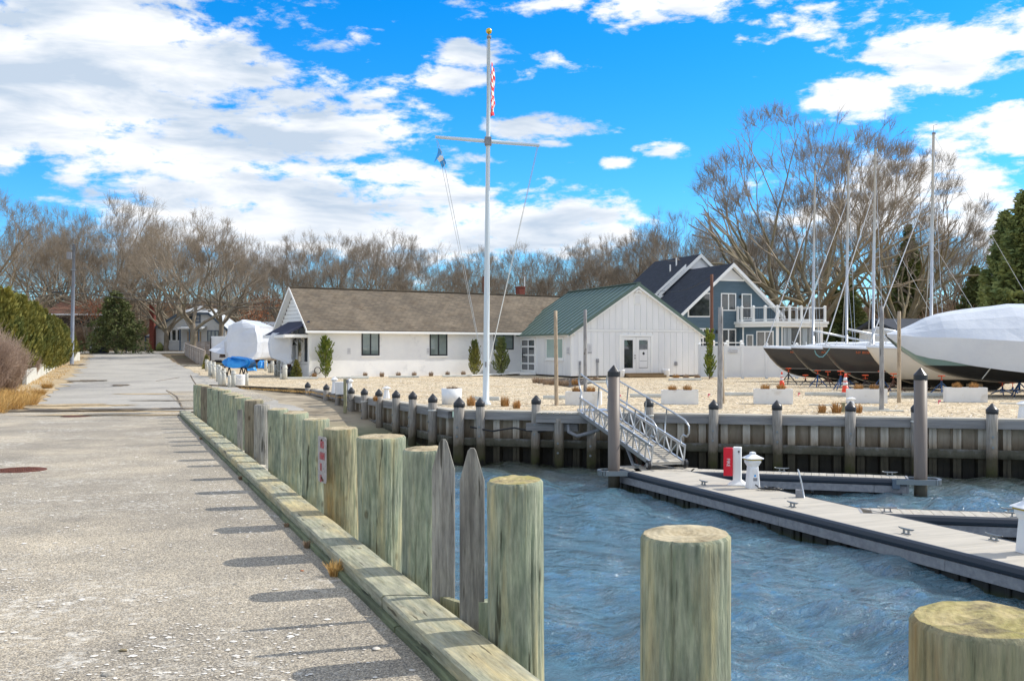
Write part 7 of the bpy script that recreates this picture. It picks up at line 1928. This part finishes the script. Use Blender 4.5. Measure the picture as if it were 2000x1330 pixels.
# ---------------------------------------------------------------- trees
def branching(seed, Hh=15., rad=7., base=.2, limbs=5, levels=8, ratio=.80, spread=.95, split=2.35, ang=.40, up=.05, r0=.34, rr_=.685, lean=(0, 0), sub=3, gnarl=.10):
    """a bare broadleaf: limbs that fork again and again; returns segment ends, radii and the level of every segment"""
    rs = np.random.RandomState(seed)
    P0 = []; P1 = []; A0 = []; A1 = []; LV = []
    def seg(p, q, a, b, l):
        P0.append(p); P1.append(q); A0.append(a); A1.append(b); LV.append(np.full(len(p), l))
    hb = Hh*base; z = np.array([[0., 0, -.3]]); nt_ = 5
    for k in range(nt_):
        q = np.array([[lean[0]*(k+1)/nt_+rs.normal(0, .05), lean[1]*(k+1)/nt_+rs.normal(0, .05), hb*(k+1)/nt_]])
        seg(z, q, np.array([r0*(1.25-.25*k/nt_) if k else r0*1.5]), np.array([r0*(1.25-.25*(k+1)/nt_)]), 0); z = q
    az = np.arange(limbs)*6.283/limbs+rs.rand(limbs)*.7; inc = spread*(.62+.55*rs.rand(limbs)); inc[0] *= .25
    d = np.stack([np.sin(inc)*np.cos(az), np.sin(inc)*np.sin(az), np.cos(inc)], 1)
    p = np.repeat(z, limbs, 0)-np.array([0, 0, 1.])*rs.rand(limbs, 1)*hb*.25; r = r0*(.72-.12*rs.rand(limbs)); L_ = Hh*.19*(.8+.4*rs.rand(limbs))
    C = np.array([lean[0], lean[1], hb+(Hh-hb)*.22])
    for lv in range(1, levels+1):
        if lv >= 2:
            D = p-C; az_ = np.arctan2(D[:, 1], D[:, 0]); lob = 1+.07*np.sin(az_*3+seed)+.05*np.sin(az_*5+seed*2)+.06*np.sin(D[:, 2]*.9+az_*2)
            e = np.sqrt((D[:, 0]**2+D[:, 1]**2)/rad**2+(D[:, 2]/np.where(D[:, 2] > 0, Hh-C[2], C[2]-hb*.55))**2)/lob
            kp = (e < 1.0+.06*rs.rand(len(e))); p, d, r, L_, e = p[kp], d[kp], r[kp], L_[kp], e[kp]; D = D[kp]
            if len(p) == 0: break
            L_ = np.minimum(L_, np.clip(1.02-e, 0, 1)*rad*lob[kp]*.55+Hh*.018*(1+rs.rand(len(e)))); w_ = (.04+.16*np.clip(e, 0, 1))[:, None]; Dn = D/(np.linalg.norm(D, axis=1)[:, None]+1e-6); d = d+Dn*w_*(1.3 if lv > 3 else .25); d[:, 2] += np.where(d[:, 2] < 0, .12, 0)
        for k in range(sub):
            d = d+rs.normal(0, gnarl*(1.15 if lv < 4 else .9), d.shape); d[:, 2] += up*(.15 if lv < 3 else .7)
            d /= np.linalg.norm(d, axis=1)[:, None]; q = p+d*(L_/sub)[:, None]; rn = r*(.93 if k < sub-1 else .9); seg(p, q, r, rn, lv); p = q; r = rn
        if lv == levels: break
        nc = np.where(rs.rand(len(p)) < split-2, 3, 2) if lv > 1 else np.full(len(p), 3)
        idx = np.repeat(np.arange(len(p)), nc); base_az = rs.rand(len(p))*6.283; off = np.concatenate([np.arange(c) for c in nc])
        dd = d[idx]; ref = np.where(np.abs(dd[:, 2:3]) > .9, np.array([[1., 0, 0]]), np.array([[0., 0, 1]])); u = np.cross(dd, ref); u /= np.linalg.norm(u, axis=1)[:, None]; v = np.cross(dd, u)
        th = base_az[idx]+off*6.283/nc[idx]+rs.normal(0, .3, len(idx)); an = ang*(.55+.75*rs.rand(len(idx))); an = np.where(off == 0, an*.55, an)
        d = dd*np.cos(an)[:, None]+(u*np.cos(th)[:, None]+v*np.sin(th)[:, None])*np.sin(an)[:, None]
        p = p[idx]; r = r[idx]*np.where(off == 0, rr_*1.12, rr_*.93)/.9; L_ = L_[idx]*ratio*(.78+.40*rs.rand(len(idx)))*np.where(off == 0, 1.05, .95)
    P0, P1 = np.vstack(P0), np.vstack(P1); A0, A1, LV = np.concatenate(A0), np.concatenate(A1), np.concatenate(LV)
    return P0, P1, A0, A1, LV
def tube_mesh(name, p0, p1, r0, r1, n, m):
    d = p1-p0; ln = np.linalg.norm(d, axis=1)[:, None]+1e-9; d = d/ln
    ref = np.where(np.abs(d[:, 2:3]) > .9, np.array([[0., 1, 0]]), np.array([[0., 0, 1]]))
    a = np.cross(d, ref); a /= np.linalg.norm(a, axis=1)[:, None]; b = np.cross(a, d)
    k = np.arange(n)*2*math.pi/n; c, s = np.cos(k), np.sin(k)
    off = a[:, None, :]*c[None, :, None]+b[:, None, :]*s[None, :, None]
    e = d*ln*.04
    A_ = (p0-e)[:, None, :]+off*r0[:, None, None]; B_ = (p1+e)[:, None, :]+off*r1[:, None, None]
    V = np.concatenate([A_, B_], 1).reshape(-1, 3); N_ = len(p0)
    base = (np.arange(N_)*2*n)[:, None]; kk = np.arange(n); k2 = (kk+1) % n
    F = np.stack([base+kk, base+k2, base+n+k2, base+n+kk], -1).reshape(-1, 4)
    return np_mesh(name, V, F, m, n > 4)
def tree_meshes(seed, mb_=None, mt=None, twigs=3, tw_len=.75, rt_=.012, side_levels=3, thick_level=3, **kw):
    P0, P1, A0, A1, LV = branching(seed, **kw); rs = np.random.RandomState(seed+7); top = LV.max()
    th = LV <= thick_level
    trunk = tube_mesh('trunk', P0[th], P1[th], A0[th], A1[th], 8, mb_)
    T = [[P0[~th]], [P1[~th]], [np.maximum(A0[~th], rt_)], [np.maximum(A1[~th], rt_*.9)]]
    def spray(p, d, n_, s_):
        for t in range(n_):
            e = d+rs.normal(0, .36, d.shape); e[:, 2] += .08; e /= np.linalg.norm(e, axis=1)[:, None]
            L_ = (tw_len*s_*(.4+.8*rs.rand(len(d))))[:, None]*.5; q = p+e*L_; e2 = e+rs.normal(0, .2, d.shape); e2[:, 2] += .08; e2 /= np.linalg.norm(e2, axis=1)[:, None]; w = q+e2*L_
            e3 = e+rs.normal(0, .45, d.shape); e3 /= np.linalg.norm(e3, axis=1)[:, None]; o = np.ones(len(p))
            for a, b, r1, r2 in ((p, q, .8, .65), (q, w, .65, .4), (q, q+e3*L_*.8, .55, .35)): T[0].append(a); T[1].append(b); T[2].append(o*rt_*r1); T[3].append(o*rt_*r2)
    m = LV == top; d = P1[m]-P0[m]; d /= np.linalg.norm(d, axis=1)[:, None]; spray(P1[m], d, twigs, 1.)
    m = (LV > top-side_levels) & (LV < top); d = P1[m]-P0[m]; d /= np.linalg.norm(d, axis=1)[:, None]
    d = d+rs.normal(0, .6, d.shape); d /= np.linalg.norm(d, axis=1)[:, None]; spray(P1[m], d, 1, 1.1)
    crown = tube_mesh('crown', *[np.concatenate(x) for x in T], 3, mt)
    return trunk, crown
TV = []
specs = [dict(seed=11, rad=7.8, base=.17, limbs=6, spread=1.0), dict(seed=23, rad=6.4, base=.24, limbs=5, spread=.85), dict(seed=37, rad=5.4, base=.27, limbs=5, spread=.75),
         dict(seed=43, rad=7.2, base=.15, limbs=5, spread=1.0, lean=(.7, .2))]
for sp_ in specs: TV.append(tree_meshes(mb_=m_bark, mt=m_twig, levels=8, split=2.16, ratio=.86, ang=.52, r0=.27, rt_=.0085, twigs=2, **sp_))
def tree(v, label, X, Y, h, rz, group=None, sx=1., name='bare_tree', base=None):
    s = h/15.; t = thing(name, label, 'tree', (X, Y, (landz(X, Y) if base is None else base)), rz, group); t.scale = (s*sx, s*sx, s)
    put('trunk', TV[v][0], t); put('crown', TV[v][1], t); return t
# the great spreading trees on the right get meshes of their own
big = tree_meshes(seed=5, Hh=21, rad=9.4, base=.14, limbs=7, levels=9, spread=1.05, split=2.18, ratio=.86, ang=.52, r0=.42, rr_=.71, rt_=.010, tw_len=.9, twigs=3, side_levels=2, gnarl=.10, mb_=m_barkr, mt=m_twig)
TV.append(big)
def big_tree(v, label, px, Y, top, sx, rz, mname='bare_tree', H0=21.):
    X = XA(px, Y); h = ZA(top, Y)-landz(X, Y); s = h/H0; t = thing(mname, label, 'tree', (X, Y, landz(X, Y)), rz); t.scale = (s*sx, s*sx, s)
    put('trunk', TV[v][0], t); put('crown', TV[v][1], t); return t
big_tree(4, 'huge bare tree with a broad domed crown behind the sailboat masts', 1578, 90, 232, 1.10, R(20))
big_tree(4, 'large bare spreading tree behind the rightmost mast', 1758, 98, 306, .86, R(160))
big_tree(3, 'bare tree with reaching limbs between the tall mast and the conifers', 1865, 104, 385, 1.0, R(70), H0=15)
big_tree(1, 'slender bare tree leaning behind the blue house roof', 1460, 100, 420, .95, R(100), H0=15)
big_tree(0, 'great bare oak with fan shaped crown behind the utility pole', 208, 134, 374, 1.02, R(0), H0=15)
big_tree(3, 'second trunk of bare oak crowding the great oak on its left', 165, 140, 400, .8, R(200), H0=15)
big_tree(1, 'bare tree standing in front of the pale cottage with a thick straight trunk', 378, 104, 429, 1.15, R(40), H0=15)
big_tree(2, 'bare spreading tree behind the wrapped boats, right of the cottage', 432, 107, 447, .95, R(120), H0=15)
big_tree(2, 'bare tree cut by the left frame edge', -30, 112, 385, 1.1, R(15), H0=15)
# the wooded band
rt = random.Random(12)
TOPS = [(0, 430), (60, 440), (130, 430), (270, 455), (330, 440), (480, 450), (540, 475), (600, 472), (660, 462), (705, 459), (760, 470), (810, 478), (850, 481), (900, 492), (960, 478), (1020, 485), (1075, 498), (1130, 478), (1180, 475), (1230, 462), (1290, 430), (1340, 455), (1400, 440), (1500, 430), (1640, 400), (1800, 420), (1900, 440), (2000, 450)]
front = [(60, 118, 2), (125, 150, 1), (270, 138, 3), (325, 128, 0), (480, 122, 0), (545, 120, 2), (590, 124, 1), (648, 118, 2), (705, 115, 0), (765, 122, 1), (808, 118, 3), (868, 112, 0), (925, 124, 2), (985, 116, 0), (1030, 122, 1), (1077, 112, 0), (1128, 124, 2), (1168, 114, 1), (1205, 122, 3), (1243, 112, 2), (1300, 106, 1), (1345, 112, 3), (1400, 118, 0), (1520, 110, 2)]
for k, (px, Y, v) in enumerate(front):
    X = XA(px, Y); top = interp(px, TOPS)+rt.uniform(-5, 7); h = ZA(top, Y)-landz(X, Y)
    side = 'behind the long brown roof' if 560 < px < 1110 else ('behind the shed and blue house' if px >= 1110 else 'beyond the road end')
    tree(v, 'bare tree %s, %s in the front rank' % (side, ORD[k]), X, Y, h, rt.uniform(0, 6.28), 'front rank of bare trees', sx=rt.uniform(.82, 1.02)*(15/h)**.25)
for row, (Y0, n_, dz) in enumerate(((140, 20, 26), (172, 22, 40))):
    for k in range(n_):
        px = -120+k*2240/(n_-1)+rt.uniform(-25, 25); Y = Y0+rt.uniform(-8, 8); X = XA(px, Y)
        top = interp(px, TOPS)+dz+rt.uniform(-6, 16); h = min(19, ZA(top, Y)-landz(X, Y))
        tree(rt.randrange(4), 'bare tree in the %s rank of the brown woodland, %s from the left' % (('middle', 'rear')[row], ORD[k]), X, Y, h, rt.uniform(0, 6.28), 'woodland trees behind the buildings', sx=rt.uniform(.95, 1.2))
# undergrowth: bushy tangle between trunks
def bramble(seed, n=2600, w=4., h=2.6):
    rs = np.random.RandomState(seed); a = rs.rand(n, 3)*np.array([w, w*.6, .2])-np.array([w/2, w*.3, .2]); d = rs.normal(0, .5, (n, 3)); d[:, 2] = .5+rs.rand(n); d /= np.linalg.norm(d, axis=1)[:, None]
    L_ = (h*.25+h*.35*rs.rand(n))[:, None]; b = a+d*L_; d2 = d+rs.normal(0, .45, d.shape); d2 /= np.linalg.norm(d2, axis=1)[:, None]; c = b+d2*L_*.8
    d3 = d+rs.normal(0, .6, d.shape); d3 /= np.linalg.norm(d3, axis=1)[:, None]; e = b+d3*L_*.8; o = np.ones(n)
    return tube_mesh('thicket', np.vstack([a, b, b]), np.vstack([b, c, e]), np.concatenate([o*.014, o*.010, o*.010]), np.concatenate([o*.010, o*.005, o*.005]), 3, m_brownbush)
BR = [bramble(3), bramble(4)]
for k in range(48):
    px = -60+(k%30)*2100/29+(25 if k >= 30 else 0)+rt.uniform(-20, 20); Y = rt.choice([98, 108, 128, 150]) if px > 560 else rt.choice([131, 142, 150]); X = XA(px, Y)
    if k >= 30: Y = 168; X = XA(px, Y)
    if 1180 < px < 1600 and Y < 100: Y = 108
    o = put('thicket', BR[k % 2], loc=(X, Y, landz(X, Y)), rz=rt.uniform(0, 6.28)); s = (rt.uniform(1.3, 2.3) if px < 1500 else rt.uniform(1.8, 2.9)) if k < 30 else 3.4; o.scale = (s, s, s)
    tag(o, 'tangled brown thicket under the bare trees, %s from the left%s' % (ORD[k % 30], '' if k < 30 else ' in the far rank'), 'shrub', 'thickets among the bare trees')
# far wood closing the view
fw = []
def farwood():
    rs = np.random.RandomState(8); n = 12000
    X = rs.uniform(-300, 300, n); Y = 225+rs.rand(n)*60; top = 7+2*np.sin(X*.05)+2*np.sin(X*.17+1)
    z0 = 3.0; Z = z0+rs.rand(n)**.8*top
    p0 = np.stack([X, Y, Z], 1); d = rs.normal(0, .5, (n, 3)); d[:, 2] = np.abs(d[:, 2])+.6; d /= np.linalg.norm(d, axis=1)[:, None]
    p1 = p0+d*(1.2+2*rs.rand(n))[:, None]; o = np.ones(n)
    ob = put('far_wood', tube_mesh('far_wood', p0, p1, o*.07, o*.03, 3, m_twig)); tag(ob, 'far brown wood closing the view behind the nearer trees', 'wood', kind='stuff')
farwood()

# rust coloured leaves still hanging
def leaf_cloud(name, n, rx, ry, rz_, size, m, seed, shell=False):
    rs = np.random.RandomState(seed); p = rs.normal(0, .45, (n, 3)); p = p[np.linalg.norm(p, axis=1) < 1.0]; n = len(p); p *= np.array([rx, ry, rz_])
    a = rs.normal(0, 1, (n, 3)); a /= np.linalg.norm(a, axis=1)[:, None]; b = np.cross(a, rs.normal(0, 1, (n, 3))); b /= np.linalg.norm(b, axis=1)[:, None]
    s = size*(.6+.7*rs.rand(n))[:, None]; V = np.stack([p-a*s, p+b*s*.55, p+a*s, p-b*s*.55], 1).reshape(-1, 3); F = np.arange(n*4).reshape(-1, 4)
    return np_mesh(name, V, F, m)
for px, py, Y, r, lab in ((172, 610, 125, 2.0, 'patch of rust coloured leaves by the brown roof'), (500, 620, 112, 1.7, 'rust orange leaves above the wrapped boats'), (515, 590, 118, 1.6, 'faint orange leaves high above the wrapped boats'), (185, 600, 127, 1.5, 'rust leaves beside the cedar top')):
    o = put('rust_leaves', leaf_cloud('rust_leaves', 420, r*1.4, r, r*.8, .11, m_rust, px), loc=(XA(px, Y), Y, ZA(py, Y))); tag(o, lab, 'leaves', 'rust leaves still on twigs')
    mbx = MB(); rr_ = random.Random(px)
    for q in range(14): mbx.path([(0, 0, -ZA(py, Y)+landz(XA(px, Y), Y)*1.0), (rr_.uniform(-.4, .4)*r, 0, -r), (rr_.uniform(-1, 1)*r, rr_.uniform(-.6, .6)*r, rr_.uniform(-.5, .7)*r)], [.06, .04, .012], 4)
    mbx.build('branches', m_bark, o)

# ---------------------------------------------------------------- evergreens
def spray_conifer(seed, h, r, nb=90, per=90, leaf=.16, droop=.25, top=.04, base=.03, upturn=.0, irregular=.25, m=None, prof=None, fine=.5):
    rs = np.random.RandomState(seed); P = []; A = []; p0 = []; p1 = []
    for k in range(nb):
        f = (k+.5)/nb; z = h*(base+(1-base)*f**.9); rr = r*(prof(f) if prof else (1-f)**.8)*(1-irregular*rs.rand())+r*top
        az = k*2.39996+rs.rand()*.5; dx, dy = math.cos(az), math.sin(az); nn = max(8, int(per*(rr/r)**.8))
        t = rs.rand(nn)**.6; wv = (.14+.22*rr/r)*r*(1-t*.75)*rs.normal(0, .5, nn); hv = rs.normal(0, .10, nn)*rr*.7
        x = dx*rr*t-dy*wv; y = dy*rr*t+dx*wv; zz = z-droop*rr*t+upturn*rr*t**2+hv
        P.append(np.stack([x, y, zz], 1)); d = np.stack([dx*np.ones(nn), dy*np.ones(nn), (upturn*1.4-droop*.6)*np.ones(nn)], 1)+rs.normal(0, fine, (nn, 3)); A.append(d)
        p0.append([0, 0, z]); p1.append([dx*rr*.85, dy*rr*.85, z-droop*rr*.8+upturn*rr*.6])
    P = np.vstack(P); A = np.vstack(A); A /= np.linalg.norm(A, axis=1)[:, None]; n = len(P); B = np.cross(A, rs.normal(0, 1, (n, 3))); B /= np.linalg.norm(B, axis=1)[:, None]
    s = leaf*(.5+.8*rs.rand(n))[:, None]; V = np.stack([P-A*s*.3, P+B*s*.32, P+A*s, P-B*s*.32], 1).reshape(-1, 3); F = np.arange(n*4).reshape(-1, 4)
    fol = np_mesh('foliage', V, F, m)
    p0 = np.array(p0); p1 = np.array(p1); br = tube_mesh('branches', np.vstack([p0, [[0, 0, -.2]]]), np.vstack([p1, [[0, 0, h*.95]]]), np.append(np.full(nb, .012*h/4+.005), .022*h), np.append(np.full(nb, .006), .01), 5, m_bark)
    return fol, br
def conifer(meshes, name, label, cat, loc, s=1., rz=0., group=None):
    t = thing(name, label, cat, loc, rz, group); t.scale = (s,)*3 if not isinstance(s, tuple) else s
    put('foliage', meshes[0], t); put('trunk', meshes[1], t); return t
juni = [spray_conifer(60+i, 4.2, 1.35, 150, 105, .17, -.45, .10, .02, .75, .35, m_cedar, prof=lambda f: (1-f)**.8*.98+.04, fine=.35) for i in range(2)]
rj = random.Random(3)
HD = [(-60, 47, 566), (0, 49, 560), (34, 50, 562), (62, 54, 575), (85, 59, 588), (103, 64, 600), (118, 70, 612), (130, 76, 620), (139, 82, 628), (147, 89, 636), (153, 96, 640)]
HD2 = []
for a_, b_ in zip(HD, HD[1:]): HD2 += [a_, tuple(lerp(p, q, .5)+(0, 0, 6)[i] for i, (p, q) in enumerate(zip(a_, b_)))]
HD = HD2+[HD[-1]]
for k, (px, Y, top) in enumerate(HD):
    X = XA(px, Y)-.6; h = ZA(top+9, Y)-gz(Y); lab = 'bushy olive green juniper in the left hedge, %s from the near end' % ORD[k]
    conifer(juni[k % 2], 'juniper', lab, 'evergreen', (X, Y, gz(Y)), (h/4.2*.80, h/4.2*.85, h/4.2), rj.random()*6, 'row of junipers left of the road')
    if k in (0, 2, 4, 6, 8): conifer(juni[(k+1) % 2], 'juniper', 'second rank juniper behind the hedge, %s from the near end' % ORD[k], 'evergreen', (X-2.2, Y+2.2, gz(Y)), h/4.2*.88, rj.random()*6, 'row of junipers left of the road')
ced = spray_conifer(71, 7.6, 5.0, 120, 110, .30, .12, .03, .08, .0, .6, m_cedard, prof=lambda f: (1-f)**.62*.95)
Y = 118; conifer(ced, 'cedar_tree', 'broad dark green cedar at the end of the road left of the cottage', 'tree', (XA(226, Y), Y, gz(Y)), .95)
spr = spray_conifer(73, 14, 4.4, 230, 130, .42, .30, .02, .05, .1, .45, m_spruce)
for px, Y, top, s, lab in ((2003, 62, 372, 1.05, 'tall dark spruce at the right frame edge'), (1963, 72, 412, .9, 'shorter spruce left of the tall one at the right edge'), (1655, 96, 540, 1.0, 'dark conifer behind the sailboat masts, left one'),
                           (1775, 108, 440, .8, 'dark conifer behind the rightmost mast'), (1905, 96, 520, 1.1, 'low dark conifer left of the right edge spruces'), (1630, 110, 560, 1.0, 'small conifer behind the blue house deck')):
    X = XA(px, Y); h = ZA(top, Y)-landz(X, Y); conifer(spr, 'spruce_tree', lab, 'tree', (X, Y, landz(X, Y)), (h/14*s*(1.25 if h < 9 else 1), h/14*s*(1.25 if h < 9 else 1), h/14), rj.random()*6, 'dark conifers at the right')
for k in range(7):
    px = 1640+k*55; Y = 78+k*2; X = XA(px, Y)
    if k in (1, 3, 5): conifer(juni[0], 'young_evergreen', 'low bright green evergreen behind the sailboats, %s from the left' % ORD[[1, 3, 5].index(k)], 'evergreen', (X, Y, landz(X, Y)), (.8, .8, .7), k, 'low evergreens behind the sailboats')
# small evergreens at the buildings
def yew(seed, h, r, n, m, lean=0., leaf=.09, prof=None): return spray_conifer(seed, h, r, n, 60, leaf, -.5, .08, .02, .8, .55, m, prof=prof or (lambda f: math.sin(math.pi*min(1, f*.9+.12))**.7*.9), fine=.45)
y1 = yew(81, 1.9, .62, 70, m_yew); t = conifer(y1, 'evergreen_shrub', 'wispy yellow green evergreen by the left end of the long building', 'shrub', (XA(640, 58.6), 58.0, 0), (1, 1, 1.05), 1.); 
y1b = yew(82, 1.0, .28, 30, m_yew); conifer(y1b, 'evergreen_shrub', 'curled top sprig of the wispy evergreen', 'shrub', (XA(634, 58.0), 57.95, 1.35), 1., 2.)
y2 = yew(83, 1.95, .5, 80, m_cedar, prof=lambda f: (1-f)**.6*.9+.12); conifer(y2, 'evergreen_shrub', 'dark evergreen shrub left of the flagpole against the long wall', 'shrub', (XA(927, 62.6), 62.6, 0), (1.02, 1.02, 1.07), 0.)
y3 = yew(84, 2.1, .5, 90, m_spruce, prof=lambda f: (1-f)**.6*.95+.1); conifer(y3, 'evergreen_shrub', 'cone shaped evergreen shrub right of the flagpole beside the shed', 'shrub', (XA(979, 63.2), 63.2, 0), (1.1, 1.1, 1.08), 3.)
y4 = yew(85, 2.35, .45, 90, m_yew, prof=lambda f: .55+.45*math.sin(f*9)*(1-f)); conifer(y4, 'evergreen_shrub', 'straggly tall evergreen at the right corner of the shed by the fence', 'shrub', (XA(1386, 56.0), 56.0, 0), (1.0, 1.0, 1.04), 0.)
y5 = spray_conifer(86, 1.05, .42, 60, 70, .07, .2, .03, .02, .2, .15, m_cedar); conifer(y5, 'evergreen_shrub', 'small neat cone evergreen below the porch of the long building', 'shrub', (XA(579, 57.2), 57.2, 0), 1., 0.)
conifer(y5, 'evergreen_shrub', 'small bright evergreen behind the first white rope post', 'shrub', (XA(403, 73), 73, 0), (1.0, 1.0, 1.2), 0.)
# brown twiggy bush and yellow grass at the left edge
def twigbush(seed, n, rx, ry, h, m, r=.008, cl=.42):
    rs = np.random.RandomState(seed); th = rs.rand(n)*6.283; q = np.sqrt(rs.rand(n)); bx_ = np.stack([np.cos(th)*q*rx*.35, np.sin(th)*q*ry*.35, np.zeros(n)], 1)
    d = np.stack([np.cos(th)*q*rx, np.sin(th)*q*ry, h*(.45+.55*np.sqrt(np.clip(1-q*q, 0, 1)))], 1)*(.62+.38*rs.rand(n))[:, None]; a = bx_; b = a+(d-a)*.5+rs.normal(0, .08, a.shape); c = d+rs.normal(0, .06, a.shape)
    P0 = [a, b]; P1 = [b, c]; o = np.ones(n); R0 = [o*r*1.3, o*r]; R1 = [o*r, o*r*.6]
    for k in range(5):
        f = .35+.65*rs.rand(n)[:, None]; s = b+(c-b)*f; e = s+rs.normal(0, cl*.45, s.shape)*.6+(c-b)*.25; P0.append(s); P1.append(e); R0.append(o*r*.6); R1.append(o*r*.35)
    return tube_mesh('twigs', np.vstack(P0), np.vstack(P1), np.concatenate(R0), np.concatenate(R1), 3, m)
m_tw2 = mat('pinkish_brown_twigs', S(190, 168, 150), S(156, 134, 120), scale=1.2, rough=.95)
for px, by, s, lab in ((2, 768, .9, 'large brown twiggy bush at the left edge in front of the hedge'), (52, 741, .62, 'smaller brown twiggy bush against the low white wall'), (-40, 775, 1.1, 'brown twiggy bush cut by the left frame edge')):
    Y = ground_y(by, gz)
    o = put('twiggy_bush', twigbush(int(px)+90, 1500, 1.35, 1.1, 2.35, m_tw2), loc=(XA(px, Y), Y, gz(Y)-.02)); o.scale = (s,)*3; tag(o, lab, 'bush')
for k, (px, by, s) in enumerate(((15, 800, 1.3), (48, 793, 1.1), (-25, 808, 1.5), (30, 780, 1.1), (75, 772, .7), (92, 758, .6), (0, 786, 1.2), (60, 782, .7))):
    Y = ground_y(by, gz)
    o = put('dry_grass_clump', tuft_mesh('dry_grass_clump', 420, .60*s, .42*s, 500+k, m_tan2, 1.3, .006, .5), loc=(XA(px, Y), Y, gz(Y)))
    tag(o, 'yellow dry grass clump at the left verge, '+['in front of the big bush', 'right of the big bush foot', 'at the frame edge', 'behind the front clumps', 'at the near end of the white wall', 'beside the white wall foot', 'farther back at the frame edge', 'small, between bush and wall'][k], 'grass clump', 'yellow grass clumps on the left verge')
def weeds():
    rs = random.Random(8); V = []; F = []
    def blade(x, y, z, h):
        a = rs.random()*6.28; w = .01; o = len(V); l = rs.uniform(-.5, .5)*h
        V.extend([(x-w*math.cos(a), y-w*math.sin(a), z), (x+w*math.cos(a), y+w*math.sin(a), z), (x+l, y+l*.5, z+h)]); F.append((o, o+1, o+2))
    for k in range(9000):
        Y = 31+rs.random()**1.4*75; X = -2.6-.39*Y-rs.random()*3.8-.3
        if noise.noise(Vector((X*.6, Y*.35, 2))) < -.05: continue
        blade(X, Y, gz(Y), rs.uniform(.04, .16))
    for k in range(2500):   # weedy line between ramp head and gravel
        Y = 36+rs.random()*9; X = interp(Y, [(36, -5.6), (40, -7.4), (45, -12.3)])+rs.gauss(0, .25); blade(X, Y, landz(X, Y)-.02, rs.uniform(.02, .06))
    tag(put('verge_grass', np_mesh('verge_grass', V, F, m_tan2)), 'thin dry grass along the sandy road verge', 'grass', kind='stuff')
weeds()
